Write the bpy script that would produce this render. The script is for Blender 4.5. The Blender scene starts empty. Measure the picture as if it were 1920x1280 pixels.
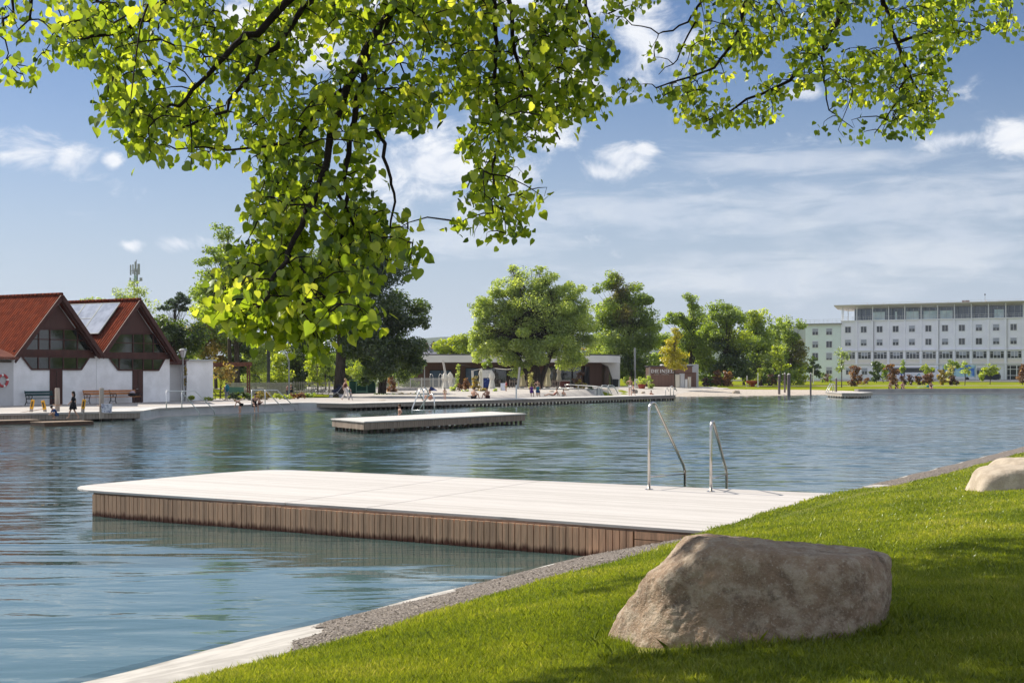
import bpy, bmesh, math, random
import numpy as np
from mathutils import Vector, Matrix

# ---------------------------------------------------------------- camera, sky, sun, exposure
S = bpy.context.scene
COL = S.collection
R = math.radians
CZ, F, HY = 2.5, 2500.0, 702.0            # eye height, focal length and horizon of the 1920 px photograph
cam = bpy.data.objects.new("camera", bpy.data.cameras.new("camera"))
COL.objects.link(cam)
cam.location = (0, 0, CZ)
cam.rotation_euler = (R(90), 0, 0)
cam.data.sensor_width = 36
cam.data.lens = 36 * F / 1920
cam.data.shift_y = (HY - 640) / 1920
cam.data.clip_start = 0.1
cam.data.clip_end = 12000
S.camera = cam

SUN = Vector((-0.80, 0.60, 0)).normalized()
SUN_EL = R(43)
sun_vec = Vector((SUN.x * math.cos(SUN_EL), SUN.y * math.cos(SUN_EL), math.sin(SUN_EL)))
sl = bpy.data.lights.new("sun", 'SUN')
sl.energy = 5.0
sl.angle = R(0.53)
sl.color = (1.0, 0.93, 0.82)
sun = bpy.data.objects.new("sun", sl)
sun.rotation_euler = sun_vec.to_track_quat('Z', 'Y').to_euler()
COL.objects.link(sun)
S.view_settings.view_transform = 'Standard'
S.view_settings.look = 'None'
S.view_settings.exposure = 0.45
S.view_settings.gamma = 1
S.cycles.use_denoising = True
S.cycles.max_bounces = 8
S.cycles.transparent_max_bounces = 16
S.cycles.caustics_reflective = False
S.cycles.caustics_refractive = False

W = bpy.data.worlds.new("World")
S.world = W
W.use_nodes = True


class NG:
    """small helper to write node trees as expressions"""
    def __init__(s, nt):
        s.nt = nt
        nt.nodes.clear()

    def n(s, t, **k):
        x = s.nt.nodes.new(t)
        for a, b in k.items():
            setattr(x, a, b)
        return x

    def put(s, sock, v):
        if isinstance(v, bpy.types.NodeSocket):
            s.nt.links.new(v, sock)
        elif v is not None:
            if isinstance(v, (tuple, list)) and len(v) == 3 and getattr(sock, 'type', '') == 'RGBA':
                v = (*v, 1)
            sock.default_value = v

    def m(s, op, a, b=None, c=None, clamp=False):
        x = s.n('ShaderNodeMath', operation=op, use_clamp=clamp)
        s.put(x.inputs[0], a)
        if b is not None: s.put(x.inputs[1], b)
        if c is not None: s.put(x.inputs[2], c)
        return x.outputs[0]

    def mix(s, fac, a, b, typ='RGBA', blend='MIX'):
        x = s.n('ShaderNodeMix', data_type=typ)
        if typ == 'RGBA':
            x.blend_type = blend
            s.put(x.inputs[0], fac); s.put(x.inputs[6], a); s.put(x.inputs[7], b)
            return x.outputs[2]
        s.put(x.inputs[0], fac); s.put(x.inputs[2], a); s.put(x.inputs[3], b)
        return x.outputs[0]

    def noise(s, vec, scale, detail=4, rough=.55, out=0, dist=0.0):
        x = s.n('ShaderNodeTexNoise')
        s.put(x.inputs['Vector'], vec)
        x.inputs['Scale'].default_value = scale
        x.inputs['Detail'].default_value = detail
        x.inputs['Roughness'].default_value = rough
        x.inputs['Distortion'].default_value = dist
        return x.outputs[out]

    def ramp(s, fac, stops, interp='LINEAR'):
        x = s.n('ShaderNodeValToRGB')
        x.color_ramp.interpolation = interp
        el = x.color_ramp.elements
        while len(el) < len(stops): el.new(.5)
        for e, (p, c) in zip(el, stops):
            e.position = p
            e.color = (*c, 1) if isinstance(c, (tuple, list)) else (c, c, c, 1)
        s.put(x.inputs[0], fac)
        return x.outputs[0]

    def ss(s, v, a, b, lo=0.0, hi=1.0):
        x = s.n('ShaderNodeMapRange', interpolation_type='SMOOTHSTEP')
        for i, q in enumerate((v, a, b, lo, hi)): s.put(x.inputs[i], q)
        return x.outputs[0]

    def vmap(s, vec, scale=(1, 1, 1), rot=(0, 0, 0), loc=(0, 0, 0)):
        x = s.n('ShaderNodeMapping')
        s.put(x.inputs[0], vec)
        x.inputs['Scale'].default_value = scale
        x.inputs['Rotation'].default_value = rot
        x.inputs['Location'].default_value = loc
        return x.outputs[0]


def build_sky():
    g = NG(W.node_tree)
    out = g.n('ShaderNodeOutputWorld')
    bg = g.n('ShaderNodeBackground')
    sky = g.n('ShaderNodeTexSky', sky_type='NISHITA')
    sky.sun_disc = False
    sky.sun_elevation = SUN_EL
    sky.sun_rotation = math.atan2(SUN.x, SUN.y)
    sky.altitude = 300
    sky.air_density = 1.0
    sky.dust_density = 0.35
    sky.ozone_density = 1.6
    tc = g.n('ShaderNodeTexCoord')
    sp = g.n('ShaderNodeSeparateXYZ')
    g.put(sp.inputs[0], tc.outputs['Generated'])
    az = g.m('ARCTAN2', sp.outputs[0], sp.outputs[1])
    el = g.m('ARCSINE', sp.outputs[2])
    cb = g.n('ShaderNodeCombineXYZ')
    g.put(cb.inputs[0], az); g.put(cb.inputs[1], el)
    V = cb.outputs[0]
    def ang(px, py):
        u, v = (px - 960) / F, (HY - py) / F
        return math.atan(u), math.atan(v / math.sqrt(1 + u * u))
    nz = g.noise(g.vmap(V, (1, 1.5, 1)), 22, 8, .62, dist=.5)
    nzb = g.noise(V, 9, 5, .55)
    def blobs(lst):
        r = None
        for (px, py, rx, ry) in lst:
            a, e = ang(px, py)
            d = g.m('ADD', g.m('POWER', g.m('DIVIDE', g.m('SUBTRACT', az, a), rx / F), 2),
                    g.m('POWER', g.m('DIVIDE', g.m('SUBTRACT', el, e), ry / F), 2))
            v = g.m('SUBTRACT', 1.0, g.m('SQRT', d))
            r = v if r is None else g.m('MAXIMUM', r, v)
        return r
    cu = blobs([(800, 318, 175, 100), (700, 330, 90, 70), (1000, 215, 130, 90), (1090, 140, 140, 100), (1210, 80, 110, 90),
                (60, 285, 100, 45), (125, 300, 60, 40), (212, 302, 26, 16), (1172, 296, 80, 36), (1130, 322, 48, 34), (1205, 285, 40, 26),
                (335, 457, 54, 22), (252, 460, 30, 14), (560, 60, 190, 110), (1020, -20, 240, 120), (1500, 175, 60, 20),
                (1890, 262, 90, 42), (1790, 262, 110, 26), (930, 310, 120, 60)])
    dcu = g.ss(g.m('ADD', g.m('MAXIMUM', cu, -.25), g.m('MULTIPLY', g.m('SUBTRACT', nz, .5), 3.1)), .02, .92)
    cw = blobs([(1650, 385, 620, 70), (1180, 400, 420, 60), (1750, 470, 420, 55), (1450, 520, 500, 60), (900, 440, 300, 60), (1500, 300, 340, 40)])
    nst = g.noise(g.vmap(V, (1, 4.5, 1), (0, 0, R(-4))), 16, 7, .6, dist=.4)
    dcw = g.m('MULTIPLY', g.ss(g.m('ADD', g.m('MAXIMUM', cw, -.3), g.m('MULTIPLY', g.m('SUBTRACT', nst, .5), 2.6)), -.05, 1.0), .48)
    oth = g.m('MULTIPLY', g.ss(nzb, .40, .56), g.ss(g.m('ABSOLUTE', az), .46, .75))   # unseen clouds outside the view, thickened to lift the ambient light
    oth2 = g.m('MULTIPLY', g.ss(g.noise(V, 5, 6, .6), .45, .68), g.ss(el, .36, .5))
    dens = g.m('MAXIMUM', g.m('MAXIMUM', dcu, dcw), g.m('MULTIPLY', g.m('MAXIMUM', oth, g.m('MULTIPLY', oth2, .35)), .8), clamp=True)
    # the clear sky, pulled a little toward the milky spring blue of the day
    hs = g.n('ShaderNodeHueSaturation')
    hs.inputs['Saturation'].default_value = SKY_SAT
    hs.inputs['Value'].default_value = 1.0
    g.put(hs.inputs['Color'], sky.outputs[0])
    base = g.mix(1.0, hs.outputs[0], SKY_TINT, blend='MULTIPLY')
    base = g.mix(g.m('MULTIPLY', g.ss(el, .24, -.01), .88), base, HAZE_C)
    cc = g.mix(g.ss(nz, .35, .7), CLOUD_LO, CLOUD_HI)
    cc = g.mix(g.ss(g.m('ABSOLUTE', az), .5, 1.2), cc, CLOUD_FILL)          # unseen clouds made brighter, added as fill light for the shade
    mixc = g.mix(g.m('MULTIPLY', dens, .92), base, cc)
    g.put(bg.inputs[0], mixc)
    bg.inputs[1].default_value = SKY_STR
    g.nt.links.new(bg.outputs[0], out.inputs[0])


SKY_STR = 0.057
SKY_SAT = 1.15
SKY_TINT = (.97, .97, 1.10)
HAZE_C = (6.6, 7.7, 9.3)
CLOUD_FILL = (13.6, 14.2, 15.4)
CLOUD_LO = (10.4, 11.0, 12.2)
CLOUD_HI = (13.2, 13.3, 13.5)
build_sky()

# ---------------------------------------------------------------- pixel -> place
def AT(px, py, D):
    return Vector(((px - 960) / F * D, D, CZ - (py - HY) / F * D))


def G(px, py, z=0.0):
    D = F * (CZ - z) / (py - HY)
    return Vector(((px - 960) / F * D, D, z))


def sstep(a, b, x):
    t = np.clip((x - a) / (b - a), 0, 1)
    return t * t * (3 - 2 * t)


# ---------------------------------------------------------------- materials
MATS = {}
def mat(name, c1, c2=None, scale=4.0, rough=.7, bump=0.0, bscale=None, metal=0.0, detail=5, stretch=(1, 1, 1),
        spec=.25, coord='Object', contrast=(.35, .65), coat=0.0):
    if name in MATS: return MATS[name]
    m = bpy.data.materials.new(name)
    m.use_nodes = True
    g = NG(m.node_tree)
    out = g.n('ShaderNodeOutputMaterial')
    p = g.n('ShaderNodeBsdfPrincipled')
    tc = g.n('ShaderNodeTexCoord')
    V = g.vmap(tc.outputs[coord], stretch)
    if c2 is not None:
        f = g.ss(g.noise(V, scale, detail, .6), *contrast)
        g.put(p.inputs['Base Color'], g.mix(f, c1, c2))
    else:
        g.put(p.inputs['Base Color'], c1)
    p.inputs['Roughness'].default_value = rough
    p.inputs['Metallic'].default_value = metal
    p.inputs['Specular IOR Level'].default_value = spec
    p.inputs['Coat Weight'].default_value = coat
    if bump:
        b = g.n('ShaderNodeBump')
        b.inputs['Strength'].default_value = bump
        b.inputs['Distance'].default_value = .02
        g.put(b.inputs['Height'], g.noise(V, bscale or scale * 4, 6, .65))
        g.put(p.inputs['Normal'], b.outputs[0])
    g.nt.links.new(p.outputs[0], out.inputs[0])
    MATS[name] = m
    return m


def leaf_mat(name, stops, trans, tw=.5, gloss=.06, trough=.45):
    """leaf: diffuse front + light shining through; colour varies leaf by leaf (attribute tint)"""
    if name in MATS: return MATS[name]
    m = bpy.data.materials.new(name)
    m.use_nodes = True
    g = NG(m.node_tree)
    out = g.n('ShaderNodeOutputMaterial')
    at = g.n('ShaderNodeAttribute', attribute_name='tint')
    c = g.ramp(at.outputs['Fac'], stops)
    d = g.n('ShaderNodeBsdfDiffuse'); g.put(d.inputs[0], c)
    t = g.n('ShaderNodeBsdfTranslucent'); g.put(t.inputs[0], g.mix(1.0, c, trans, blend='MULTIPLY'))
    mx = g.n('ShaderNodeMixShader'); mx.inputs[0].default_value = tw
    g.nt.links.new(d.outputs[0], mx.inputs[1]); g.nt.links.new(t.outputs[0], mx.inputs[2])
    gl = g.n('ShaderNodeBsdfGlossy'); gl.inputs['Roughness'].default_value = trough
    gl.inputs[0].default_value = (.9, .95, 1, 1)
    m2 = g.n('ShaderNodeMixShader'); m2.inputs[0].default_value = gloss
    g.nt.links.new(mx.outputs[0], m2.inputs[1]); g.nt.links.new(gl.outputs[0], m2.inputs[2])
    g.nt.links.new(m2.outputs[0], out.inputs[0])
    MATS[name] = m
    return m


# ---------------------------------------------------------------- mesh building
class MB:
    def __init__(s): s.v = []; s.f = []

    def add(s, vs, fs):
        o = len(s.v)
        s.v += [tuple(v) for v in vs]
        s.f += [tuple(i + o for i in f) for f in fs]
        return s

    def box(s, x, y, z, sx, sy, sz, rz=0.0):
        """centre x,y; bottom z"""
        c, n = math.cos(rz), math.sin(rz)
        vs = []
        for dz in (0, sz):
            for dx, dy in ((-.5, -.5), (.5, -.5), (.5, .5), (-.5, .5)):
                a, b = dx * sx, dy * sy
                vs.append((x + a * c - b * n, y + a * n + b * c, z + dz))
        return s.add(vs, [(3, 2, 1, 0), (4, 5, 6, 7), (0, 1, 5, 4), (1, 2, 6, 5), (2, 3, 7, 6), (3, 0, 4, 7)])

    def beam(s, a, b, w, h, up=(0, 0, 1)):
        a, b = Vector(a), Vector(b)
        d = (b - a).normalized()
        u = Vector(up)
        x = d.cross(u)
        if x.length < 1e-4: x = d.cross(Vector((0, 1, 0)))
        x.normalize(); y = x.cross(d)
        vs = []
        for p in (a, b):
            for i, j in ((-1, -1), (1, -1), (1, 1), (-1, 1)):
                vs.append(p + x * (i * w / 2) + y * (j * h / 2))
        return s.add(vs, [(3, 2, 1, 0), (4, 5, 6, 7), (0, 1, 5, 4), (1, 2, 6, 5), (2, 3, 7, 6), (3, 0, 4, 7)])

    def tube(s, pts, r, n=8, caps=True):
        pts = [Vector(p) for p in pts]
        k = len(pts)
        rs = [r] * k if isinstance(r, (int, float)) else list(r)
        prev = None
        vs = []
        for i, p in enumerate(pts):
            d = (pts[min(i + 1, k - 1)] - pts[max(i - 1, 0)]).normalized()
            if prev is None:
                x = d.cross(Vector((0, 0, 1)))
                if x.length < .05: x = d.cross(Vector((1, 0, 0)))
            else:
                x = prev - d * prev.dot(d)
            x.normalize(); prev = x
            y = d.cross(x)
            for j in range(n):
                a = 2 * math.pi * j / n
                vs.append(p + x * (rs[i] * math.cos(a)) + y * (rs[i] * math.sin(a)))
        fs = [(i * n + j, i * n + (j + 1) % n, (i + 1) * n + (j + 1) % n, (i + 1) * n + j) for i in range(k - 1) for j in range(n)]
        if caps:
            fs += [tuple(range(n - 1, -1, -1)), tuple((k - 1) * n + j for j in range(n))]
        return s.add(vs, fs)

    def lathe(s, x, y, prof, n=12, a0=0.0):
        k = len(prof)
        vs = [(x + r * math.cos(a0 + 2 * math.pi * j / n), y + r * math.sin(a0 + 2 * math.pi * j / n), z) for r, z in prof for j in range(n)]
        fs = [(i * n + j, i * n + (j + 1) % n, (i + 1) * n + (j + 1) % n, (i + 1) * n + j) for i in range(k - 1) for j in range(n)]
        fs += [tuple(range(n - 1, -1, -1)), tuple((k - 1) * n + j for j in range(n))]
        return s.add(vs, fs)

    def prism(s, poly, vec):
        """polygon of 3D points swept along vec"""
        n = len(poly)
        v = Vector(vec)
        vs = [Vector(p) for p in poly] + [Vector(p) + v for p in poly]
        fs = [tuple(range(n - 1, -1, -1)), tuple(range(n, 2 * n))] + [(i, (i + 1) % n, n + (i + 1) % n, n + i) for i in range(n)]
        return s.add(vs, fs)

    def ball(s, x, y, z, rx, ry, rz, n=10, k=7):
        vs = [(x, y, z - rz)]
        for i in range(1, k):
            a = -math.pi / 2 + math.pi * i / k
            for j in range(n):
                b = 2 * math.pi * j / n
                vs.append((x + rx * math.cos(a) * math.cos(b), y + ry * math.cos(a) * math.sin(b), z + rz * math.sin(a)))
        vs.append((x, y, z + rz))
        fs = [(0, 1 + (j + 1) % n, 1 + j) for j in range(n)]
        for i in range(k - 2):
            for j in range(n):
                a = 1 + i * n
                fs.append((a + j, a + (j + 1) % n, a + n + (j + 1) % n, a + n + j))
        t = len(vs) - 1
        a = 1 + (k - 2) * n
        fs += [(a + j, a + (j + 1) % n, t) for j in range(n)]
        return s.add(vs, fs)

    def build(s, name, m, parent=None, smooth=False, bevel=0.0, world=False, tagv=None):
        me = bpy.data.meshes.new(name)
        vs = s.v
        if world and parent is not None:
            inv = wmat(parent).inverted()
            vs = [inv @ Vector(v) for v in vs]
        me.from_pydata([tuple(v) for v in vs], [], s.f)
        bm = bmesh.new(); bm.from_mesh(me)
        bmesh.ops.recalc_face_normals(bm, faces=bm.faces)
        bm.to_mesh(me); bm.free()
        me.materials.append(m)
        if smooth:
            me.polygons.foreach_set('use_smooth', [True] * len(me.polygons))
        o = bpy.data.objects.new(name, me)
        COL.objects.link(o)
        if parent is not None: o.parent = parent
        if bevel:
            b = o.modifiers.new('bevel', 'BEVEL'); b.width = bevel; b.segments = 2; b.limit_method = 'ANGLE'
        if tagv: tag(o, *tagv)
        return o


def wmat(o):
    m = Matrix.Translation(o.location) @ o.rotation_euler.to_matrix().to_4x4() @ Matrix.Diagonal((*o.scale, 1))
    return wmat(o.parent) @ m if o.parent else m


def tag(o, label=None, cat=None, group=None, kind=None):
    if label: o['label'] = label
    if cat: o['category'] = cat
    if group: o['group'] = group
    if kind: o['kind'] = kind
    return o


def thing(name, label, cat, loc=(0, 0, 0), rz=0.0, group=None):
    o = bpy.data.objects.new(name, None)
    o.empty_display_size = .3
    COL.objects.link(o)
    o.location = loc
    o.rotation_euler = (0, 0, rz)
    return tag(o, label, cat, group)


def dup(root, loc, rz=None, label=None, group=None, scale=None):
    def cp(o, par):
        c = o.copy(); COL.objects.link(c)
        if par is not None: c.parent = par
        for ch in list(o.children): cp(ch, c)
        return c
    r = cp(root, None)
    r.location = loc
    if rz is not None: r.rotation_euler = (0, 0, rz)
    if scale: r.scale = (scale,) * 3
    if label: r['label'] = label
    if group: r['group'] = group
    return r


def mesh_np(name, V, Fa, m, parent=None, tint=None, smooth=False, kind=None):
    me = bpy.data.meshes.new(name)
    V = np.asarray(V, np.float32); Fa = np.asarray(Fa, np.int32)
    if parent is not None:
        inv = np.array(wmat(parent).inverted())
        V = (V @ inv[:3, :3].T + inv[:3, 3]).astype(np.float32)
    k = Fa.shape[1]
    me.vertices.add(len(V)); me.vertices.foreach_set('co', V.ravel())
    me.loops.add(Fa.size); me.loops.foreach_set('vertex_index', Fa.ravel())
    me.polygons.add(len(Fa))
    me.polygons.foreach_set('loop_start', np.arange(0, Fa.size, k, dtype=np.int32))
    me.polygons.foreach_set('loop_total', np.full(len(Fa), k, np.int32))
    if smooth: me.polygons.foreach_set('use_smooth', np.ones(len(Fa), bool))
    if tint is not None:
        a = me.attributes.new('tint', 'FLOAT', 'POINT')
        a.data.foreach_set('value', np.asarray(tint, np.float32))
    me.update(calc_edges=True)
    me.materials.append(m)
    o = bpy.data.objects.new(name, me)
    COL.objects.link(o)
    if parent is not None: o.parent = parent
    if kind: o['kind'] = kind
    return o


def grid_faces(nx, ny):
    i, j = np.meshgrid(np.arange(nx - 1), np.arange(ny - 1), indexing='ij')
    a = (i * ny + j).ravel()
    return np.stack([a, a + ny, a + ny + 1, a + 1], 1)


def in_poly(P, poly):
    x, y = P[..., 0], P[..., 1]
    r = np.zeros(x.shape, bool)
    n = len(poly)
    for i in range(n):
        x1, y1 = poly[i]; x2, y2 = poly[(i + 1) % n]
        c = ((y1 > y) != (y2 > y))
        if y1 != y2:
            r ^= c & (x < (x2 - x1) * (y - y1) / (y2 - y1) + x1)
    return r


def d_poly(P, poly):
    best = np.full(P.shape[:-1], 1e9)
    n = len(poly)
    for i in range(n):
        a = np.array(poly[i], float); b = np.array(poly[(i + 1) % n], float)
        ab = b - a
        t = np.clip(((P - a) @ ab) / (ab @ ab), 0, 1)
        best = np.minimum(best, np.linalg.norm(P - (a + t[..., None] * ab), axis=-1))
    return best


rng = np.random.default_rng(7)
random.seed(7)

# ---------------------------------------------------------------- ground, lake, near bank
NB0 = np.array((1.8, 16.0)); NBT = np.array((.515, .857)); NBN = np.array((.857, -.515))
def nb(t, d): return NB0 + t * NBT + d * NBN


LAKE = [(-30.7, -34.4), (51.7, 102.7), (85, 140), (105, 172), (95, 187), (68.6, 178.6), (46.5, 171), (38, 164), (27.5, 156),
        (18.9, 152), (14, 149), (9.5, 133), (-13.2, 95.5), (-15.1, 94), (-20.9, 79), (-20.2, 73), (-26.2, 68.2), (-60, 45), (-60, -34)]


def zl(x, y):
    x = np.asarray(x, float); y = np.asarray(y, float)
    L = .44 + .42 * sstep(112, 152, y) + .3 * sstep(160, 340, y)
    Rr = .64 + .5 * sstep(180, 340, y)
    w = sstep(18, 42, x)
    return L * (1 - w) + Rr * w + 4.0 * sstep(500, 2500, y) * 0


def z_terrain(x, y):
    P = np.stack([np.asarray(x, float), np.asarray(y, float)], -1)
    sd = d_poly(P, LAKE)
    ins = in_poly(P, LAKE)
    beach = sstep(10, 16, P[..., 0]) * (1 - sstep(44, 52, P[..., 0])) * sstep(135, 147, P[..., 1])
    w = 2.2 + 14 * beach
    k = np.clip((sd - 2.2 * (1 - beach)) / w, 0, 1)
    land = (zl(x, y) + .8 * (1 - beach)) * k ** (1 - .35 * beach) - .8 * (1 - beach)
    bed = -4.2 * sstep(0, 12, sd) - .02 - .8 * (1 - beach)
    return np.where(ins, bed, land)


gx = np.concatenate([np.linspace(-3000, -160, 12), np.arange(-130, 150, 2.0), np.linspace(170, 3000, 12)])
gy = np.concatenate([np.arange(52, 215, 2.0), np.linspace(220, 420, 16), np.linspace(500, 6000, 10)])
X, Y = np.meshgrid(gx, gy, indexing='ij')
Z = z_terrain(X, Y)
dd = (X - 1.8) * NBN[0] + (Y - 16) * NBN[1]
tt = (X - 1.8) * NBT[0] + (Y - 16) * NBT[1]
Z = np.where((dd > -14) & (tt < 96), -4.0, Z)
grass_far = mat('far_lawn_grass', (.15, .19, .012), (.235, .25, .022), scale=.25, spec=.0, rough=.9, bump=.4, bscale=3)
tag(mesh_np('ground', np.stack([X, Y, Z], -1).reshape(-1, 3), grid_faces(len(gx), len(gy)), grass_far, smooth=True),
    'sunlit lawn and open ground on the far side of the bathing lake', 'ground', kind='structure')


def drape(name, poly, step, off, m, zf=None, label=None, cat=None):
    p = np.array(poly)
    gx = np.arange(p[:, 0].min() - step, p[:, 0].max() + step * 2, step)
    gy = np.arange(p[:, 1].min() - step, p[:, 1].max() + step * 2, step)
    X, Y = np.meshgrid(gx, gy, indexing='ij')
    Fq = grid_faces(len(gx), len(gy))
    V = np.stack([X, Y], -1).reshape(-1, 2)
    keep = in_poly(V[Fq].mean(1), poly)
    z = (zf or z_terrain)(V[:, 0], V[:, 1]) + off
    o = mesh_np(name, np.column_stack([V, z]), Fq[keep], m, smooth=True, kind='structure')
    bm = bmesh.new(); bm.from_mesh(o.data)
    bmesh.ops.delete(bm, geom=[v for v in bm.verts if not v.link_faces], context='VERTS')
    bm.to_mesh(o.data); bm.free()
    return tag(o, label, cat)


paving = mat('pale_paving', (.50, .46, .41), (.40, .37, .34), scale=1.2, rough=.8, bump=.2)
sand = mat('beach_gravel', (.55, .48, .40), (.38, .33, .28), scale=6, rough=.95, bump=.7, bscale=18, contrast=(.42, .58))
drape('beach', [(13, 148), (19, 151.3), (27.5, 155.4), (38, 163.4), (47, 170.3), (49, 175), (40, 177), (30, 170.5), (20, 167), (8, 160), (6, 150)], .6, .05, sand,
      label='pale gravel beach between the long boardwalk and the mooring posts', cat='beach')
drape('terrace_path', [(-14, 110), (-2, 112), (9, 127), (13.5, 133), (15, 148), (18, 152), (28, 172), (26, 182), (-30, 178), (-34, 150), (-16, 125)], 1.0, .06, paving,
      label='pale paved terrace in front of the flat cafe building', cat='terrace')
path_m = mat('pale_path', (.62, .55, .45), (.5, .45, .38), scale=2, rough=.9)
drape('footpath', [(22, 199), (60, 210), (110, 210), (110, 214), (60, 214), (22, 203)], 1.0, .05, path_m, label='narrow pale footpath crossing the far lawn', cat='path')
asph = mat('street_asphalt', (.10, .10, .105), (.14, .14, .14), scale=1.5, rough=.9)
drape('street', [(40, 303), (150, 250), (158, 262), (125, 300), (90, 334), (45, 330)], 2.5, .06, asph, label='grey street in front of the long white building', cat='street')
# promenade: one sheet from the quay to the houses
prom = [(-26.2, 68.25), (-20.25, 73.05), (-20.85, 79), (-15.05, 94.05), (-11.3, 94.05), (-9.5, 97), (1.5, 112.5), (-12, 117), (-26, 112), (-60, 118), (-62, 48)]
tag(MB().prism([(x, y, .40) for x, y in prom], (0, 0, .095)).build('promenade', mat('promenade_stone', (.46, .42, .38), (.37, .345, .32), scale=.8, rough=.8, bump=.15)),
    'pale stone promenade along the left shore', 'promenade', kind='structure')

# far hills
hx = np.linspace(-2600, 2600, 140)
rows = []
for k, (yy, hh) in enumerate(((2300, 0), (2600, .55), (2900, .9), (3200, 1.0), (3800, 1.0))):
    h = (70 + 26 * np.sin(hx / 420 + .5) + 18 * np.sin(hx / 170 + 2) + 6 * np.sin(hx / 60)) * hh
    rows.append(np.stack([hx, np.full_like(hx, yy), h + (rng.random(len(hx)) * 7 if hh else 0)], -1))
HV = np.stack(rows, 1).reshape(-1, 3)
tag(mesh_np('hills', HV, grid_faces(len(hx), 5), mat('wooded_hill', (.035, .055, .03), (.06, .085, .04), scale=.02, rough=1), smooth=True),
    'wooded hills on the horizon behind the town', 'hills', kind='structure')

# near bank: concrete edging and lawn
def bank_z(t, d):
    t = np.asarray(t, float); d = np.asarray(d, float)
    return np.interp(d, [-16, -12, -9, -7, -5.5, -4.2, -3.2, -2.5, -1.9, -1.0, -.1, .8], [-4.0, -3.0, -2.1, -1.45, -1.0, -.62, -.34, -.15, 0.0, .2, .41, .43]) + .008 * np.sin(t * 2.1)


def lawn_edge(t): return np.interp(t, [-9, -7.3, -5.3, -3.3, -.5, 1.3, 4, 7.8, 9.0, 9.8, 13, 30], [.56, .50, .38, .24, .18, .0, -.2, -.36, -.1, .2, .32, .38]) + .03 * np.sin(t * 2.7) + .02 * np.sin(t * 6.1)


def lawn_z(t, d):
    t = np.asarray(t, float); d = np.asarray(d, float)
    return .474 + .93 * (1 - np.exp(-np.maximum(d - .2, 0) / 5)) + .018 * np.sin(t * 1.3 + d * .7) * np.clip(d, 0, 1) + .015 * np.sin(d * 2.1 - t * .6) * np.clip(d, 0, 1)


def bank_mesh(name, ts, ds, m, off=0.0, smooth=True, jag=None, zf=None):
    T, Dm = np.meshgrid(ts, ds, indexing='ij')
    if jag is not None: Dm = jag(T, Dm)
    P = NB0 + T[..., None] * NBT + Dm[..., None] * NBN
    Zb = (zf or bank_z)(T, Dm) + off
    return mesh_np(name, np.concatenate([P, Zb[..., None]], -1).reshape(-1, 3), grid_faces(len(ts), len(ds)), m, smooth=smooth)


ts_f = np.concatenate([np.arange(-45, 60, .35), np.arange(60, 135, 5)])
conc = mat('pale_concrete', (.48, .455, .42), (.34, .32, .295), scale=2.2, rough=.85, bump=.25, bscale=20)
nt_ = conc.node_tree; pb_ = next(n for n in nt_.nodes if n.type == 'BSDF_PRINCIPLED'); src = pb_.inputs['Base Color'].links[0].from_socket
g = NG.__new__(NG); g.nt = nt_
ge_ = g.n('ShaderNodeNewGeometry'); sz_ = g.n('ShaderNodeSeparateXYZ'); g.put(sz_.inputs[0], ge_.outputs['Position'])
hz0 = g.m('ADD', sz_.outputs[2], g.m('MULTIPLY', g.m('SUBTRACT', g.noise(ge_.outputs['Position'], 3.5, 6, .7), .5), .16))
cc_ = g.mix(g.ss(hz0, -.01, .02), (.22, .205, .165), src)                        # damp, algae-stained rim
cc_ = g.mix(g.ss(hz0, -.9, -.02), (.045, .065, .04), cc_)                      # light lost in deeper water, put into the slope's colour
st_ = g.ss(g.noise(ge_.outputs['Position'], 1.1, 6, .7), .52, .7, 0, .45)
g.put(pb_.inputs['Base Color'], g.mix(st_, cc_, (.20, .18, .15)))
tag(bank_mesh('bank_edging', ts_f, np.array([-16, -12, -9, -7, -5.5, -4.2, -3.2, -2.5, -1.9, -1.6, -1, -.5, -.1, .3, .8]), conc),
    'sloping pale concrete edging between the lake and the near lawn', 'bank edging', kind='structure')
lawn_soil = mat('lawn_ground', (.11, .14, .012), (.17, .17, .03), scale=1.6, rough=1, bump=.5, bscale=30)
tag(bank_mesh('lawn', ts_f, np.concatenate([[0.0, .1], np.arange(.3, 14, .4), np.arange(15, 70, 5)]), lawn_soil, zf=lawn_z, jag=lambda T, Dm: Dm + lawn_edge(T)),
    'mown green lawn sloping down to the near shore', 'lawn', kind='structure')

# gravel lying on the edging
def glo(T):
    n = .10 * np.sin(T * 1.9) + .08 * np.sin(T * 4.3 + 1) + .05 * np.sin(T * 9.1)
    return -1.78 + np.clip(n, -.05, .3) + 2.15 * np.clip((-4.1 - T) / 3.2, 0, 1) + .35 * np.exp(-((T + 2.6) / .8) ** 2)
def gjag(T, Dm):
    n = .10 * np.sin(T * 1.9) + .08 * np.sin(T * 4.3 + 1) + .05 * np.sin(T * 9.1)
    lo = glo(T)
    hi = lawn_edge(T) - .10 + .5 * n * .4
    s = (Dm + 1.8) / 1.65
    return lo + (hi - lo) * s
gmat = bpy.data.materials.new('grey_gravel'); gmat.use_nodes = True
g = NG(gmat.node_tree)
o_ = g.n('ShaderNodeOutputMaterial'); p_ = g.n('ShaderNodeBsdfPrincipled'); tc_ = g.n('ShaderNodeTexCoord')
vo = g.n('ShaderNodeTexVoronoi'); vo.inputs['Scale'].default_value = 62; g.put(vo.inputs['Vector'], tc_.outputs['Object'])
sepc = g.n('ShaderNodeSeparateColor'); g.put(sepc.inputs[0], vo.outputs['Color'])
g.put(p_.inputs['Base Color'], g.ramp(sepc.outputs[0], [(0, (.05, .042, .035)), (.4, (.125, .10, .082)), (.8, (.20, .165, .135)), (1, (.38, .33, .28))]))
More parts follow.
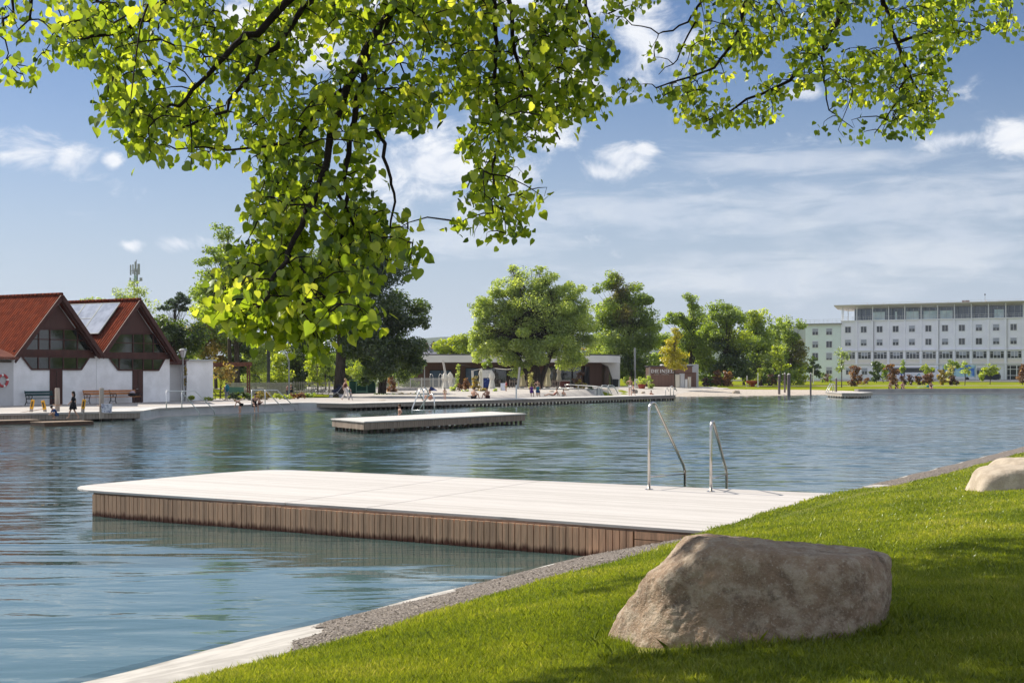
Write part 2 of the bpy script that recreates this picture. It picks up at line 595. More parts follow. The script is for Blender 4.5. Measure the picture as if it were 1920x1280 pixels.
bp = g.n('ShaderNodeBump'); bp.inputs['Strength'].default_value = .9; bp.inputs['Distance'].default_value = .015; bp.invert = True
g.put(bp.inputs['Height'], vo.outputs['Distance']); g.put(p_.inputs['Normal'], bp.outputs[0]); p_.inputs['Roughness'].default_value = .85
g.nt.links.new(p_.outputs[0], o_.inputs[0])
tag(bank_mesh('gravel_strip', np.arange(-7.1, 60, .12), np.linspace(-1.8, -.15, 9), gmat, off=.012, jag=gjag),
    'strip of grey gravel along the near shore', 'gravel strip', kind='structure')
# loose pebbles on it
npb = 15000
t = -7.0 + 25 * rng.random(npb) ** 1.6; d = -1.72 + 1.95 * rng.random(npb)
ok_ = d > glo(t) - .06 * rng.random(npb) ** 2; t, d = t[ok_], d[ok_]; npb = len(t)
ico = np.array([(0, 0, 1), (.89, 0, .45), (.28, .85, .45), (-.72, .53, .45), (-.72, -.53, .45), (.28, -.85, .45)])
icf = np.array([(0, 1, 2), (0, 2, 3), (0, 3, 4), (0, 4, 5), (0, 5, 1)])
sz = .005 + .011 * rng.random(npb) ** 2.5
P = NB0 + t[:, None] * NBT + d[:, None] * NBN
base = np.column_stack([P, bank_z(t, d) + .008])
ang = rng.random(npb) * 6.28
tpl = ico[None] * (sz[:, None, None] * (.7 + .6 * rng.random((npb, 1, 3))))
c, s_ = np.cos(ang)[:, None], np.sin(ang)[:, None]
V = np.stack([tpl[..., 0] * c - tpl[..., 1] * s_, tpl[..., 0] * s_ + tpl[..., 1] * c, tpl[..., 2]], -1) + base[:, None]
peb_m = leaf_mat('pebble', [(0, (.05, .042, .035)), (.5, (.15, .125, .10)), (1, (.40, .35, .30))], (1, 1, 1), tw=0.0, gloss=.02)
tag(mesh_np('gravel', V.reshape(-1, 3), (icf[None] + 6 * np.arange(npb)[:, None, None]).reshape(-1, 3), peb_m, tint=np.repeat(rng.random(npb), 6)),
    'loose grey and tan pebbles scattered along the shore strip', 'pebbles', kind='stuff')

# water
WAVE = .0115
wm = bpy.data.materials.new('lake_water'); wm.use_nodes = True
g = NG(wm.node_tree)
o_ = g.n('ShaderNodeOutputMaterial'); tc_ = g.n('ShaderNodeTexCoord')
P_ = tc_.outputs['Object']
sxyz = g.n('ShaderNodeSeparateXYZ'); g.put(sxyz.inputs[0], P_)
far = g.ss(sxyz.outputs[1], 19, 48)          # the open lake is breezier than the lee of the near bank
w1 = g.noise(g.vmap(P_, (.30, 1.0, 1), (0, 0, R(-16))), 1.05, 2, .45, dist=.5)
w2 = g.noise(g.vmap(P_, (.45, 1.0, 1), (0, 0, R(9))), 4.2, 3, .5)
w3 = g.noise(g.vmap(P_, (.6, 1.0, 1)), 15, 2, .5)
w4 = g.noise(g.vmap(P_, (.40, 1.0, 1), (0, 0, R(5))), .55, 4, .62)      # wind waves of the open water
wp = g.noise(g.vmap(P_, (.05, .12, 1)), 1.0, 2, .5)                      # calmer and rougher patches
amp = g.m('ADD', .45, g.m('MULTIPLY', g.ss(wp, .35, .65), .9))
h = g.m('ADD', g.m('MULTIPLY', w1, .046), g.m('MULTIPLY', amp, g.m('ADD', g.m('MULTIPLY', w2, g.m('ADD', .0058, g.m('MULTIPLY', far, .010))),
        g.m('ADD', g.m('MULTIPLY', w3, g.m('ADD', .0005, g.m('MULTIPLY', far, .003))), g.m('MULTIPLY', g.m('MULTIPLY', far, w4), .03)))))
bp = g.n('ShaderNodeBump'); bp.inputs['Strength'].default_value = 1.0; bp.inputs['Distance'].default_value = 1.0
g.put(bp.inputs['Height'], h)
# wind ripples as a random slope of the surface, stronger on the open water
def slope(scale, st, k):
    c_ = g.n('ShaderNodeVectorMath', operation='SUBTRACT'); g.put(c_.inputs[0], g.noise(g.vmap(P_, st), scale, 3, .6, out=1)); c_.inputs[1].default_value = (.5, .5, .5)
    m_ = g.n('ShaderNodeVectorMath', operation='MULTIPLY'); g.put(m_.inputs[0], c_.outputs[0]); m_.inputs[1].default_value = (k * .6, k, 0)
    return m_.outputs[0]
va = g.n('ShaderNodeVectorMath', operation='ADD'); g.put(va.inputs[0], slope(7, (.45, 1, 1), .22)); g.put(va.inputs[1], slope(2.2, (.4, 1, 1), .10))
vs_ = g.n('ShaderNodeVectorMath', operation='SCALE'); g.put(vs_.inputs[0], va.outputs[0]); g.put(vs_.inputs['Scale'], g.m('MULTIPLY', g.m('ADD', .02, far), amp))
vn = g.n('ShaderNodeVectorMath', operation='ADD'); g.put(vn.inputs[0], bp.outputs[0]); g.put(vn.inputs[1], vs_.outputs[0])
vz = g.n('ShaderNodeVectorMath', operation='NORMALIZE'); g.put(vz.inputs[0], vn.outputs[0])
bp = vz
fr = g.n('ShaderNodeFresnel'); fr.inputs['IOR'].default_value = 1.333; g.put(fr.inputs['Normal'], bp.outputs[0])
gl = g.n('ShaderNodeBsdfGlossy'); g.put(gl.inputs['Roughness'], g.m('ADD', .02, g.m('MULTIPLY', far, .07))); gl.inputs[0].default_value = (.95, .97, 1, 1); g.put(gl.inputs['Normal'], bp.outputs[0])
df = g.n('ShaderNodeBsdfDiffuse'); df.inputs[0].default_value = (.062, .108, .10, 1)
tr = g.n('ShaderNodeBsdfTransparent'); tr.inputs[0].default_value = (.55, .78, .74, 1)
mb_ = g.n('ShaderNodeMixShader'); mb_.inputs[0].default_value = .26
g.nt.links.new(df.outputs[0], mb_.inputs[1]); g.nt.links.new(tr.outputs[0], mb_.inputs[2])
mw = g.n('ShaderNodeMixShader')
g.put(mw.inputs[0], fr.outputs[0])
g.nt.links.new(mb_.outputs[0], mw.inputs[1]); g.nt.links.new(gl.outputs[0], mw.inputs[2])
g.nt.links.new(mw.outputs[0], o_.inputs[0])
wx = np.concatenate([[-140, -90, -60], np.arange(-46, 62, .24), [75, 100, 140]])
wy = [-60.0, -20, 0, 6]
y_ = 8.0
while y_ < 176: wy.append(y_); y_ += .10 + .0035 * max(0, y_ - 15)
wy = np.array(wy + [185.0, 205.0])
WX, WY = np.meshgrid(wx, wy, indexing='ij')
WZ = np.zeros_like(WX)
wr = np.random.default_rng(5)
for k in range(70):
    lam = .42 * (2.0 / .42) ** wr.random()
    th = math.pi / 2 + wr.normal() * .42
    kk = 2 * math.pi / lam
    WZ += (WAVE / kk) * np.sin(kk * (WX * math.cos(th) + WY * math.sin(th)) + wr.random() * 6.28)
gust = .75 + .35 * np.sin(WX * .11 + 2 * np.sin(WY * .06)) * np.sin(WY * .17 + 1.5 * np.sin(WX * .07))
WZ *= gust * (.10 + .90 * sstep(17, 40, WY)) * sstep(-55, -44, WX) * (1 - sstep(50, 62, WX)) * sstep(6, 9, WY) * (1 - sstep(165, 176, WY))
tag(mesh_np('lake_water', np.stack([WX, WY, WZ], -1).reshape(-1, 3), grid_faces(len(wx), len(wy)), wm, smooth=True),
    'rippled blue-green water of the bathing lake', 'lake', kind='structure')

# ---------------------------------------------------------------- timber decks
def plank_mat(name, c1, c2, width, ang, rough=.75, gapdark=.35, vert=False, grain=(.4, 9), stain=None, gapw=.04):
    """boards `width` m wide running at world angle `ang`; each board its own shade"""
    m = bpy.data.materials.new(name); m.use_nodes = True
    g = NG(m.node_tree)
    out = g.n('ShaderNodeOutputMaterial'); p = g.n('ShaderNodeBsdfPrincipled'); ge = g.n('ShaderNodeNewGeometry')
    V = g.vmap(ge.outputs['Position'], (1, 1, 1), (0, 0, -ang))
    sp = g.n('ShaderNodeSeparateXYZ'); g.put(sp.inputs[0], V)
    q = g.m('DIVIDE', sp.outputs[0] if vert else sp.outputs[1], width)
    idn = g.m('FLOOR', q); fr = g.m('FRACT', q)
    wn = g.n('ShaderNodeTexWhiteNoise', noise_dimensions='1D'); g.put(wn.inputs['W'], idn)
    gr = g.noise(g.vmap(V, (9, 9, .8) if vert else (.5, 9, 9)), 3.5, 6, .65)
    f = g.m('ADD', g.m('MULTIPLY', wn.outputs['Value'], .55), g.m('MULTIPLY', g.ss(gr, .3, .7), .45))
    c = g.mix(f, c1, c2)
    gap = g.m('MINIMUM', g.ss(fr, gapw * .3, gapw), g.ss(fr, 1 - gapw * .3, 1 - gapw))
    c = g.mix(g.m('MULTIPLY', g.m('SUBTRACT', 1.0, gap), gapdark), c, (.03, .025, .02))
    if stain:
        sz = g.n('ShaderNodeSeparateXYZ'); g.put(sz.inputs[0], ge.outputs['Position'])
        hh = g.m('ADD', sz.outputs[2], g.m('MULTIPLY', g.m('SUBTRACT', g.noise(g.vmap(V, (14, 14, 1.5)), 1.3, 5, .7), .5), .22))
        c = g.mix(g.ss(hh, stain[0], stain[1]), stain[2], c)
    g.put(p.inputs['Base Color'], c)
    p.inputs['Roughness'].default_value = rough
    b = g.n('ShaderNodeBump'); b.inputs['Strength'].default_value = .25; b.inputs['Distance'].default_value = .006
    g.put(b.inputs['Height'], g.m('ADD', gap, g.m('MULTIPLY', gr, .5))); g.put(p.inputs['Normal'], b.outputs[0])
    g.nt.links.new(p.outputs[0], out.inputs[0])
    return m


dark_timber = mat('dark_wet_timber', (.05, .035, .025), (.08, .06, .045), scale=6, rough=.6)
steel = mat('brushed_steel', (.62, .60, .57), (.50, .48, .46), scale=20, rough=.24, metal=1.0, stretch=(1, 1, .1))
galv = mat('galvanised_steel', (.55, .55, .54), rough=.45, metal=.8)


def clip(poly, p, n):
    """keep the part of a 2D polygon on the side of n through p"""
    r = []
    k = len(poly)
    for i in range(k):
        a, b = Vector(poly[i][:2]), Vector(poly[(i + 1) % k][:2])
        da, db = (a - p).dot(n), (b - p).dot(n)
        if da >= 0: r.append(a)
        if (da > 0) != (db > 0) and abs(da - db) > 1e-9: r.append(a + (b - a) * (da / (da - db)))
    return r


def skirt(p0, p1, z0, z1, w, name, m, parent, th=.028, jit=.004, seed=1):
    rr = random.Random(seed)
    p0, p1 = Vector(p0[:2]), Vector(p1[:2])
    L = (p1 - p0).length; d = (p1 - p0) / L; nrm = Vector((d.y, -d.x))
    n = max(1, round(L / w)); w = L / n
    a = math.atan2(d.y, d.x)
    b = MB()
    for i in range(n):
        c = p0 + d * (w * (i + .5)) + nrm * rr.uniform(-jit, jit)
        zz = (z0(c) if callable(z0) else z0)
        b.box(c.x, c.y, zz + rr.uniform(-.004, .004), w - .014, th, z1 - zz, a)
    return b.build(name, m, parent, world=True)


# --- near jetty
def g2(px, py, z): v = G(px, py, z); return Vector((v.x, v.y))
ZD = .46
outline = [(1340, 996), (900, 965.2), (600, 945.7), (300, 927), (200, 920.7), (165, 918), (150, 915.5), (145, 913), (150, 910.6), (175, 907.6), (300, 896),
           (400, 887), (440, 884), (470, 882), (505, 880.8), (545, 880.9), (640, 884.4), (1000, 900.2), (1300, 913.3), (1575, 925.3), (1600, 940), (1520, 962), (1440, 985), (1390, 1003)]
jp = [g2(x, y, ZD) for x, y in outline]
jdir = (g2(1327, 995, ZD) - g2(300, 927, ZD)).normalized()
jang = math.atan2(jdir.y, jdir.x)
jet = thing('jetty', 'pale timber jetty reaching into the lake from the near lawn, rounded outer corners', 'jetty', (jp[0].x, jp[0].y, 0), 0)
deck_w = plank_mat('bleached_deck_boards', (.60, .565, .53), (.40, .37, .335), .145, jang, rough=.75, gapdark=.35)
s1a, s1b = g2(536, 941.5, ZD), g2(862, 894.6, ZD)
s2a, s2b = g2(685, 951.5, ZD), g2(1015, 901, ZD)
def side(a, b): d = (b - a).normalized(); return Vector((d.y, -d.x))      # to the right of a->b
n1, n2 = side(s1a, s1b), side(s2a, s2b)
secs = [clip(jp, s1a - n1 * .010, -n1), clip(clip(jp, s1a + n1 * .010, n1), s2a - n2 * .010, -n2), clip(jp, s2a + n2 * .010, n2)]
for sct in secs:
    MB().prism([(v.x, v.y, ZD - .042) for v in sct], (0, 0, .042)).build('deck', deck_w, jet, world=True, bevel=.006)
jn = Vector((jdir.y, -jdir.x))
f0 = g2(168, 918.6, ZD) - jn * .05 + jdir * .02
f1 = g2(1312, 994, ZD) - jn * .05
board_m = plank_mat('weathered_skirt_boards', (.84, .50, .30), (.40, .245, .155), .104, jang, rough=.7, gapdark=0, vert=True,
                    stain=(.02, .12, (.10, .028, .010)))
split = f0 + (f1 - f0) * .915
skirt(f0, split, -.16, ZD - .075, .104, 'skirt_board', board_m, jet, seed=3)
MB().beam((*(split + jdir * .02), .335), (*(f1 + jdir * .05), .335), .03, .10).build('end_board', board_m, jet, world=True)
MB().beam((*(split + jdir * .02), .225), (*(f1 - jdir * .1), .225), .03, .10).build('end_board', board_m, jet, world=True)
sf = f0 - jn * .02
lf1 = g2(440, 890, ZD)
skirt(g2(430, 889, ZD), f0 - jdir * .01 - jn * .03, -.25, ZD - .075, .104, 'skirt_board', board_m, jet, seed=4)
inner = [f0 - jn * .09 + jdir * .06, f1 - jn * .09 + jdir * .3, g2(1540, 926, ZD), g2(560, 886, ZD), g2(450, 889, ZD)]
MB().prism([(v.x, v.y, -.22) for v in inner], (0, 0, .22 + ZD - .05)).build('under_frame', dark_timber, jet, world=True)
tm = MB()
tm.beam((*(f0 - jn * .035), ZD - .062), (*(f1 - jn * .035), ZD - .062), .03, .036)
tm.build('trim_rail', mat('trim_timber', (.22, .15, .11), (.3, .21, .16), scale=8), jet, world=True)

# --- swim ladder on the jetty
lad = thing('swim_ladder', 'tall polished steel swim ladder with two looped handrails on the near jetty', 'ladder', (*g2(1275, 918.5, ZD), ZD))
def hoop(base, rear, ztop, zknee, zlow, lean=.09, r=.026):
    b, q = Vector((*base, ZD)), Vector((*rear, 0))
    d = Vector((q.x - b.x, q.y - b.y, 0)); dn = d.normalized()
    pts = [b, b + Vector((0, 0, (ztop - ZD) * .5)), Vector((b.x, b.y, ztop - .17))]
    for k in range(1, 8):
        a = math.pi * (1 - k / 8 * .86)
        c = Vector((b.x, b.y, ztop - .15)) + dn * .14
        pts.append(c + dn * (.14 * math.cos(a)) + Vector((0, 0, .15 * math.sin(a))))
    kn = Vector((q.x, q.y, zknee))
    last = pts[-1]
    for k in (.33, .66, .95): pts.append(last.lerp(kn, k))
    pts += [kn + Vector((0, 0, -.05)), Vector((q.x, q.y, zlow))]
    o = MB().tube(pts, r, 12).build('handrail', steel, lad, smooth=True, world=True)
    MB().lathe(b.x, b.y, [(.075, ZD + .001), (.075, ZD + .008), (.06, ZD + .014), (.03, ZD + .016)], 16).build('base_plate', steel, o, world=True)
    br = b + Vector((0, 0, .23)); e = Vector((q.x, q.y, ZD + .20))
    MB().tube([br, e], .013, 8).build('cross_bar', steel, o, smooth=True, world=True)
LB, LR = g2(1217, 917.5, ZD), g2(1333, 921.5, ZD)
LBr = Vector(((1284 - 960) / F * 24.75, 24.75)); LRr = Vector(((1362 - 960) / F * 24.55, 24.55))
hoop(LB, LBr, CZ - (755 - HY) / F * LB.y, .76, -.9)
hoop(LR, LRr, CZ - (790 - HY) / F * LR.y, .72, -.9)
for zz in (.18, -.1, -.38):
    MB().beam((LBr.x, LBr.y, zz), (LRr.x, LRr.y, zz), .09, .025).build('tread', steel, lad, world=True)


# --- smaller platforms and the long boardwalk
grey_deck = plank_mat('pale_platform_boards', (.60, .57, .53), (.50, .47, .43), .145, .5, rough=.75)
grey_skirt = plank_mat('grey_brown_skirt', (.36, .30, .245), (.25, .205, .17), .16, math.atan2(38, 27.2), gapdark=0, vert=True)
brown_skirt = plank_mat('silver_brown_skirt', (.33, .25, .185), (.22, .165, .125), .16, math.atan2(11.6, 6.97), gapdark=0, vert=True)


def platform(name, label, cat, corners, z, skirts, zb, bw, sm, dm, piles=.45, group=None, pile_r=.07, pile_in=.12):
    c = sum((Vector(p) for p in corners), Vector((0, 0))) / len(corners)
    t = thing(name, label, cat, (c.x, c.y, 0), 0, group)
    MB().prism([(p[0], p[1], z - .06) for p in corners], (0, 0, .06)).build('deck', dm, t, world=True, bevel=.01)
    npile = 0
    for a, b, n in skirts:
        A, B = Vector(corners[a]), Vector(corners[b])
        d = (B - A).normalized(); nr = Vector((d.y, -d.x))
        A2, B2 = A - nr * .06 + d * .04, B - nr * .06 - d * .04
        skirt(A2, B2, zb, z - .07, bw, 'skirt_board', sm, t, seed=a + 5)
        pb = None
        if n:
            for i in range(n):
                p = A2 + (B2 - A2) * ((i + .5) / n) - nr * pile_in
                q = MB().lathe(p.x, p.y, [(pile_r, -1.0), (pile_r, z - .07)], 7)
                q.build('pile', dark_timber, t, world=True)
    ins = [c + (Vector(p) - c) * .93 for p in corners]
    MB().prism([(p.x, p.y, zb + .03) for p in ins], (0, 0, z - .07 - zb - .03)).build('under_frame', dark_timber, t, world=True)
    return t


A_, B_, C_ = Vector((-6.24, 56.3)), Vector((-8.17, 60.1)), Vector((.73, 67.9))
platform('swim_platform', 'timber swim platform standing on short piles in the middle of the lake', 'platform',
         [B_, A_, C_, B_ + C_ - A_], .52, [(0, 1, 9), (1, 2, 30)], .16, .16, brown_skirt, grey_deck)
W0, W1 = Vector((-11.2, 92)), Vector((16, 130))
wn_ = Vector((-(W1 - W0).y, (W1 - W0).x)).normalized()
platform('boardwalk', 'long grey timber boardwalk on piles along the far shore below the cafe', 'boardwalk',
         [W0, W1, W1 + wn_ * 3.2, W0 + wn_ * 3.2], .51, [(0, 1, 90), (1, 2, 6), (3, 0, 0)], .2, .17, grey_skirt, grey_deck, pile_r=.09)
# small platform far right (photo: 1549-1637, 735-747)
Pa, Pb, Pc = Vector(((1549 - 960) / F * 148, 148)), Vector(((1578 - 960) / F * 142, 142)), Vector(((1637 - 960) / F * 147, 147))
platform('small_platform', 'small pale timber platform out on the water in front of the white building', 'platform',
         [Pa, Pb, Vector(((1615 - 960) / F * 141.5, 141.5)), Pc, Vector(((1600 - 960) / F * 153, 153))], .55, [(0, 1, 6), (1, 2, 6), (2, 3, 5)], .17, .16,
         mat('pale_skirt', (.50, .45, .38), (.40, .35, .3), scale=5), grey_deck)

# --- concrete quay on the left and the timber-faced stretch beside it
quay_m = mat('quay_concrete', (.52, .52, .51), (.42, .42, .42), scale=1.1, rough=.85, bump=.2, contrast=(.3, .7))
quay = thing('quay_wall', 'grey concrete quay wall with a pale ledge at the waterline, left shore', 'wall', (-20.2, 73, 0))
qp = [Vector((-20.2, 73)), Vector((-20.9, 79)), Vector((-15.1, 94)), Vector((-11.5, 94))]
qb, ql = MB(), MB()
qpoly = [(p.x, p.y) for p in qp] + [(-11.5, 96.5), (-17, 96.5), (-23.4, 79.6), (-22.6, 73)]
qb.prism([(x, y, -1.5) for x, y in qpoly], (0, 0, 2.005)).build('wall_face', quay_m, quay, world=True)
for a, b in zip(qp[:-1], qp[1:]):
    d = (b - a).normalized(); n = Vector((d.y, -d.x))
    ql.beam((*(a + n * .10), -.02), (*(b + n * .10), -.02), .2, .10)
ql.build('ledge', mat('pale_ledge', (.6, .56, .52)), quay, world=True)
coping = MB()
for a, b in zip(qp[:-1], qp[1:]):
    d = (b - a).normalized(); n = Vector((d.y, -d.x))
    coping.beam((*(a - n * .3), .515), (*(b - n * .3), .515), .62, .02)
coping.build('coping', mat('coping_stone', (.58, .54, .50)), quay, world=True)
Lq0, Lq1 = Vector((-30, 65.2)), Vector((-20.3, 73))
platform('quay_deck', 'timber-faced landing stage below the gabled houses', 'landing stage',
         [Lq0, Lq1, Lq1 + Vector((-.9, 1.2)), Lq0 + Vector((-.9, 1.2))], .515, [(0, 1, 20)], .12, .18, grey_skirt, grey_deck)
# two low pontoons in front of it
wet_wood = mat('wet_brown_wood', (.13, .07, .04), (.07, .04, .03), scale=4, rough=.5, stretch=(1, 1, 4))
for (xa, xb, ya, lab) in ((-30, 76, 789, 'low dark brown pontoon at the left edge of the landing'), (84, 176, 791.5, 'low dark brown pontoon under the child in the black dress')):
    a = G(xa, ya + 7, .02); b = G(xb, ya + 4, .02)
    d = (Vector((b.x, b.y)) - Vector((a.x, a.y))).normalized(); n = Vector((-d.y, d.x))
    t = thing('pontoon', lab, 'pontoon', (a.x, a.y, 0), 0, 'low pontoons by the landing stage')
    MB().prism([(a.x, a.y, -.2), (b.x, b.y, -.2), (b.x + n.x * 1.3, b.y + n.y * 1.3, -.2), (a.x + n.x * 1.3, a.y + n.y * 1.3, -.2)], (0, 0, .36)).build('hull', wet_wood, t, world=True, bevel=.02)
    MB().prism([(a.x - .02, a.y - .05, .163), (b.x, b.y - .05, .163), (b.x + n.x * 1.34, b.y + n.y * 1.34, .163), (a.x + n.x * 1.34, a.y + n.y * 1.34, .163)], (0, 0, .04)).build('deck', mat('pontoon_boards', (.30, .22, .15), (.2, .14, .1), scale=5, rough=.7), t, world=True)

# ladders with yellow tips on the pontoons (timber poles) and mooring posts
yel = mat('yellow_paint', (.75, .38, .03), rough=.5)
polew = mat('grey_pole_wood', (.46, .40, .34), (.33, .28, .24), scale=5, rough=.8, stretch=(1, 1, .15))
for (xb, yb, xt, yt, lab) in ((56, 781, 62, 749, 'yellow-tipped leaning mooring stake nearest the left edge'),
                              (88, 782, 80, 750.5, 'yellow-tipped stake leaning left beside the crouching child'),
                              (153, 781.5, 158, 748.5, 'yellow-tipped stake right of the child in the black dress')):
    a = AT(xb, yb + 3, 71); b = AT(xt, yt, 71)
    t = thing('mooring_stake', lab, 'stake', (a.x, a.y, a.z), 0, 'yellow-tipped stakes on the landing')
    m_ = a.lerp(b, .52)
    MB().beam(a - Vector((0, 0, .3)), m_, .17, .06, up=(0, 1, 0)).build('shaft', polew, t, world=True)
    tip = MB().beam(m_ - (b - a).normalized() * .02, b, .19, .09, up=(0, 1, 0)).build('tip', yel, t, world=True, bevel=.03)
    MB().beam(m_.lerp(b, .2) + Vector((0, -.03, 0)), m_.lerp(b, .8) + Vector((0, -.03, 0)), .06, .1, up=(0, 1, 0)).build('slot', dark_timber, tip, world=True)
for (px, yt, yb, w, lab) in ((107.5, 727, 771, 9, 'thick weathered wooden bollard behind the crouching child'), (190.5, 727, 773, 8.5, 'thick weathered wooden bollard beside the printed tote bag')):
    p = G(px, yb, .5)
    h = (yb - yt) / F * p.y
    t = thing('bollard', lab, 'bollard', (p.x, p.y, .5), 0, 'wooden bollards on the landing')
    MB().lathe(0, 0, [(w / F * p.y / 2, -.3), (w / F * p.y / 2 * .98, h * .96), (w / F * p.y / 2 * .8, h)], 12, .3).build('post', polew, t)
    MB().tube([(.24, -.02, h * .28), (0, -.26, h * .27), (-.24, -.02, h * .28)], .025, 6).build('rope', mat('rope', (.35, .22, .15)), t)

# rope from stake to bollard
tag(MB().tube([AT(20, 775, 71.2), AT(56, 770.5, 71.1), AT(84, 766, 71.1)], .018, 6).build('mooring_rope', mat('rope', (.35, .22, .15)), smooth=True),
    'thin slack rope strung between the two left mooring stakes', 'rope')

# --- handrails at the quay steps
white_rail = mat('rail_steel', (.72, .72, .70), rough=.3, metal=.75)
def step_rail(x0, yb, ytop, xk, x1, y1, xe, D0, D1, lab):
    t = thing('step_handrail', lab, 'handrail', tuple(AT(x0, yb, D0)), 0, 'steel handrails at the quay steps')
    a, b = AT(x0, ytop, D0), AT(xk, ytop, D0 + (D1 - D0) * .4)
    c = AT(x1, y1, D1); e = AT(xe, y1 + 9, D1)
    MB().tube([a, a.lerp(b, .5), b, b.lerp(c, .5), c, e], .03, 8).build('rail', white_rail, t, smooth=True, world=True)
    MB().tube([AT(x0, yb + 3, D0), a], .03, 8).build('post', white_rail, t, smooth=True, world=True)
step_rail(312, 766, 733, 340, 372, 771, 375, 78.3, 81, 'steel handrail at the quay steps, farthest left')
step_rail(341, 764, 733, 366, 400, 767, 403, 80.2, 83.5, 'steel handrail just right of the left lamp post')
step_rail(472, 760, 731, 497, 529, 763, 532, 86.8, 91.5, 'steel handrail above the crouching woman with the child')
step_rail(497, 759, 731, 520, 552, 762, 554.5, 88.5, 93.2, 'steel handrail right of the crouching woman, nearest the big trunk')

# ladder hoops on the swim platform (photo 772-818, 725-777)
pl = thing('swim_ladder', 'steel swim ladder with bent rails on the mid-lake platform', 'ladder', tuple(G(795, 774, .52)))
def bent(pts, D, name='handrail', r=.032):
    P3 = [AT(x, y, D + k * .12) for k, (x, y) in enumerate(pts)]
    MB().tube(P3, r, 8).build(name, white_rail, pl, smooth=True, world=True)
bent([(794.5, 775), (794.5, 733), (796, 728.5), (798.5, 728), (801, 731), (805, 742)], 70)
bent([(772.5, 775), (773, 765), (779, 750), (785, 734), (788, 729), (791, 728.5), (793, 731), (794, 735)], 69.6)
bent([(815, 774), (814, 745), (812, 740), (808.5, 738.5), (804, 741), (797, 751), (786, 768)], 69.5)
bent([(779, 735.5), (781, 733.5), (784, 734), (787, 738), (793, 748)], 71.2)
MB().tube([AT(772.5, 769, 69.8), AT(815, 769, 69.6)], .025, 8).build('cross_bar', white_rail, pl, smooth=True, world=True)
# far ladder on the boardwalk end and on the small platform
bl = thing('swim_ladder', 'thin dark swim ladder at the far right end of the boardwalk', 'ladder', tuple(AT(1258, 741, 128)))
for x, yt in ((1248, 729), (1257, 725), (1263, 729)):
    MB().tube([AT(x, 741, 128.5), AT(x, yt, 128.5), AT(x + 3, yt - 2, 128.8), AT(x + 6, yt + 4, 129.2)], .035, 6).build('handrail', galv, bl, smooth=True, world=True)
sp_ = thing('swim_ladder', 'sloping steel swim ladder at the left corner of the small far platform', 'ladder', tuple(AT(1550, 736, 148)))
for k, dx in ((0, 0), (1, 4)):
    MB().tube([AT(1548.5 + dx, 737, 148.4), AT(1550 + dx, 731, 148.4), AT(1556 + dx, 719, 149.2), AT(1559 + dx, 719, 149.4), AT(1561 + dx, 724, 149.6), AT(1561.5 + dx, 737, 149.6)], .04, 6).build('handrail', white_rail, sp_, smooth=True, world=True)

# --- mooring posts standing in the water on the right
pilem = mat('dark_mooring_pile', (.14, .11, .12), (.22, .19, .18), scale=3, rough=.8, stretch=(1, 1, .2))
capm = mat('pale_cap', (.5, .47, .44))
for (x, yt, yb, w, lab) in ((1461, 702, 741, 4.6, 'leftmost dark mooring pile in the water, with pale cap'), (1471.5, 698, 740, 3.4, 'thinnest dark mooring pile, second from the left'),
                            (1479, 699.5, 741.5, 6.2, 'thickest dark mooring pile with a pointed top'), (1520, 698, 742, 3.4, 'dark mooring pile standing alone left of the small platform'),
                            (1568, 707, 739, 3.2, 'short dark mooring pile right behind the small platform')):
    p = G(x, yb, 0); s = p.y / F
    t = thing('mooring_pile', lab, 'pile', (p.x, p.y, 0), 0, 'mooring piles near the gravel beach')
    MB().lathe(0, 0, [(w * s / 2, -1.5), (w * s / 2, (yb - yt) * s * .93)], 10).build('shaft', pilem, t)
    MB().lathe(0, 0, [(w * s / 2 * 1.08, (yb - yt) * s * .93 + .002), (w * s / 2 * .8, (yb - yt) * s * .97), (.03, (yb - yt) * s)], 10).build('cap', capm, t)

# kerb wall on the right far shore
kw = [Vector((44, 170.4)), Vector((49, 173.2)), Vector((68.6, 178.6)), Vector((100, 188))]
kt = thing('shore_wall', 'low grey stone wall along the far right shore', 'wall', (68, 178, 0))
kb = MB(); k2 = MB()
for a, b in zip(kw[:-1], kw[1:]):
    kb.beam((*a, 0), (*b, 0), .7, 1.28)
    k2.beam((*(a + Vector((.15, -.5))), .0), (*(b + Vector((.15, -.5))), .0), .5, .3)
kb.build('wall_face', mat('kerb_stone', (.42, .40, .38), (.33, .31, .30), scale=.6, rough=.9), kt, world=True)
k2.build('ledge', mat('pale_ledge', (.6, .56, .52)), kt, world=True)

# ---------------------------------------------------------------- boulders
granite = bpy.data.materials.new('granite'); granite.use_nodes = True
g = NG(granite.node_tree)
o_ = g.n('ShaderNodeOutputMaterial'); p_ = g.n('ShaderNodeBsdfPrincipled'); tc_ = g.n('ShaderNodeTexCoord')
V_ = tc_.outputs['Object']
big = g.noise(V_, 2.4, 6, .62); mid = g.noise(V_, 9, 6, .68); fine = g.noise(V_, 75, 3, .6)
c = g.mix(g.ss(big, .34, .68), (.36, .25, .165), (.22, .15, .10))
c = g.mix(g.ss(mid, .42, .62, 0, .7), c, (.50, .41, .31))
c = g.mix(g.ss(g.noise(V_, 5, 7, .7), .54, .66, 0, .65), c, (.12, .085, .06))
c = g.mix(g.ss(fine, .55, .72, 0, .55), c, (.60, .53, .45))
c = g.mix(g.ss(fine, .28, .40, .55, 0), c, (.12, .09, .07))
g.put(p_.inputs['Base Color'], c); p_.inputs['Roughness'].default_value = .9
bp = g.n('ShaderNodeBump'); bp.inputs['Strength'].default_value = 1.0; bp.inputs['Distance'].default_value = .03
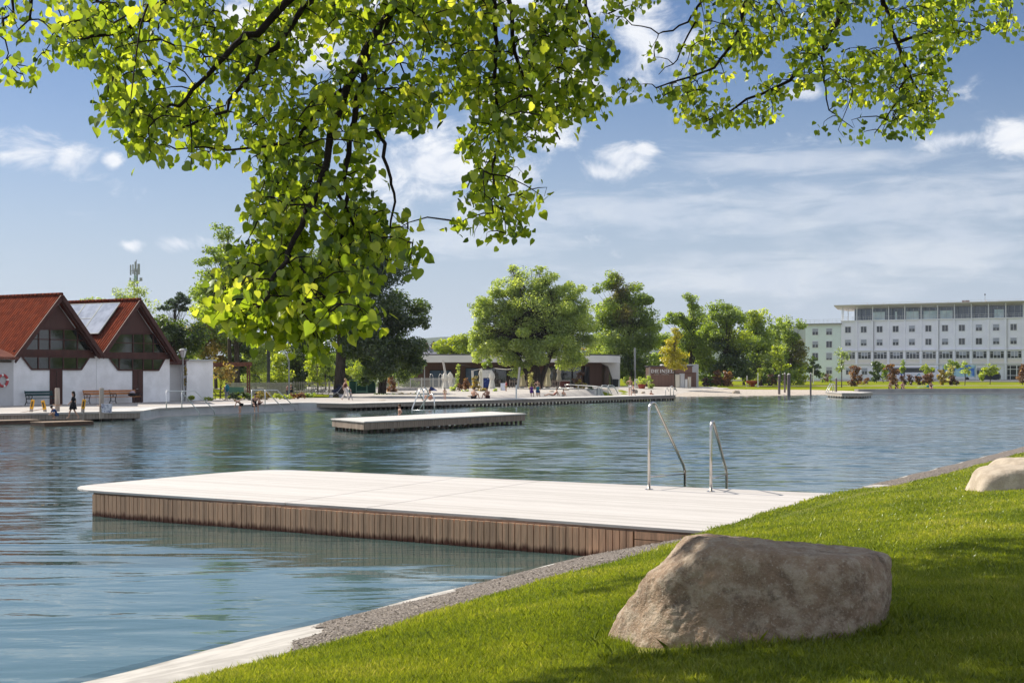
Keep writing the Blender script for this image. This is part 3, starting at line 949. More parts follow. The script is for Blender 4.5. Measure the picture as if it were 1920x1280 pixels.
g.put(bp.inputs['Height'], g.m('ADD', g.m('ADD', g.m('MULTIPLY', mid, .8), g.m('MULTIPLY', g.noise(V_, 30, 5, .7), .5)), g.m('MULTIPLY', fine, .22))); g.put(p_.inputs['Normal'], bp.outputs[0])
g.nt.links.new(p_.outputs[0], o_.inputs[0])
from mathutils import noise as mn


def rock(name, label, loc, planes, soft=22, sub=6, disp=.035, seed=0, m=None, rz=0, scale=(1, 1, 1), centre=(0, 0, .28), cat='boulder', group=None):
    bm = bmesh.new()
    bmesh.ops.create_icosphere(bm, subdivisions=sub, radius=1)
    N = np.array([p[0] for p in planes], float); N /= np.linalg.norm(N, axis=1)[:, None]
    H = np.array([p[1] for p in planes], float)
    off = Vector((seed * 7.3, seed * 3.1, seed))
    for v in bm.verts:
        d = v.co.normalized()
        dn = np.maximum(N @ np.array(d), 1e-3)
        r = (np.sum((H / dn) ** -soft)) ** (-1 / soft)
        p = d * r
        k = 1.6
        n1 = mn.fractal(p * k + off, .9, 2.1, 4)
        n2 = mn.fractal(p * 6.0 + off, .8, 2.2, 4)
        n3 = mn.fractal(p * 22.0 + off, .7, 2.2, 4)
        p = d * (r + disp * n1 + disp * .32 * n2 + disp * .15 * n3 - disp * .5 * max(0, mn.noise(p * 9 + off) - .35))
        v.co = Vector((p.x * scale[0] + centre[0], p.y * scale[1] + centre[1], p.z * scale[2] + centre[2]))
    me = bpy.data.meshes.new(name); bm.to_mesh(me); bm.free()
    me.materials.append(m or granite)
    me.polygons.foreach_set('use_smooth', [True] * len(me.polygons))
    o = bpy.data.objects.new(name, me); COL.objects.link(o)
    o.location = loc; o.rotation_euler = (0, 0, rz)
    return tag(o, label, cat, group)


BZ = float(lawn_z(0, 3.9))
BX, BY = (1415 - 960) / F * 7.9, 7.95
rock('boulder', 'large flat-topped tan granite boulder on the lawn in the foreground', (BX + .01, BY + .12, BZ - .10),
     [((-.78, .0, .62), .545), ((-.97, .1, .2), .80), ((.04, .06, .99), .318), ((.985, 0, -.06), .755), ((-.10, -.97, .14), .43), ((-.60, -.78, .20), .555), ((.52, -.85, .05), .66), ((.93, -.35, .1), .755),
      ((0, 1, .10), .46), ((-.6, .8, .1), .6), ((.6, .8, .1), .70), ((0, 0, -1), .34), ((.70, -.1, .71), .70), ((.05, -.66, .75), .475), ((-.45, -.35, .82), .45)], seed=1, soft=26, rz=R(-24), disp=.036, sub=7, scale=(1.02, 1, 1))
pale_granite = mat('pale_granite', (.52, .44, .34), (.40, .33, .25), scale=5, rough=.9, bump=.7, bscale=45, contrast=(.4, .6))
p = G(1868, 921, float(lawn_z(0, 2.9)))
rock('boulder', 'rounded pale boulder on the lawn at the right edge', (p.x + .30, p.y + .35, p.z - .03),
     [((-.9, 0, .4), .42), ((.9, 0, .3), .6), ((0, -1, .25), .3), ((0, 1, .2), .35), ((0, 0, 1), .24), ((0, 0, -1), .3), ((-.3, -.3, .9), .26)], soft=7, sub=5, disp=.02, seed=2, m=pale_granite, centre=(0, 0, .16), scale=(1.0, 1, .86))
rock('boulder', 'second pale boulder half hidden behind the rounded one at the right edge', (p.x + .85, p.y + 1.3, p.z + .0),
     [((-.9, 0, .4), .45), ((.9, 0, .3), .6), ((0, -1, .25), .35), ((0, 1, .2), .35), ((0, 0, 1), .27), ((0, 0, -1), .3), ((-.5, -.3, .8), .3)], soft=7, sub=5, disp=.02, seed=5, m=pale_granite, centre=(0, 0, .16), scale=(1, 1, .84))
# pale slab at the end of the jetty
sl_ = MB()
q = [g2(1616, 911.5, .36), g2(1672, 914.5, .36), g2(1690, 909.5, .36), g2(1640, 908, .36)]
tag(sl_.prism([(v.x, v.y, .16) for v in q], (0, 0, .2)).build('stone_slab', conc, bevel=.01), 'pale concrete slab at the shore beyond the jetty', 'slab')
# stones on the far shore
blob = [((-.8, 0, .5), .9), ((.9, 0, .3), 1.0), ((0, -1, .3), .8), ((0, 1, .3), .8), ((0, .0, 1), .55), ((0, 0, -1), .4)]
for (x, yb, w, h, D, lab) in ((1380, 738, 12, 8, 158, 'pale rock on the gravel beach'), (716, 752, 15, 5, 103, 'flat mossy rock on the paving behind the boardwalk'), (1191, 734, 8, 6, 150, 'grey rock beside the man walking with a child'),
                              (1034, 737, 9, 7, 135, 'pale rounded rock right of the seated women'), (1062, 735, 9, 8, 140, 'rounded grey rock at the foot of the ramp railing'), (970, 741, 7, 5, 128, 'small pale rock near the leaning mast'),
                              (1206, 735, 6, 3, 152, 'low stone on the strip of grass by the beach'), (880, 744, 8, 5, 120, 'pale stone by the red shrubs')):
    a = AT(x, yb, D)
    rock('rock', lab, (a.x, a.y, a.z - .1), blob, soft=6, sub=3, disp=.12, seed=x % 17, m=pale_granite, scale=(w * D / F / 1.7, w * D / F / 1.8, h * D / F / .8), centre=(0, 0, h * D / F * .3), cat='rock')

# ---------------------------------------------------------------- houses on the left
brown = mat('dark_brown_timber', (.075, .028, .022), (.055, .02, .016), scale=3, rough=.6, stretch=(1, 1, .2))
boarding = plank_mat('gable_boarding', (.085, .034, .027), (.06, .023, .018), .16, R(60.9), gapdark=.6, vert=True)
white_wall = mat('white_render', (.90, .90, .92), (.76, .76, .77), scale=.7, rough=.9, bump=.08, bscale=30)
grey_wall = mat('grey_render', (.55, .55, .56), (.5, .5, .5), scale=1.0, rough=.9)
glass_dark = mat('dark_glass', (.012, .014, .012), rough=.04, spec=.9)
metal_grey = mat('zinc', (.45, .46, .47), rough=.4, metal=.7)


def tile_mat(name, c1, c2, ang, rw=.30, cw=.24):
    m = bpy.data.materials.new(name); m.use_nodes = True
    g = NG(m.node_tree)
    out = g.n('ShaderNodeOutputMaterial'); p = g.n('ShaderNodeBsdfPrincipled'); ge = g.n('ShaderNodeNewGeometry')
    V = g.vmap(ge.outputs['Position'], (1, 1, 1), (0, 0, -ang))
    sp = g.n('ShaderNodeSeparateXYZ'); g.put(sp.inputs[0], V)
    r = g.m('DIVIDE', sp.outputs[2], rw * .75); q = g.m('DIVIDE', sp.outputs[1], cw)
    fr, fq = g.m('FRACT', r), g.m('FRACT', q)
    wn = g.n('ShaderNodeTexWhiteNoise', noise_dimensions='2D')
    cb = g.n('ShaderNodeCombineXYZ'); g.put(cb.inputs[0], g.m('FLOOR', r)); g.put(cb.inputs[1], g.m('FLOOR', q)); g.put(wn.inputs['Vector'], cb.outputs[0])
    c = g.mix(wn.outputs['Value'], c1, c2)
    c = g.mix(g.ss(g.noise(V, .9, 5, .6), .5, .75, 0, .5), c, (.11, .05, .035))
    g.put(p.inputs['Base Color'], c)
    hgt = g.m('ADD', g.m('MULTIPLY', g.m('SUBTRACT', 1.0, fr), 1.0), g.m('MULTIPLY', g.m('SINE', g.m('MULTIPLY', fq, 6.283)), .45))
    b = g.n('ShaderNodeBump'); b.inputs['Strength'].default_value = 1; b.inputs['Distance'].default_value = .05
    g.put(b.inputs['Height'], hgt); g.put(p.inputs['Normal'], b.outputs[0]); p.inputs['Roughness'].default_value = .9; p.inputs['Specular IOR Level'].default_value = 0
    g.nt.links.new(p.outputs[0], out.inputs[0])
    return m


HA = math.atan2(.8744, .4858)
tiles = tile_mat('red_roof_tiles', (.165, .042, .023), (.10, .027, .017), HA)
H0 = Vector((-32.4, 86.4)); HE = Vector((.4858, .8744)); HN = Vector((-.8744, .4858))
GZ = .495
def fa(px, a0=0.0):
    u = (px - 960) / F
    return (u * 86.4 + 32.4) / (.4858 - .8744 * u) - a0
def fz(px, py):
    a = fa(px)
    return CZ - (py - HY) / F * (86.4 + .8744 * a) - GZ
HWD = 7.2
def gable_house(label, i, upper, lower, door, apex, mull, depth=13):
    a0 = HWD * i
    o = H0 + HE * a0
    t = thing('gabled_house', label, 'house', (o.x, o.y, GZ), HA, 'gabled houses on the left shore')
    ez, rz_, mid = 3.42, 7.35, HWD / 2
    MB().prism([(0.02, 0, -.4), (HWD - .02, 0, -.4), (HWD - .02, 0, ez - .1), (mid, 0, rz_ - .35), (0.02, 0, ez - .1)], (0, depth, 0)).build('wall', white_wall, t)
    # timber gable front and beams (slightly proud)
    MB().prism([(.15, -.03, ez - .28), (HWD - .15, -.03, ez - .28), (mid, -.03, rz_ - .45)], (0, -.05, 0)).build('gable_panel', boarding, t)
    P = lambda q, y: (fa(q[0], a0), y, fz(*q))
    up = [P(q, -.085) for q in upper]; lo = [P(q, -.035) for q in lower]
    w1 = MB().prism(up, (0, -.02, 0)).build('window', glass_dark, t)
    w2 = MB().prism(lo, (0, -.03, 0)).build('window', glass_dark, t)
    def frame(poly, par, y, xs, zs):
        b = MB()
        n = len(poly)
        for k in range(n): 
            a, c = Vector(poly[k]), Vector(poly[(k + 1) % n]); a.y = c.y = y
            b.beam(a, c, .10, .05, up=(0, 1, 0))
        zmin = min(q[2] for q in poly); zmax = max(q[2] for q in poly)
        def span(f):
            # crossings of the polygon with a vertical line
            r = []
            for k in range(n):
                a, c = poly[k], poly[(k + 1) % n]
                if (a[0] - f) * (c[0] - f) < 0: r.append(a[2] + (c[2] - a[2]) * (f - a[0]) / (c[0] - a[0]))
            return (min(r), max(r)) if len(r) > 1 else None
        for f in xs:
            s = span(f)
            if s: b.beam((f, y - .005, s[0]), (f, y - .005, s[1]), .08, .05, up=(0, 1, 0))
        for z in zs:
            r = []
            for k in range(n):
                a, c = poly[k], poly[(k + 1) % n]
                if (a[2] - z) * (c[2] - z) < 0: r.append(a[0] + (c[0] - a[0]) * (z - a[2]) / (c[2] - a[2]))
            if len(r) > 1: b.beam((min(r), y - .005, z), (max(r), y - .005, z), .06, .05, up=(0, 1, 0))
        b.build('window_frame', brown, par)
    xs = [fa(m_, a0) for m_ in mull]
    zu = (up[0][2] + up[1][2]) / 2 + .05
    frame(up, w1, -.12, xs, [zu]); frame(lo, w2, -.08, xs, [])
    zb = (up[0][2] + lo[0][2]) / 2
    MB().beam((.05, -.09, zb), (HWD - .05, -.09, zb), .12, (up[0][2] - lo[0][2]) - .02).build('tie_beam', brown, t)
    # door
    dx0, dx1 = fa(door[0], a0), fa(door[1], a0)
    zt = fz(door[0], door[2])
    dr = MB().box((dx0 + dx1) / 2, -.04, 0.01, dx1 - dx0, .06, zt - .02).build('door', brown, t)
    MB().box((dx0 + dx1) / 2 + .0, -.08, .02, .02, .03, zt - .1).build('door_joint', dark_timber, dr)
    MB().tube([(dx0 + .25, -.07, .98), (dx0 + .25, -.14, .98), (dx0 + .42, -.14, .98)], .018, 6).build('handle', steel, dr)
    # roof slabs with overhang, barge boards, ridge
    sl_ = (rz_ - ez) / mid
    ov = .62
    for sgn, nm in ((-1, 'left'), (1, 'right')):
        xe = mid + sgn * (mid + (.28 if (i == 0 and sgn < 0) or (i == 1 and sgn > 0) else -.04))
        ze = rz_ - sl_ * abs(xe - mid)
        prof = [(mid, -ov, rz_), (xe, -ov, ze), (xe, -ov, ze - .16), (mid, -ov, rz_ - .2)]
        rf = MB().prism(prof, (0, depth + ov + .3, 0)).build('roof', tiles, t)
        MB().beam((xe, -ov - .025, ze - .12), (mid, -ov - .025, rz_ - .12), .30, .045, up=(0, 1, 0)).build('barge_board', brown, rf)
        MB().beam((xe - sgn * .1, -ov + .12, ze - .32), (mid, -ov + .12, rz_ - .36), .16, .05, up=(0, 1, 0)).build('barge_board', brown, rf)
    rd = MB()
    for k in range(38):
        y0 = -ov + k * .37
        rd.tube([(mid, y0, rz_ + .03), (mid, y0 + .39, rz_ + .045)], [.12, .105], 8)
    rd.build('ridge_tiles', tiles, t, smooth=True)
    return t, a0, rz_, sl_, mid


h1 = gable_house('red-tiled gabled house nearer the left edge, white walls and brown gable', 0,
            [(40, 656.5), (66, 617), (141, 617), (171, 657.5)], [(38, 666), (166.5, 669), (151, 692.5), (58, 692)], (93, 116, 692.6), (112, 549), [70, 91, 117, 143])
h2 = gable_house('red-tiled gabled house with solar panels on its roof, white walls and brown gable', 1,
            [(196, 661.5), (222, 625.5), (284, 625.5), (308.5, 662)], [(203.5, 671), (307.5, 672.5), (296, 694), (220.5, 693.5)], (248, 267, 694), (258, 563), [222, 247, 267, 285])
t2, a0, rz_, sl_, mid = h2
# solar panels on the left roof slope of the second house
pv = mat('solar_glass', (.30, .34, .42), (.42, .47, .56), scale=1.2, rough=.9, spec=.02)  # pale sky reflection is put into the matte panel colour
alu = mat('aluminium', (.75, .77, .76), rough=.35, metal=.6)
nv = Vector((-sl_, 0, 1)).normalized(); dn_ = Vector((-1, 0, -sl_)).normalized()
for k in range(4):
    y0 = .95 + k * 1.72
    top = Vector((mid, y0, rz_)) + dn_ * .45 + nv * .16
    fr_ = MB()
    c4 = [top, top + dn_ * 3.05, top + dn_ * 3.05 + Vector((0, 1.66, 0)), top + Vector((0, 1.66, 0))]
    sp = MB().prism([c + nv * .0 for c in c4], nv * .05).build('solar_panel', pv, t2)
    for q in range(4): fr_.beam(c4[q] + nv * .03, c4[(q + 1) % 4] + nv * .03, .05, .07, up=tuple(nv))
    if k == 1: fr_.beam(c4[0].lerp(c4[1], .5) + nv * .03, c4[3].lerp(c4[2], .5) + nv * .03, .05, .08, up=tuple(nv))
    fr_.build('panel_frame', mat('panel_rim', (.40, .43, .41), rough=.7, spec=.1), sp)
# gutter of the first house
MB().tube([(-.34, -.6, 3.08), (-.34, 12.8, 3.08)], .08, 8).build('gutter', metal_grey, h1[0])

# side annex at the left edge
ax = thing('side_annex', 'low grey-walled annex with a small tiled roof at the left edge', 'annex', (H0.x, H0.y, GZ), HA)
MB().box(-3.05, 3.0, -.3, 6.0, 6.4, 3.35).build('wall', grey_wall, ax)
MB().prism([(-.05, -.7, 2.98), (-.05, 2.2, 3.9), (-.05, 2.2, 4.05), (-.05, -.7, 3.13)], (-6, 0, 0)).build('roof', tile_mat('annex_tiles', (.22, .1, .075), (.15, .07, .06), HA + R(90)), ax)
MB().beam((-.3, -.25, 2.85), (-6, -.25, 2.85), .12, .14).build('roof_beam', dark_timber, ax)
# life ring on its wall
lr = thing('life_ring', 'faded red life ring hanging on the grey annex wall', 'life ring', tuple((H0 + HE * -.95 - HN * .28)) + (GZ + 1.62,), HA)
vs, fs = [], []
def torus(Rr, r, a0_, a1_, n=10, k=7):
    vs, fs = [], []
    for i in range(n + 1):
        a = a0_ + (a1_ - a0_) * i / n
        for j in range(k):
            b = 2 * math.pi * j / k
            vs.append(((Rr + r * math.cos(b)) * math.cos(a), r * math.sin(b), (Rr + r * math.cos(b)) * math.sin(a)))
    for i in range(n):
        for j in range(k): fs.append((i * k + j, i * k + (j + 1) % k, (i + 1) * k + (j + 1) % k, (i + 1) * k + j))
    return vs, fs
redp, whitep = mat('faded_red', (.45, .07, .08), rough=.6), mat('white_paint', (.78, .77, .75), rough=.5)
for k in range(4):
    MB().add(*torus(.36, .085, R(90 * k + 22), R(90 * k + 90))).build('ring_segment', redp, lr, smooth=True)
    MB().add(*torus(.36, .088, R(90 * k), R(90 * k + 22), 4)).build('ring_band', whitep, lr, smooth=True)

# right annex with fascia, dark door and pergola
rx = thing('flat_annex', 'white flat-roofed annex right of the gabled houses', 'annex', tuple(H0 + HE * 14.42) + (GZ,), HA)
A1 = fa(367) - 14.42; A2 = fa(416) - 14.42
MB().box(A1 / 2 + .03, 4.2, -.3, A1, 5.4, 3.4).build('wall', grey_wall, rx)
MB().box((A1 + A2) / 2, 3.6, -.3, A2 - A1, 5.4, 3.36).build('wall', white_wall, rx)
MB().box(A1 / 2 + .05, 2.6, 2.75, A1 + .1, 3.2, .38).build('fascia', brown, rx)
MB().box((A1 + A2) / 2 + .0, 3.5, 3.065, A2 - A1 + .2, 5.8, .10).build('roof', metal_grey, rx)
dr = MB().box(.75, 1.48, 0.01, .95, .06, 2.1).build('door', dark_timber, rx)
MB().box(1.1, 1.43, 1.0, .14, .04, .03).build('handle', steel, dr)
rz1 = HA
pg = thing('pergola', 'rusty brown pergola frame with climbing plants beside the flat annex', 'pergola', tuple(AT(465, 745, 110)), 0)
rust = mat('rusted_steel', (.17, .07, .04), (.1, .04, .025), scale=4, rough=.85)
MB().beam(AT(340, 684.5, 103), AT(470, 682.5, 112), .28, .34).build('beam', rust, pg, world=True)
for px, D in ((466, 111.5), (338, 102.6)):
    q = MB()
    for dx in (-2.0, 2.0): q.beam(AT(px + dx, 684, D), AT(px + dx, 748, D), .1, .1)
    for k in range(9): q.beam(AT(px - 2, 689 + k * 6.5, D), AT(px + 2, 689 + k * 6.5, D), .04, .05)
    q.build('trellis_post', rust, pg, world=True)
MB().box(0, 0, 0, .01, .01, .01)


# ---------------------------------------------------------------- street furniture on the left
bench_green, bench_orange, iron = mat('green_slats', (.008, .05, .055), rough=.5), mat('orange_slats', (.55, .24, .09), (.42, .17, .06), scale=6, rough=.5), mat('black_iron', (.015, .016, .018), rough=.45)
def bench(label, a_mid, w, m, y=-.75):
    o = H0 + HE * a_mid + HN * y
    t = thing('park_bench', label, 'bench', (o.x, o.y, GZ), HA, 'park benches in front of the gabled houses')
    s = MB()
    for k in range(4): s.box(0, -.22 + k * .13, .43, w, .11, .035)
    s.build('seat', m, t)
    b = MB()
    for k in range(2): b.beam((-w / 2, .27 + .06 * k, .68 + .17 * k), (w / 2, .27 + .06 * k, .68 + .17 * k), .03, .14)
    b.build('backrest', m, t)
    for sx in (-1, 1):
        x = sx * (w / 2 - .05)
        f = MB()
        f.tube([(x, -.32, 0), (x, -.22, .2), (x, -.26, .43)], .028, 6)
        f.tube([(x, .36, 0), (x, .22, .22), (x, .22, .45), (x, .38, .95)], .028, 6)
        f.tube([(x, -.26, .43), (x, .2, .42)], .025, 6)
        f.tube([(x, -.26, .43), (x, -.34, .58), (x, -.22, .68), (x, .0, .66), (x, .27, .70)], .024, 6)
        f.tube([(x, -.22, .2), (x, 0, .12), (x, .22, .22)], .018, 6)
        f.tube([(x, -.1, .55), (x, .0, .6), (x, .08, .53), (x, 0, .47), (x, -.1, .55)], .015, 6)
        f.build('side_frame', iron, t, smooth=True)
    return t
bench('dark green park bench by the door of the left gabled house', fa(64), 2.3, bench_green)
bench('orange-slatted park bench with nothing on it, behind the right bollard', fa(173), 2.5, bench_orange)
bench('orange-slatted park bench with a black bag on it', fa(221), 2.5, bench_orange)
bg = H0 + HE * (fa(232)) + HN * -.85
bgt = thing('black_bag', 'black bag with light towels lying on the orange bench', 'bag', (bg.x, bg.y, GZ + .465), HA)
rb = MB().ball(0, 0, .11, .42, .2, .13).build('bag_body', mat('black_cloth', (.012, .012, .014), rough=.8), bgt, smooth=True)
MB().ball(.12, .12, .26, .26, .09, .14).build('towel', mat('towel_blue', (.32, .35, .45), (.6, .4, .38), scale=9), bgt, smooth=True)
# printed tote bag
q = G(200, 773.2, .515)
tb = thing('tote_bag', 'white printed tote bag standing at the edge of the landing', 'bag', tuple(q), R(10))
tm_ = mat('tote_print', (.68, .67, .72), (.25, .26, .36), scale=9, rough=.7, contrast=(.5, .58))
MB().prism([(-.24, -.1, .0), (.24, -.1, .0), (.24, .1, 0), (-.24, .1, 0)], (0, 0, .01)).prism([(-.24, -.1, .01), (.24, -.1, .01), (.28, -.09, .46), (-.27, -.09, .46)], (0, .19, 0)).build('bag_body', tm_, tb)
MB().tube([(-.12, -.09, .45), (-.1, -.09, .58), (.1, -.09, .58), (.12, -.09, .45)], .014, 5).build('bag_handle', tm_, tb)


lant_glass = mat('lantern_glass', (.62, .64, .64), (.5, .52, .52), rough=.25, scale=3)
lamp_metal = mat('lamp_metal', (.30, .31, .31), rough=.5, metal=.4)
def lamp_proto(label):
    t = thing('street_lamp', label, 'street lamp', (0, 0, 0), 0, 'lantern street lamps on the promenade')
    MB().lathe(0, 0, [(.13, -.2), (.13, .25), (.085, .32), (.065, 2.0), (.05, 3.25), (.09, 3.27), (.09, 3.32)], 10).build('pole', lamp_metal, t, smooth=False)
    ln = MB().lathe(0, 0, [(.12, 3.32), (.27, 3.82)], 6).build('lantern', lant_glass, t)
    b = MB()
    for k in range(6):
        a = math.pi / 3 * k
        b.beam((.125 * math.cos(a), .125 * math.sin(a), 3.32), (.275 * math.cos(a), .275 * math.sin(a), 3.83), .03, .03)
    b.lathe(0, 0, [(.3, 3.822), (.31, 3.86), (.2, 3.95), (.05, 4.0)], 6)
    b.build('lantern_frame', lamp_metal, ln)
    return t
LP = lamp_proto('grey lantern street lamp right of the gabled houses')
lamps = [(343, 653, 100, None), (542, 660, 119, 'grey lantern street lamp in front of the dark bushes left of the big trunk'), (796, 673, 150, 'grey lantern street lamp at the left end of the cafe'),
         (953, 681, 172, 'grey lantern street lamp in the middle of the cafe terrace'), (1183.5, 680, 200, 'small lantern street lamp in the shade right of the cafe')]
for i, (px, yt, D, lab) in enumerate(lamps):
    top = AT(px, yt, D)
    z0 = float(z_terrain(top.x, top.y)) if D > 115 else GZ
    sc = (top.z - z0) / 4.0
    if i == 0: LP.location = (top.x, top.y, z0); LP.scale = (sc,) * 3
    else: dup(LP, (top.x, top.y, z0), .3 * i, lab, scale=sc)
for (px, yt, D, r, lab, m_) in ((503.5, 630, 128, .16, 'tall dark square lamp column among the bushes', mat('dark_column', (.06, .065, .065), rough=.6)), (1190.5, 652, 178, .12, 'tall slim grey lamp column right of the cafe', lamp_metal)):
    top = AT(px, yt, D); z0 = float(z_terrain(top.x, top.y))
    t = thing('lamp_column', lab, 'lamp column', (top.x, top.y, z0))
    h = top.z - z0
    MB().lathe(0, 0, [(r, -.3), (r, h * .8)], 10).build('pole', m_, t)
    MB().lathe(0, 0, [(r * 1.12, h * .8 + .002), (r * 1.12, h)], 10).build('lamp_head', lamp_metal, t)

# ---------------------------------------------------------------- fences
def picket_fence(label, p0, p1, h, pitch, w, m, rails=True, name='picket_fence', cat='fence', z0=None, round_=False):
    p0, p1 = Vector(p0[:2]), Vector(p1[:2])
    L = (p1 - p0).length; d = (p1 - p0) / L; a = math.atan2(d.y, d.x)
    z = z0 if z0 is not None else float(z_terrain(p0.x, p0.y))
    t = thing(name, label, cat, (p0.x, p0.y, z), a)
    n = int(L / pitch)
    b = MB()
    for k in range(n + 1): b.box(k * pitch, 0, .05, w, .03, h - .05)
    b.build('pickets', m, t)
    r = MB()
    for zz in (.25, h - .2): r.beam((0, .04, zz), (L, .04, zz), .04, .07)
    r.build('rails', m, t)
    for k in range(int(L / 2.5) + 1): MB().box(min(k * 2.5, L), .08, -.2, .09, .09, h + .22).build('fence_post', m, t)
    return t
wood_grey = mat('greyed_pickets', (.44, .42, .38), (.33, .31, .28), scale=5, rough=.85)
picket_fence('greyed wooden picket fence under the tall trees on the left', AT(425, 740, 122), AT(548, 740, 128), 1.25, .13, .085, wood_grey)
picket_fence('open picket fence running behind the big tree trunk', AT(552, 740, 128), AT(648, 740, 134), 1.25, .24, .07, wood_grey)
picket_fence('grey metal bar fence left of the cafe', AT(702, 740, 142), AT(856, 740, 158), 1.35, .22, .035, galv, name='metal_fence')
picket_fence('reddish-grey bar fence on the cafe terrace', AT(956, 738, 158), AT(1052, 736, 160), 1.0, .3, .04, mat('terrace_fence', (.3, .24, .22)), name='terrace_fence')
# low planter wall in front of the metal fence
pw = thing('planter_wall', 'pale low planter wall in front of the metal bar fence', 'wall', tuple(AT(775, 742, 140)), 0)
MB().beam(AT(745, 736, 139), AT(781, 734.5, 141), .4, .95).build('wall_face', mat('pale_concrete', (.62, .60, .56)), pw, world=True)
# green net cage
gc = thing('net_cage', 'dark green netted ball cage between the two trunks', 'ball cage', tuple(AT(680, 742, 128)), 0)
gn = mat('green_net', (.008, .045, .03), (.015, .07, .045), scale=3, rough=.9)
fr_m = mat('green_frame', (.10, .2, .15), rough=.5)
MB().beam(AT(655, 729, 129), AT(704, 728, 131), .08, 1.5).build('net', gn, gc, world=True)
b = MB()
for x in (655, 668, 688, 704): b.tube([AT(x, 742, 128.7), AT(x, 712, 128.7)], .04, 6)
b.tube([AT(655, 712, 128.7), AT(704, 712, 128.7)], .035, 6)
b.tube([AT(668, 734, 128.4), AT(690, 734, 128.4)], .05, 6)
b.build('cage_frame', fr_m, gc, world=True)

# ---------------------------------------------------------------- cafe
cafe = thing('cafe', 'long flat-roofed cafe with a broad white fascia and brown glazed front', 'cafe', (10, 168, .9), 0)
fas = mat('white_fascia', (.72, .71, .68), (.68, .67, .64), scale=.5, rough=.7)
clad = plank_mat('brown_cladding', (.12, .062, .04), (.085, .042, .028), .25, 0, gapdark=.4, vert=True)
Dc = 168
def cx(px, D=Dc): return (px - 960) / F * D
def czz(py, D=Dc): return CZ - (py - HY) / F * D
zt, zb_ = czz(665), czz(679)
fl = [Vector((cx(755), 168)), Vector((cx(1092), 168)), Vector((cx(1140, 171), 171)), Vector((cx(1163, 176), 176)), Vector((cx(1163, 190), 190)), Vector((cx(755), 190))]
MB().prism([(v.x, v.y, zb_) for v in fl], (0, 0, zt - zb_ - .05)).build('roof', fas, cafe, world=True)
MB().prism([(v.x * 1.0, v.y + .2, zt - .048) for v in fl], (0, 0, .16)).build('roof_edge', mat('roof_bitumen', (.08, .08, .085)), cafe, world=True)
wb = [Vector((cx(757), 171.5)), Vector((cx(1085, 171.5), 171.5)), Vector((cx(1128, 175), 175)), Vector((cx(1150, 181), 181)), Vector((cx(1150, 189), 189)), Vector((cx(757), 189))]
MB().prism([(v.x, v.y, .3) for v in wb], (0, 0, zb_ - .302)).build('wall', clad, cafe, world=True)
glz = mat('cafe_glass', (.02, .025, .03), rough=.05, spec=.9)
blueg = mat('cafe_blue_glass', (.10, .15, .22), (.05, .09, .14), scale=.5, rough=.1)
fr_d = mat('dark_window_frame', (.03, .028, .028), rough=.5)
for (xa, xb, ya, yb, m_) in ((806, 846, 694, 728, blueg), (873, 897, 690, 726, blueg), (908, 950, 690, 728, glz), (956, 990, 688, 728, glz), (1030, 1072, 688, 728, glz), (1074, 1090, 688, 728, glz)):
    x0, x1 = cx(xa, 171.4), cx(xb, 171.4); z1, z0 = czz(ya, 171.4), max(.75, czz(yb, 171.4))
    w = MB().box((x0 + x1) / 2, 171.4, z0, x1 - x0, .14, z1 - z0).build('window', m_, cafe, world=True)
    b = MB()
    n = max(1, int((x1 - x0) / 1.3))
    for k in range(n + 1): b.box(x0 + (x1 - x0) * k / n, 171.33, z0, .09, .1, z1 - z0)
    b.box((x0 + x1) / 2, 171.33, z1 - .05, x1 - x0, .1, .1)
    b.build('window_frame', fr_d, w, world=True)
a, b_ = Vector((cx(1096, 172), 172)), Vector((cx(1146, 179.5), 179.5))
w = MB().beam((*a, 2.1), (*b_, 2.1), .12, 2.9).build('window', glz, cafe, world=True)
b = MB()
for k in range(7): q = a.lerp(b_, k / 6) + Vector((.05, -.09)); b.box(q.x, q.y, .7, .1, .1, 2.85)
b.build('window_frame', fr_d, w, world=True)
# white end frame at the right corner
e = MB()
x0, x1 = cx(1149, 175), cx(1162, 175)
e.prism([(x1 - .0, 174.7, .7), (x1, 174.7, zb_ - .003), (x0 - 1.6, 174.7, zb_ - .003), (x0 - .6, 174.7, zb_ - .5), (x0 + .35, 174.7, .7)], (0, 2.0, 0))
e.build('end_wall', fas, cafe, world=True)
rv = thing('roof_vent', 'small pale ventilation box on the cafe roof', 'vent', tuple(AT(1088, 664, 175)), 0)
MB().box(0, 0, -.1, 1.4, 1.2, .5).box(0, 0, .42, 1.6, 1.4, .08).build('vent_box', alu, rv)

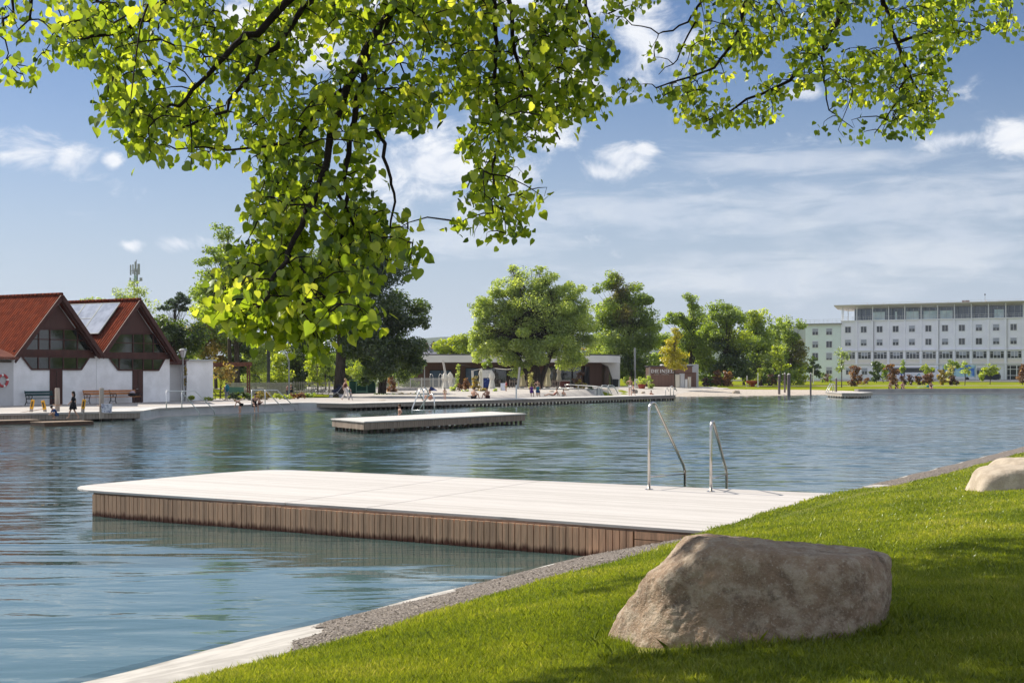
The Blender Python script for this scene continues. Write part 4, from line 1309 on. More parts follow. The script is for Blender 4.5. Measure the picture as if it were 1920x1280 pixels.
# sun sail mast, closed parasols, frames on the terrace
cream = mat('cream_canvas', (.62, .56, .40), (.52, .46, .32), scale=7, rough=.9, stretch=(1, 1, .2), bump=.4)
white_canvas = mat('white_canvas', (.74, .71, .64), (.6, .57, .5), scale=7, rough=.9, stretch=(1, 1, .2), bump=.4)
def parasol(px, yt, yb, D, label, m, w=1.0):
    top = AT(px, yt, D); z0 = float(z_terrain(top.x, top.y)) + .05
    zb = CZ - (yb - HY) / F * D
    t = thing('closed_parasol', label, 'parasol', (top.x, top.y, z0), random.random(), 'closed parasols on the cafe terrace')
    h = top.z - z0; b0 = zb - z0
    MB().lathe(0, 0, [(.045, 0), (.045, h - .02)], 8).build('pole', lamp_metal, t)
    MB().lathe(0, 0, [(.3, 0.0), (.3, .09), (.06, .12)], 10).build('base', lamp_metal, t)
    b = MB(); n = 14; prof = [(.30, b0), (.40, b0 + .2), (.27, b0 + (h - b0) * .38), (.23, b0 + (h - b0) * .52), (.34, b0 + (h - b0) * .68), (.26, b0 + (h - b0) * .84), (.04, h)]
    vs = [((r * w * (1 + .16 * (1 if j % 2 else -1))) * math.cos(2 * math.pi * j / n), (r * w * (1 + .16 * (1 if j % 2 else -1))) * math.sin(2 * math.pi * j / n), z) for r, z in prof for j in range(n)]
    fs = [(i * n + j, i * n + (j + 1) % n, (i + 1) * n + (j + 1) % n, (i + 1) * n + j) for i in range(len(prof) - 1) for j in range(n)]
    b.add(vs, fs).build('canopy', m, t)
    return t
parasol(834, 698, 732, 150, 'closed white parasol beside the leaning mast, left of the pair', white_canvas, 1.15)
parasol(844, 697, 729, 152, 'closed white parasol right of the leaning mast', white_canvas)
parasol(903, 690, 726, 155, 'tall closed parasol left of the blue banner', white_canvas, .95)
parasol(922.5, 695, 731, 150, 'closed parasol right of the blue banner', white_canvas, .95)
parasol(978.5, 687, 724, 155, 'closed cream parasol left of the big willow trunk', cream, 1.05)
parasol(1026.5, 686, 724, 155, 'closed cream parasol right of the big willow trunk', cream, 1.05)
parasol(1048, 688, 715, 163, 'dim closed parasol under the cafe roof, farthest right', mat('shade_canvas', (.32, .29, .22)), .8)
mast = thing('sail_mast', 'leaning pale mast of the dark sun sail left of the cafe', 'mast', tuple(AT(843, 741, 150)), 0)
mw_ = mat('pale_mast', (.55, .52, .48), rough=.5)
MB().tube([AT(843, 743, 150), AT(830.5, 675, 150)], [.16, .11], 8).build('mast_pole', mw_, mast, world=True)
MB().add([AT(832, 679, 150), AT(853, 681, 158), AT(886, 688, 163), AT(860, 682, 164), AT(832.2, 679.4, 150.1), AT(853, 681.6, 158.1), AT(886, 688.4, 163.1), AT(860, 682.5, 164.1)],
        [(0, 1, 2, 3), (7, 6, 5, 4), (0, 4, 5, 1), (1, 5, 6, 2), (2, 6, 7, 3), (3, 7, 4, 0)]).build('sail', mat('dark_sail', (.02, .022, .022)), mast, world=True)
m2 = thing('leaning_mast', 'leaning pale mast left of the cream parasol', 'mast', tuple(AT(969, 741, 150)), 0)
MB().tube([AT(969.5, 742, 150), AT(974.5, 688, 150)], [.15, .12], 8).build('mast_pole', mw_, m2, world=True)
MB().tube([AT(974, 690, 150), AT(950, 692.5, 160), AT(925, 690, 168)], .03, 5).build('stay', mw_, m2, world=True)
p3 = thing('shower_post', 'plain pale post standing among the red shrubs', 'post', tuple(AT(887, 742, 146)), 0)
MB().tube([AT(887.5, 743, 146), AT(886, 694, 146)], .12, 8).build('post', mw_, p3, world=True)
MB().tube([AT(886, 695, 146), AT(902, 691, 150)], .04, 6).build('arm', mw_, p3, world=True)
bn = thing('banner_frame', 'white framed board over a dark blue patterned banner on the terrace', 'banner', tuple(AT(913, 742, 152)), 0)
MB().box(*AT(913, 706, 152)[:2], czz(708, 152), 1.0, .12, .88).build('board', mat('speckled_board', (.66, .66, .64), (.3, .3, .3), scale=12, contrast=(.58, .66)), bn, world=True)
MB().box(*AT(913, 731, 152)[:2], czz(733, 152), .82, .05, 1.48).build('banner', mat('blue_banner', (.012, .03, .16), (.3, .45, .6), scale=4.5, contrast=(.6, .66)), bn, world=True)
for dx in (-8.2, 8.2): MB().tube([AT(913 + dx, 741, 152), AT(913 + dx, 693, 152)], .05, 6).build('post', whitep, bn, world=True)
eb = thing('easel_board', 'white easel board beside the child in red', 'board', tuple(AT(943, 738, 140)), 0)
MB().beam(AT(944, 734, 140), AT(944, 718, 140.3), .62, .05, up=(0, 1, 0)).build('board', mat('easel_white', (.70, .72, .78)), eb, world=True)
for dx in (-4.5, 4.5): MB().tube([AT(944 + dx, 741, 139.7), AT(944 + dx, 718, 140.4)], .035, 6).build('leg', polew, eb, world=True)
pv_ = thing('white_post', 'thin pale post on the boardwalk by the seated women', 'post', tuple(G(968, 748.5, .51)), 0)
MB().box(0, 0, 0, .12, .12, 1.15).build('post', whitep, pv_)
# blue play net
bnv = thing('play_net', 'dark blue tent-like play net behind the platform ladder', 'net', tuple(AT(812, 742, 138)), 0)
MB().add([AT(796, 742, 138), AT(826, 742, 137), AT(834, 742, 141), AT(800, 742, 142), AT(808, 724, 139), AT(815, 728, 139)],
         [(0, 1, 5, 4), (1, 2, 5), (2, 3, 4, 5), (3, 0, 4), (0, 3, 2, 1)]).build('net', mat('navy_net', (.008, .014, .06), (.02, .04, .16), scale=3), bnv, world=True)
for px, yt in ((806, 701), (823, 701)):
    t = thing('tall_hook_pole', 'tall thin pole with a hooked top in front of the cafe window, ' + ('left' if px < 810 else 'right') + ' of two', 'pole', tuple(AT(px, 740, 145)), 0)
    MB().tube([AT(px, 741, 145), AT(px, yt + 4, 145), AT(px + 1.5, yt, 145), AT(px + 4, yt, 145), AT(px + 6, yt + 5, 145)], .035, 6).build('pole', galv, t, smooth=True, world=True)
# ramp railing
rr_ = thing('ramp_railing', 'pale tubular railing running down the ramp right of the big trunk', 'railing', tuple(AT(1115, 741, 140)), 0)
b = MB()
b.tube([AT(1049, 726.5, 140), AT(1062, 726.5, 140)], .03, 6)
b.tube([AT(1065, 730, 142), AT(1058, 721, 142), AT(1072, 721, 142), AT(1116, 724, 140), AT(1160, 728, 138)], .045, 6)
b.tube([AT(1062, 727, 142), AT(1075, 727.5, 142), AT(1116, 731, 140)], .03, 6)
b.build('rail', white_rail, rr_, smooth=True, world=True)
for x, y0, y1, D in ((1084, 721.5, 737, 141), (1116, 724, 740, 140), (1123, 724, 741, 139)): MB().tube([AT(x, y0, D), AT(x, y1 + 2, D)], .045, 6).build('post', white_rail, rr_, world=True)
MB().beam(AT(1118.5, 733, 139.6), AT(1126, 733, 139.6), .04, .7).build('infill_panel', lamp_metal, rr_, world=True)
for (x0, lab) in ((1128, 'left of the two low looped handrails right of the ramp'), (1140, 'right of the two low looped handrails right of the ramp')):
    t = thing('loop_handrail', lab, 'handrail', tuple(AT(x0, 741, 134)), 0, 'low looped handrails by the boardwalk')
    MB().tube([AT(x0, 741.5, 134), AT(x0, 724, 134), AT(x0 + 1.5, 722.3, 134), AT(x0 + 9, 722.3, 134.6), AT(x0 + 11.5, 724, 134.8), AT(x0 + 19, 738, 135.6)], .04, 6).build('rail', white_rail, t, smooth=True, world=True)
# terrace tables and chairs in the shade: slim chair silhouettes
chm = mat('dark_chair', (.05, .035, .03), rough=.6)
def chair(px, D, rz, lab):
    p = AT(px, 735, D); z0 = float(z_terrain(p.x, p.y)) + .06
    t = thing('terrace_chair', lab, 'chair', (p.x, p.y, z0), rz, 'dark chairs on the cafe terrace')
    MB().box(0, 0, .43, .45, .45, .05).build('seat', chm, t)
    MB().box(0, .22, .5, .45, .04, .42).build('backrest', chm, t)
    for sx in (-.2, .2):
        for sy in (-.2, .2): MB().box(sx, sy, 0, .04, .04, .43).build('leg', chm, t)
    return t
ch0 = chair(932, 160, .4, 'dark terrace chairs standing behind the bar fence of the cafe')
for px, D, rz in ((940, 161, 2.2), (958, 162, .1), (989, 161, 2.9), (1019, 160, .8), (1036, 161, 3.4), (1042, 163, 1.2)):
    p = AT(px, 735, D); dup(ch0, (p.x, p.y, float(z_terrain(p.x, p.y)) + .06), rz)
bx = thing('serving_counter', 'dark red serving counter at the cafe under the right of the willow', 'counter', tuple(AT(1056, 727, 163)), 0)
MB().beam(AT(1049, 721, 163), AT(1068, 721, 163), .9, .95).build('front', mat('dark_red_panel', (.09, .025, .02)), bx, world=True)
MB().beam(AT(1048, 713.5, 163), AT(1069, 713.5, 163), 1.1, .08).build('top', mat('counter_top', (.3, .28, .27)), bx, world=True)
bn2 = thing('waste_bin', 'black waste bin at the right corner of the cafe', 'bin', tuple(AT(1154, 728, 170)), 0)
MB().lathe(0, 0, [(.32, 0), (.4, 1.0)], 10).build('bin_body', iron, bn2)
MB().lathe(0, 0, [(.44, 1.002), (.44, 1.1), (.3, 1.2)], 10).build('lid', iron, bn2)

# ---------------------------------------------------------------- sign hut "DIE INSEL"
Dh = 172
hut = thing('sign_hut', 'brown timber hut lettered DIE INSEL', 'hut', tuple(AT(1262, 724, Dh)), 0)
hutm = plank_mat('hut_boards', (.21, .118, .085), (.15, .083, .06), .42, 0, gapdark=.55, vert=True, gapw=.05)
hz = czz(687, Dh); hx0, hx1 = cx(1216.5, Dh), cx(1298, Dh); hg = czz(724, Dh) - .1
MB().box((hx0 + hx1) / 2, Dh + 2, hg, hx1 - hx0, 4, hz - hg).build('wall', hutm, hut, world=True)
MB().box((hx0 + hx1) / 2, Dh + 2, hz + .002, hx1 - hx0 + .25, 4.3, .12).build('roof', mat('roof_bitumen', (.08, .08, .085)), hut, world=True)
MB().box((hx0 + hx1) / 2, Dh - .02, czz(700.3, Dh), hx1 - hx0 + .02, .05, .07).build('batten', brown, hut, world=True)
MB().box(hx0 + .1, Dh - .03, hg, .2, .06, hz - hg - .02).build('corner_post', mat('grey_post', (.36, .31, .28)), hut, world=True)
MB().box((cx(1296, Dh) + cx(1308, Dh)) / 2, Dh + 2.5, hg, cx(1308, Dh) - cx(1296, Dh), 2.4, 1.9).build('side_store', hutm, hut, world=True)
MB().box((cx(1240, Dh + 6) + cx(1310, Dh + 6)) / 2, Dh + 7, hg, cx(1310, Dh) - cx(1240, Dh), 3, hz - hg + .35).build('rear_block', grey_wall, hut, world=True)
# serif letters from strokes
let = mat('white_letters', (.85, .84, .82), rough=.5)
def letters(txt, x, z, h, parent, m, y, name='letter', gap=.22, th=.05, wide=1.0):
    """block letters with serifs as slim raised boxes, one mesh per word"""
    thick, thin = .19 * h, .09 * h
    b = MB()
    def bar(x0, z0, x1, z1, w): b.beam((x0, y, z0), (x1, y, z1), th, w, up=(0, 0, 1)) if abs(x1 - x0) > abs(z1 - z0) else b.beam((x0, y, z0), (x1, y, z1), w, th, up=(0, 1, 0))
    def vert(xc, w): bar(xc, z, xc, z + h, w); bar(xc - w * .9, z + thin / 2, xc + w * .9, z + thin / 2, thin); bar(xc - w * .9, z + h - thin / 2, xc + w * .9, z + h - thin / 2, thin)
    for ch in txt:
        if ch == ' ': x += .42 * h * wide; continue
        W = {'I': .32, 'D': .78, 'E': .66, 'N': .82, 'S': .6, 'L': .64, 'A': .7, 'C': .7, 'R': .7, 'T': .7, 'F': .6, 'U': .7, 'B': .65}.get(ch, .7) * h * wide
        l, r, md = x + thick / 2, x + W - thick / 2, x + W / 2
        if ch == 'I': vert(md, thick)
        elif ch in 'DB':
            vert(l + .02 * h, thick)
            pts = [(l, z + h - thin / 2), (x + W * .6, z + h - thin / 2), (r, z + h * .7), (r, z + h * .3), (x + W * .6, z + thin / 2), (l, z + thin / 2)]
            for k, (p, q) in enumerate(zip(pts[:-1], pts[1:])): b.beam((p[0], y, p[1]), (q[0], y, q[1]), th, thick * .9 if k == 2 else thin * 1.3, up=(.3, 0, 1)) if k != 2 else bar(p[0], p[1], q[0], q[1], thick)
        elif ch in 'EF':
            vert(l + .02 * h, thick); bar(l, z + h - thin / 2, x + W, z + h - thin / 2, thin); bar(l, z + h * .52, x + W * .8, z + h * .52, thin)
            bar(x + W - thin / 2, z + h, x + W - thin / 2, z + h * .76, thin)
            if ch == 'E': bar(l, z + thin / 2, x + W, z + thin / 2, thin); bar(x + W - thin / 2, z, x + W - thin / 2, z + h * .26, thin)
        elif ch == 'L':
            vert(l + .02 * h, thick); bar(l, z + thin / 2, x + W, z + thin / 2, thin); bar(x + W - thin / 2, z, x + W - thin / 2, z + h * .28, thin)
        elif ch == 'N':
            bar(l, z, l, z + h, thin); bar(r, z, r, z + h, thin); b.beam((l, y, z + h - .03), (r, y, z + .03), thick, th, up=(0, 1, 0))
        elif ch == 'S':
            pts = [(x + W, z + h * .78), (x + W * .8, z + h - thin / 2), (x + W * .25, z + h - thin / 2), (x + thick / 2, z + h * .76), (x + W * .2, z + h * .58), (x + W * .8, z + h * .42), (x + W - thick / 2, z + h * .24), (x + W * .75, z + thin / 2), (x + W * .2, z + thin / 2), (x, z + h * .22)]
            for p, q in zip(pts[:-1], pts[1:]): b.beam((p[0], y, p[1]), (q[0], y, q[1]), thin * 1.6, th, up=(0, 1, 0))
        elif ch == 'T':
            vert(md, thick); bar(x, z + h - thin / 2, x + W, z + h - thin / 2, thin)
        else:
            vert(l, thick * .8); bar(l, z + h * .5, x + W, z + h * .5, thin); bar(r, z, r, z + h, thick * .8)
        x += W + gap * h * .6
    return b.build(name, m, parent, world=True)
lz, lh = czz(699, Dh), (699 - 692.2) / F * Dh
letters('DIE', cx(1221.2, Dh), lz, lh, hut, let, Dh - .06, gap=.28)
letters('INSEL', cx(1237.5, Dh), lz, lh, hut, let, Dh - .06, gap=.28)
# second line in small capitals, illegible in the photo: a row of small raised strokes
b = MB(); rr = random.Random(4)
x = cx(1227, Dh)
while x < cx(1254, Dh):
    if abs(x - cx(1237.2, Dh)) < .1: x += .14; continue
    for q in range(2): b.box(x + q * .07, Dh - .045, czz(702.6, Dh) + rr.uniform(0, .02), .028, .03, .12 + rr.uniform(-.02, .02))
    b.box(x + .035, Dh - .045, czz(702.6, Dh) + rr.choice((0, .055, .11)), .07, .03, .025)
    x += .165
b.build('small_lettering', mat('dim_letters', (.55, .5, .46)), hut, world=True)
# pale boxes (lockers) in front of the hut
for (xa, xb, ya, lab, m_) in ((1265, 1274, 702, 'tall cream locker next to the yellow tree trunk', mat('cream_locker', (.62, .58, .50))), (1275, 1283, 700.5, 'tall grey locker between the cream ones', mat('grey_locker', (.5, .51, .53))),
                          (1284, 1288.5, 711, 'short white box in front of the hut', whitep), (1290.5, 1295, 707, 'narrow cream cabinet at the right end of the hut', mat('cream_locker', (.62, .58, .50)))):
    D = 169; xx0, xx1 = cx(xa, D), cx(xb, D); g0 = float(z_terrain((xx0 + xx1) / 2, D)); zt_ = czz(ya, D)
    t = thing('locker', lab, 'locker', ((xx0 + xx1) / 2, D, g0), 0, 'pale lockers in front of the hut')
    MB().box(0, 0, 0, xx1 - xx0, .6, zt_ - g0).build('cabinet', m_, t, bevel=.02)
    MB().box(0, -.31, .12, (xx1 - xx0) * .84, .03, (zt_ - g0) - .25).build('door', m_, t)
    MB().box(0, 0, zt_ - g0 + .002, xx1 - xx0 + .06, .68, .04).build('lid', metal_grey, t)
st = thing('menu_stand', 'white menu stand near the potted plants left of the hut', 'stand', tuple(AT(1194, 726, 165)), 0)
MB().box(0, 0, 0, .55, .12, 1.05).box(0, 0, -.15, .7, .4, .15).build('panel', whitep, st)
MB().box(0, -.075, .25, .3, .03, .6).build('print', mat('menu_print', (.25, .25, .27), (.6, .6, .6), scale=14), st)

# ---------------------------------------------------------------- white building on the right
BA = math.atan2(-20, 36.7); BO = Vector((83.9, 340)); BE = Vector((36.7, -20)).normalized(); BN = Vector((20, 36.7)).normalized()
BG = 1.14
wb_m = mat('white_facade', (.84, .84, .89), (.79, .79, .85), scale=.3, rough=.85)
gr_m = mat('mint_facade', (.72, .80, .77), (.68, .76, .73), scale=.3, rough=.85)
cream_m = mat('cream_spandrel', (.74, .69, .62), rough=.85)
pane = mat('window_pane', (.025, .03, .04), rough=.08, spec=.8)
pane2 = mat('curtained_pane', (.10, .11, .125), (.03, .035, .045), scale=1.2, rough=.12, spec=.7)
blind = mat('roller_blind', (.36, .38, .44), rough=.6)
wfr = mat('white_window_frame', (.75, .75, .76), rough=.5)
bw_ = 3.98; NB = 15
wbld = thing('white_building', 'long white four-storey building with a glazed penthouse and flat overhanging roof', 'building', (BO.x, BO.y, BG), BA)
HP = 15.06
MB().box(NB * bw_ / 2, 8, -.5, NB * bw_, 16, HP + .5).build('wall', wb_m, wbld)
b = MB()
for i in range(1, NB + 1): b.box(i * bw_ - .02, -.15, 0, .5, .3, HP - .25)
b.build('pilasters', wb_m, wbld)
b = MB()
for z, h_, dpt in ((HP - .2, .25, .36), (7.3, .16, .42), (3.9, .22, .42)): b.box(NB * bw_ / 2, -dpt / 2, z, NB * bw_, dpt, h_)
b.build('ledges', wfr, wbld)
MB().box(NB * bw_ / 2, -.05, 4.14, NB * bw_ - .1, .09, 1.02).build('spandrel', cream_m, wbld)
rr = random.Random(11)
def window(par, x, z, w, h, bl, y=-.0, two=True, fm=None):
    o = MB().box(x, y - .02, z, w, .05, h).build('window', rr.choice((pane, pane, pane2)), par)
    b = MB()
    for sx in (-1, 1): b.box(x + sx * w / 2, y - .06, z - .05, .10, .08, h + .1)
    b.box(x, y - .06, z - .05, w, .1, .1); b.box(x, y - .06, z + h - .05, w, .08, .1)
    if two: b.box(x, y - .055, z, .07, .06, h)
    b.build('window_frame', fm or wfr, o)
    if bl > .05: MB().box(x, y - .075, z + h * (1 - bl), w - .1, .03, h * bl - .03).build('blind', blind, o)
    return o
sills = MB()
rowA = [0, 0, 0, 0, .5, 0, 0, 0, .5, .55, 0, .55, 0, .5, 0]; rowB = [.5, .6, .5, .5, .5, 0, .55, 0, 0, .55, .5, .55, .5, 0, .5]
for i in range(NB):
    xc = (i + .5) * bw_ - .2
    window(wbld, xc, 11.95, 1.5, 1.6, rowA[i]); window(wbld, xc, 8.65, 1.5, 1.6, rowB[i])
    # strip window of four lights
    o = MB().box(xc + .2, -.03, 5.3, bw_ - .75, .05, 1.75).build('window', pane, wbld)
    b = MB()
    for fx in (-.5, -.25, 0, .25, .5): b.box(xc + .2 + fx * (bw_ - .75), -.07, 5.25, .1, .08, 1.85)
    for zz in (5.25, 6.95): b.box(xc + .2, -.07, zz, bw_ - .75, .09, .1)
    for fx in (-.375, .375): b.box(xc + .2 + fx * (bw_ - .75), -.07, 6.45, (bw_ - .75) * .25, .08, .08)
    b.build('window_frame', wfr, o)
    bl = rr.choice((.3, .55, .7, .72, .3, .3, .35))
    MB().box(xc + .2, -.085, 5.3 + 1.7 * (1 - bl), (bw_ - .75) * .5 - .08, .03, 1.7 * bl).build('blind', blind, o)
    if i < 9: window(wbld, xc + .2, 1.35, 1.5, 1.7, rr.choice((.5, .35, .6)))
b = MB()
for k in (2, 6, 10): b.tube([(k * bw_ + .32, -.2, .2), (k * bw_ + .32, -.2, HP - .3)], .07, 6)
b.build('downpipe', metal_grey, wbld)
# entrance glazing
en = MB().box(11.2 * bw_, -.06, .05, 2.6 * bw_, .05, 3.6).build('entrance', pane, wbld)
b = MB()
for k in range(8): b.box(9.9 * bw_ + k * 1.46, -.11, .05, .22 if k in (2, 5) else .12, .1, 3.6)
for z in (.05, 1.1, 2.6, 3.5): b.box(11.2 * bw_, -.11, z, 2.6 * bw_, .09, .12)
b.build('door_frame', wfr, en)
# penthouse
ph = MB().box(NB * bw_ / 2 + 1.4, 6, HP + .02, NB * bw_ - 2.8, 7, 2.95).build('penthouse_glazing', mat('tinted_glass', (.055, .075, .11), (.09, .115, .16), scale=.15, rough=.12, spec=.8), wbld)
b = MB()
for k in range(int(NB * bw_ / 1.33)): b.box(2.9 + k * 1.33, 2.46, HP + .03, .06, .06, 2.9)
b.build('glazing_bars', metal_grey, ph)
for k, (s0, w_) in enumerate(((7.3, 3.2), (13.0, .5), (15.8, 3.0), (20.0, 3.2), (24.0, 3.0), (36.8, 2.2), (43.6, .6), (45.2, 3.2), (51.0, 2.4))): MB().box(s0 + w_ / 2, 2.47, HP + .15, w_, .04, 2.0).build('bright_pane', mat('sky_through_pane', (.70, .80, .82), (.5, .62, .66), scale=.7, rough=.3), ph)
rfm = mat('cream_roof', (.62, .58, .53), (.58, .54, .49), scale=.4, rough=.8)
x0, x1 = -1.5, NB * bw_ + 1
MB().prism([(x0, -1.3, 3.75 + HP), (x0, -1.3, 3.95 + HP), (x0, 13, 4.15 + HP), (x0, 13, 3.0 + HP), (x0, 2.3, 3.0 + HP), (x0, .8, 3.3 + HP)], (x1 - x0, 0, 0)).build('penthouse_roof', rfm, wbld)
b = MB()
for i in range(NB + 1): b.lathe(i * bw_ + (.25 if i == 0 else 0), .12, [(.12, HP + .05), (.12, HP + 3.45)], 8)
for q in range(2): b.lathe(.3 + q * .9, 1.2 + q * 1.2, [(.1, HP + .05), (.1, HP + 3.2)], 8)
b.build('columns', wfr, wbld)
b = MB()
for z in (.55, 1.0): b.beam((.3, .3, HP + z), (NB * bw_, .3, HP + z), .05, .05)
for i in range(NB * 3): b.box(.3 + i * bw_ / 3, .3, HP + .05, .05, .05, .95)
b.build('terrace_rail', galv, wbld)
b = MB()
for i in range(NB + 1): b.box(2 + i * bw_, 3, HP + 4.0, .09, .09, .55)
b.beam((2, 3, HP + 4.5), (NB * bw_, 3, HP + 4.5), .05, .05)
b.build('roof_rail', galv, wbld)
# rooftop bits
def on_b(name, lab, cat, x, y, z):
    q = BO + BE * x + BN * y
    return thing(name, lab, cat, (q.x, q.y, BG + z), BA)
t = on_b('roof_box', 'small brown plant box on the flat roof of the white building', 'roof box', 29.7, 5, HP + 4.05)
MB().box(0, 0, -.1, 1.6, 1.2, .65).build('box_body', mat('brown_box', (.2, .13, .11)), t); MB().box(0, 0, .552, 1.75, 1.35, .07).build('lid', metal_grey, t)
t = on_b('roof_antenna', 'thin dark antenna on the roof of the white building', 'antenna', 34.4, 4, HP + 4.0)
MB().tube([(0, 0, 0), (0, 0, 2.2)], .05, 6).build('mast_pole', lamp_metal, t); MB().ball(0, 0, 1.9, .16, .16, .24, 6, 5).build('sensor', iron, t); MB().box(.25, 0, .1, .5, .4, .4).build('base', wfr, t)
# mint green wing
wg = thing('mint_wing', 'pale mint-green wing with a flat roof at the left end of the white building', 'building', tuple(BO - BE * 9.3) + (BG,), BA)
MB().box(4.62, 7.6, -.5, 9.2, 14.8, 14.7).build('wall', gr_m, wg)
MB().box(4.55, 7.4, 14.202, 9.9, 15.9, .3).build('roof', mat('grey_roof_edge', (.30, .30, .30)), wg)
MB().box(4.6, .12, 13.75, 9.22, .06, .45).build('cornice', wfr, wg)
for j, (z, hh, bls) in enumerate(((11.5, 1.7, (.5, .5)), (8.25, 1.7, (.5, 0)), (5.1, 1.85, (0, .75)), (1.5, 1.8, (.5, .5)))):
    for k, x in enumerate((2.6, 6.2)): window(wg, x, z, 1.55, hh, bls[k], y=.2)
b = MB()
for z in (15.0, 15.5): b.beam((0, .6, z), (9.2, .6, z), .05, .05)
for i in range(9): b.box(i * 1.15, .6, 14.5, .05, .05, 1.05)
b.build('roof_rail', galv, wg)
rw = thing('rear_balconies', 'shaded rear block with balconies left of the mint-green wing', 'building', tuple(BO - BE * 13.5 + BN * 3) + (BG,), BA)
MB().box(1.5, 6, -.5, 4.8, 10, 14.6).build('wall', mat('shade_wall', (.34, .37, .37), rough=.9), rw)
for z in (2.8, 6.1, 9.4): 
    bb = MB().box(1.5, .4, z, 4.6, 1.2, .18).build('balcony', mat('balcony_slab', (.3, .27, .22)), rw)
    q = MB()
    for k in range(16): q.box(-.7 + k * .29, -.15, z + .182, .06, .05, .95)
    q.beam((-.75, -.15, z + 1.15), (3.8, -.15, z + 1.15), .07, .07); q.build('balcony_rail', mat('rail_tan', (.35, .28, .22)), bb)
# coach, lorry and van in the street
cw = mat('coach_white', (.72, .73, .78), rough=.3, coat=.4); blk = mat('tyre_black', (.012, .012, .012), rough=.8); blue = mat('coach_blue', (.02, .08, .40), rough=.4)
q = BO + BE * 11.0 - BN * 9
co = thing('coach', 'white coach with a blue T on its side parked before the white building', 'coach', (q.x, q.y, .98), BA)
L = 14.6
MB().prism([(0.3, -1.25, .35), (L, -1.25, .35), (L, -1.25, 3.5), (L - .15, -1.25, 3.62), (2.3, -1.25, 3.62), (1.5, -1.25, 3.45), (.35, -1.25, 1.4)], (0, 2.5, 0)).build('body', cw, co, bevel=.06)
MB().box(L / 2 + 1.2, -1.265, 2.05, L - 3.2, .02, 1.1).build('side_window', pane, co)
MB().prism([(.42, -1.1, 1.55), (1.5, -1.1, 3.3), (1.44, -1.1, 3.34), (.36, -1.1, 1.6)], (0, 2.2, 0)).build('windscreen', pane, co)
for x in (2.9, 10.8, 12.2):
    w = MB()
    vs_, fs_ = [], []
    w.tube([(x, -1.27, .5), (x, -.95, .5)], .5, 16).build('wheel', blk, co)
def cm(x, y, z, par):  # coach-local to world for letters
    return (wmat(par) @ Vector((x, y, z)))
b = MB()
b.box(6.4, -1.28, .85, .36, .03, 1.0).box(6.4, -1.28, 1.70, 1.5, .03, .22).box(5.72, -1.28, 1.4, .16, .03, .32).box(7.08, -1.28, 1.4, .16, .03, .32)
b.build('letter_mark', blue, co)
b = MB(); b.beam((10.0, -1.28, 1.2), (10.6, -1.28, 1.75), .22, .03, up=(0, 1, 0)).beam((10.6, -1.28, 1.75), (10.75, -1.28, 1.3), .12, .03, up=(0, 1, 0)); b.build('letter_mark', mat('teal_mark', (.05, .25, .35)), co)
q = BO + BE * 27.0 - BN * 9
lo = thing('box_lorry', 'box lorry with a blue and turquoise painted side behind the shrubs', 'lorry', (q.x, q.y, .98), BA)
mural = mat('blue_mural', (.04, .16, .50), (.38, .62, .62), scale=.5, rough=.4, contrast=(.38, .6), detail=3)
MB().box(3.6, 0, 1.0, 7.2, 2.5, 2.75).build('box_body', mural, lo, bevel=.04)
MB().box(3.6, 0, .62, 7.2, 2.4, .36).build('chassis', cw, lo)
MB().box(-.9, 0, .6, 1.7, 2.3, 2.0).build('cab', cw, lo, bevel=.15)
for x in (-.6, 1.6, 5.6): MB().tube([(x, -1.25, .48), (x, -.9, .48)], .48, 14).build('wheel', blk, lo)
q = BO + BE * 35.3 - BN * 9.5
va = thing('dark_van', 'dark blue van parked by the glass entrance', 'van', (q.x, q.y, .98), BA)
nav = mat('navy_paint', (.012, .016, .035), rough=.25, coat=.6)
MB().prism([(0, -.95, .35), (4.6, -.95, .35), (4.7, -.95, 1.2), (4.4, -.95, 2.0), (1.7, -.95, 2.0), (.9, -.95, 1.25), (.05, -.95, 1.0)], (0, 1.9, 0)).build('body', nav, va, bevel=.08)
MB().prism([(1.15, -.965, 1.25), (4.3, -.965, 1.25), (4.2, -.965, 1.85), (1.8, -.965, 1.85)], (0, .02, 0)).build('side_window', pane, va)
for x in (.9, 3.7): MB().tube([(x, -1.0, .34), (x, -.75, .34)], .34, 14).build('wheel', blk, va)
wl = thing('garden_wall', 'low pale kerb wall between the lawn and the street', 'wall', tuple(BO + BE * 20 - BN * 15) + (1.0,), BA)
MB().box(14, 0, -.4, 64, .3, .7).build('wall_face', mat('kerb_stone', (.42, .40, .38)), wl)

# ---------------------------------------------------------------- distant buildings and mast
am = thing('antenna_mast', 'steel mobile-phone mast with panel antennas above the trees on the left', 'antenna mast', tuple(AT(255, 600, 300)), 0)
ag = mat('antenna_grey', (.30, .31, .33), rough=.5); s3 = 300 / F
b = MB()
for dx in (-2.6, 2.6): b.tube([AT(255 + dx, 640, 300), AT(255 + dx, 504, 300)], .14, 6)
b.tube([AT(255, 530, 300), AT(255.5, 487, 300)], .1, 6)
for y in range(505, 545, 7): b.beam(AT(252.4, y, 300), AT(257.6, y + 4, 300), .12, .12)
for y in (508, 527): b.beam(AT(245, y, 300), AT(263, y, 300), .12, .12)
b.build('lattice', ag, am, world=True)
for (x, ya, yb, w) in ((246.2, 497, 516, 2), (250.5, 496, 514, 1.6), (255, 491, 510, 2.2), (261.2, 495, 515, 4), (245.5, 521, 528, 2.2), (265.5, 521, 527, 4.5)):
    a_ = AT(x, yb, 300); MB().box(a_.x, a_.y - .5, a_.z, w * s3, .4, (yb - ya) * s3).build('panel_antenna', ag, am, world=True)
MB().box(*AT(254, 530, 299.2)[:2], AT(254, 527, 300).z, 4 * s3, .5, 10 * s3).build('equipment_box', mat('teal_box', (.3, .42, .4)), am, world=True)
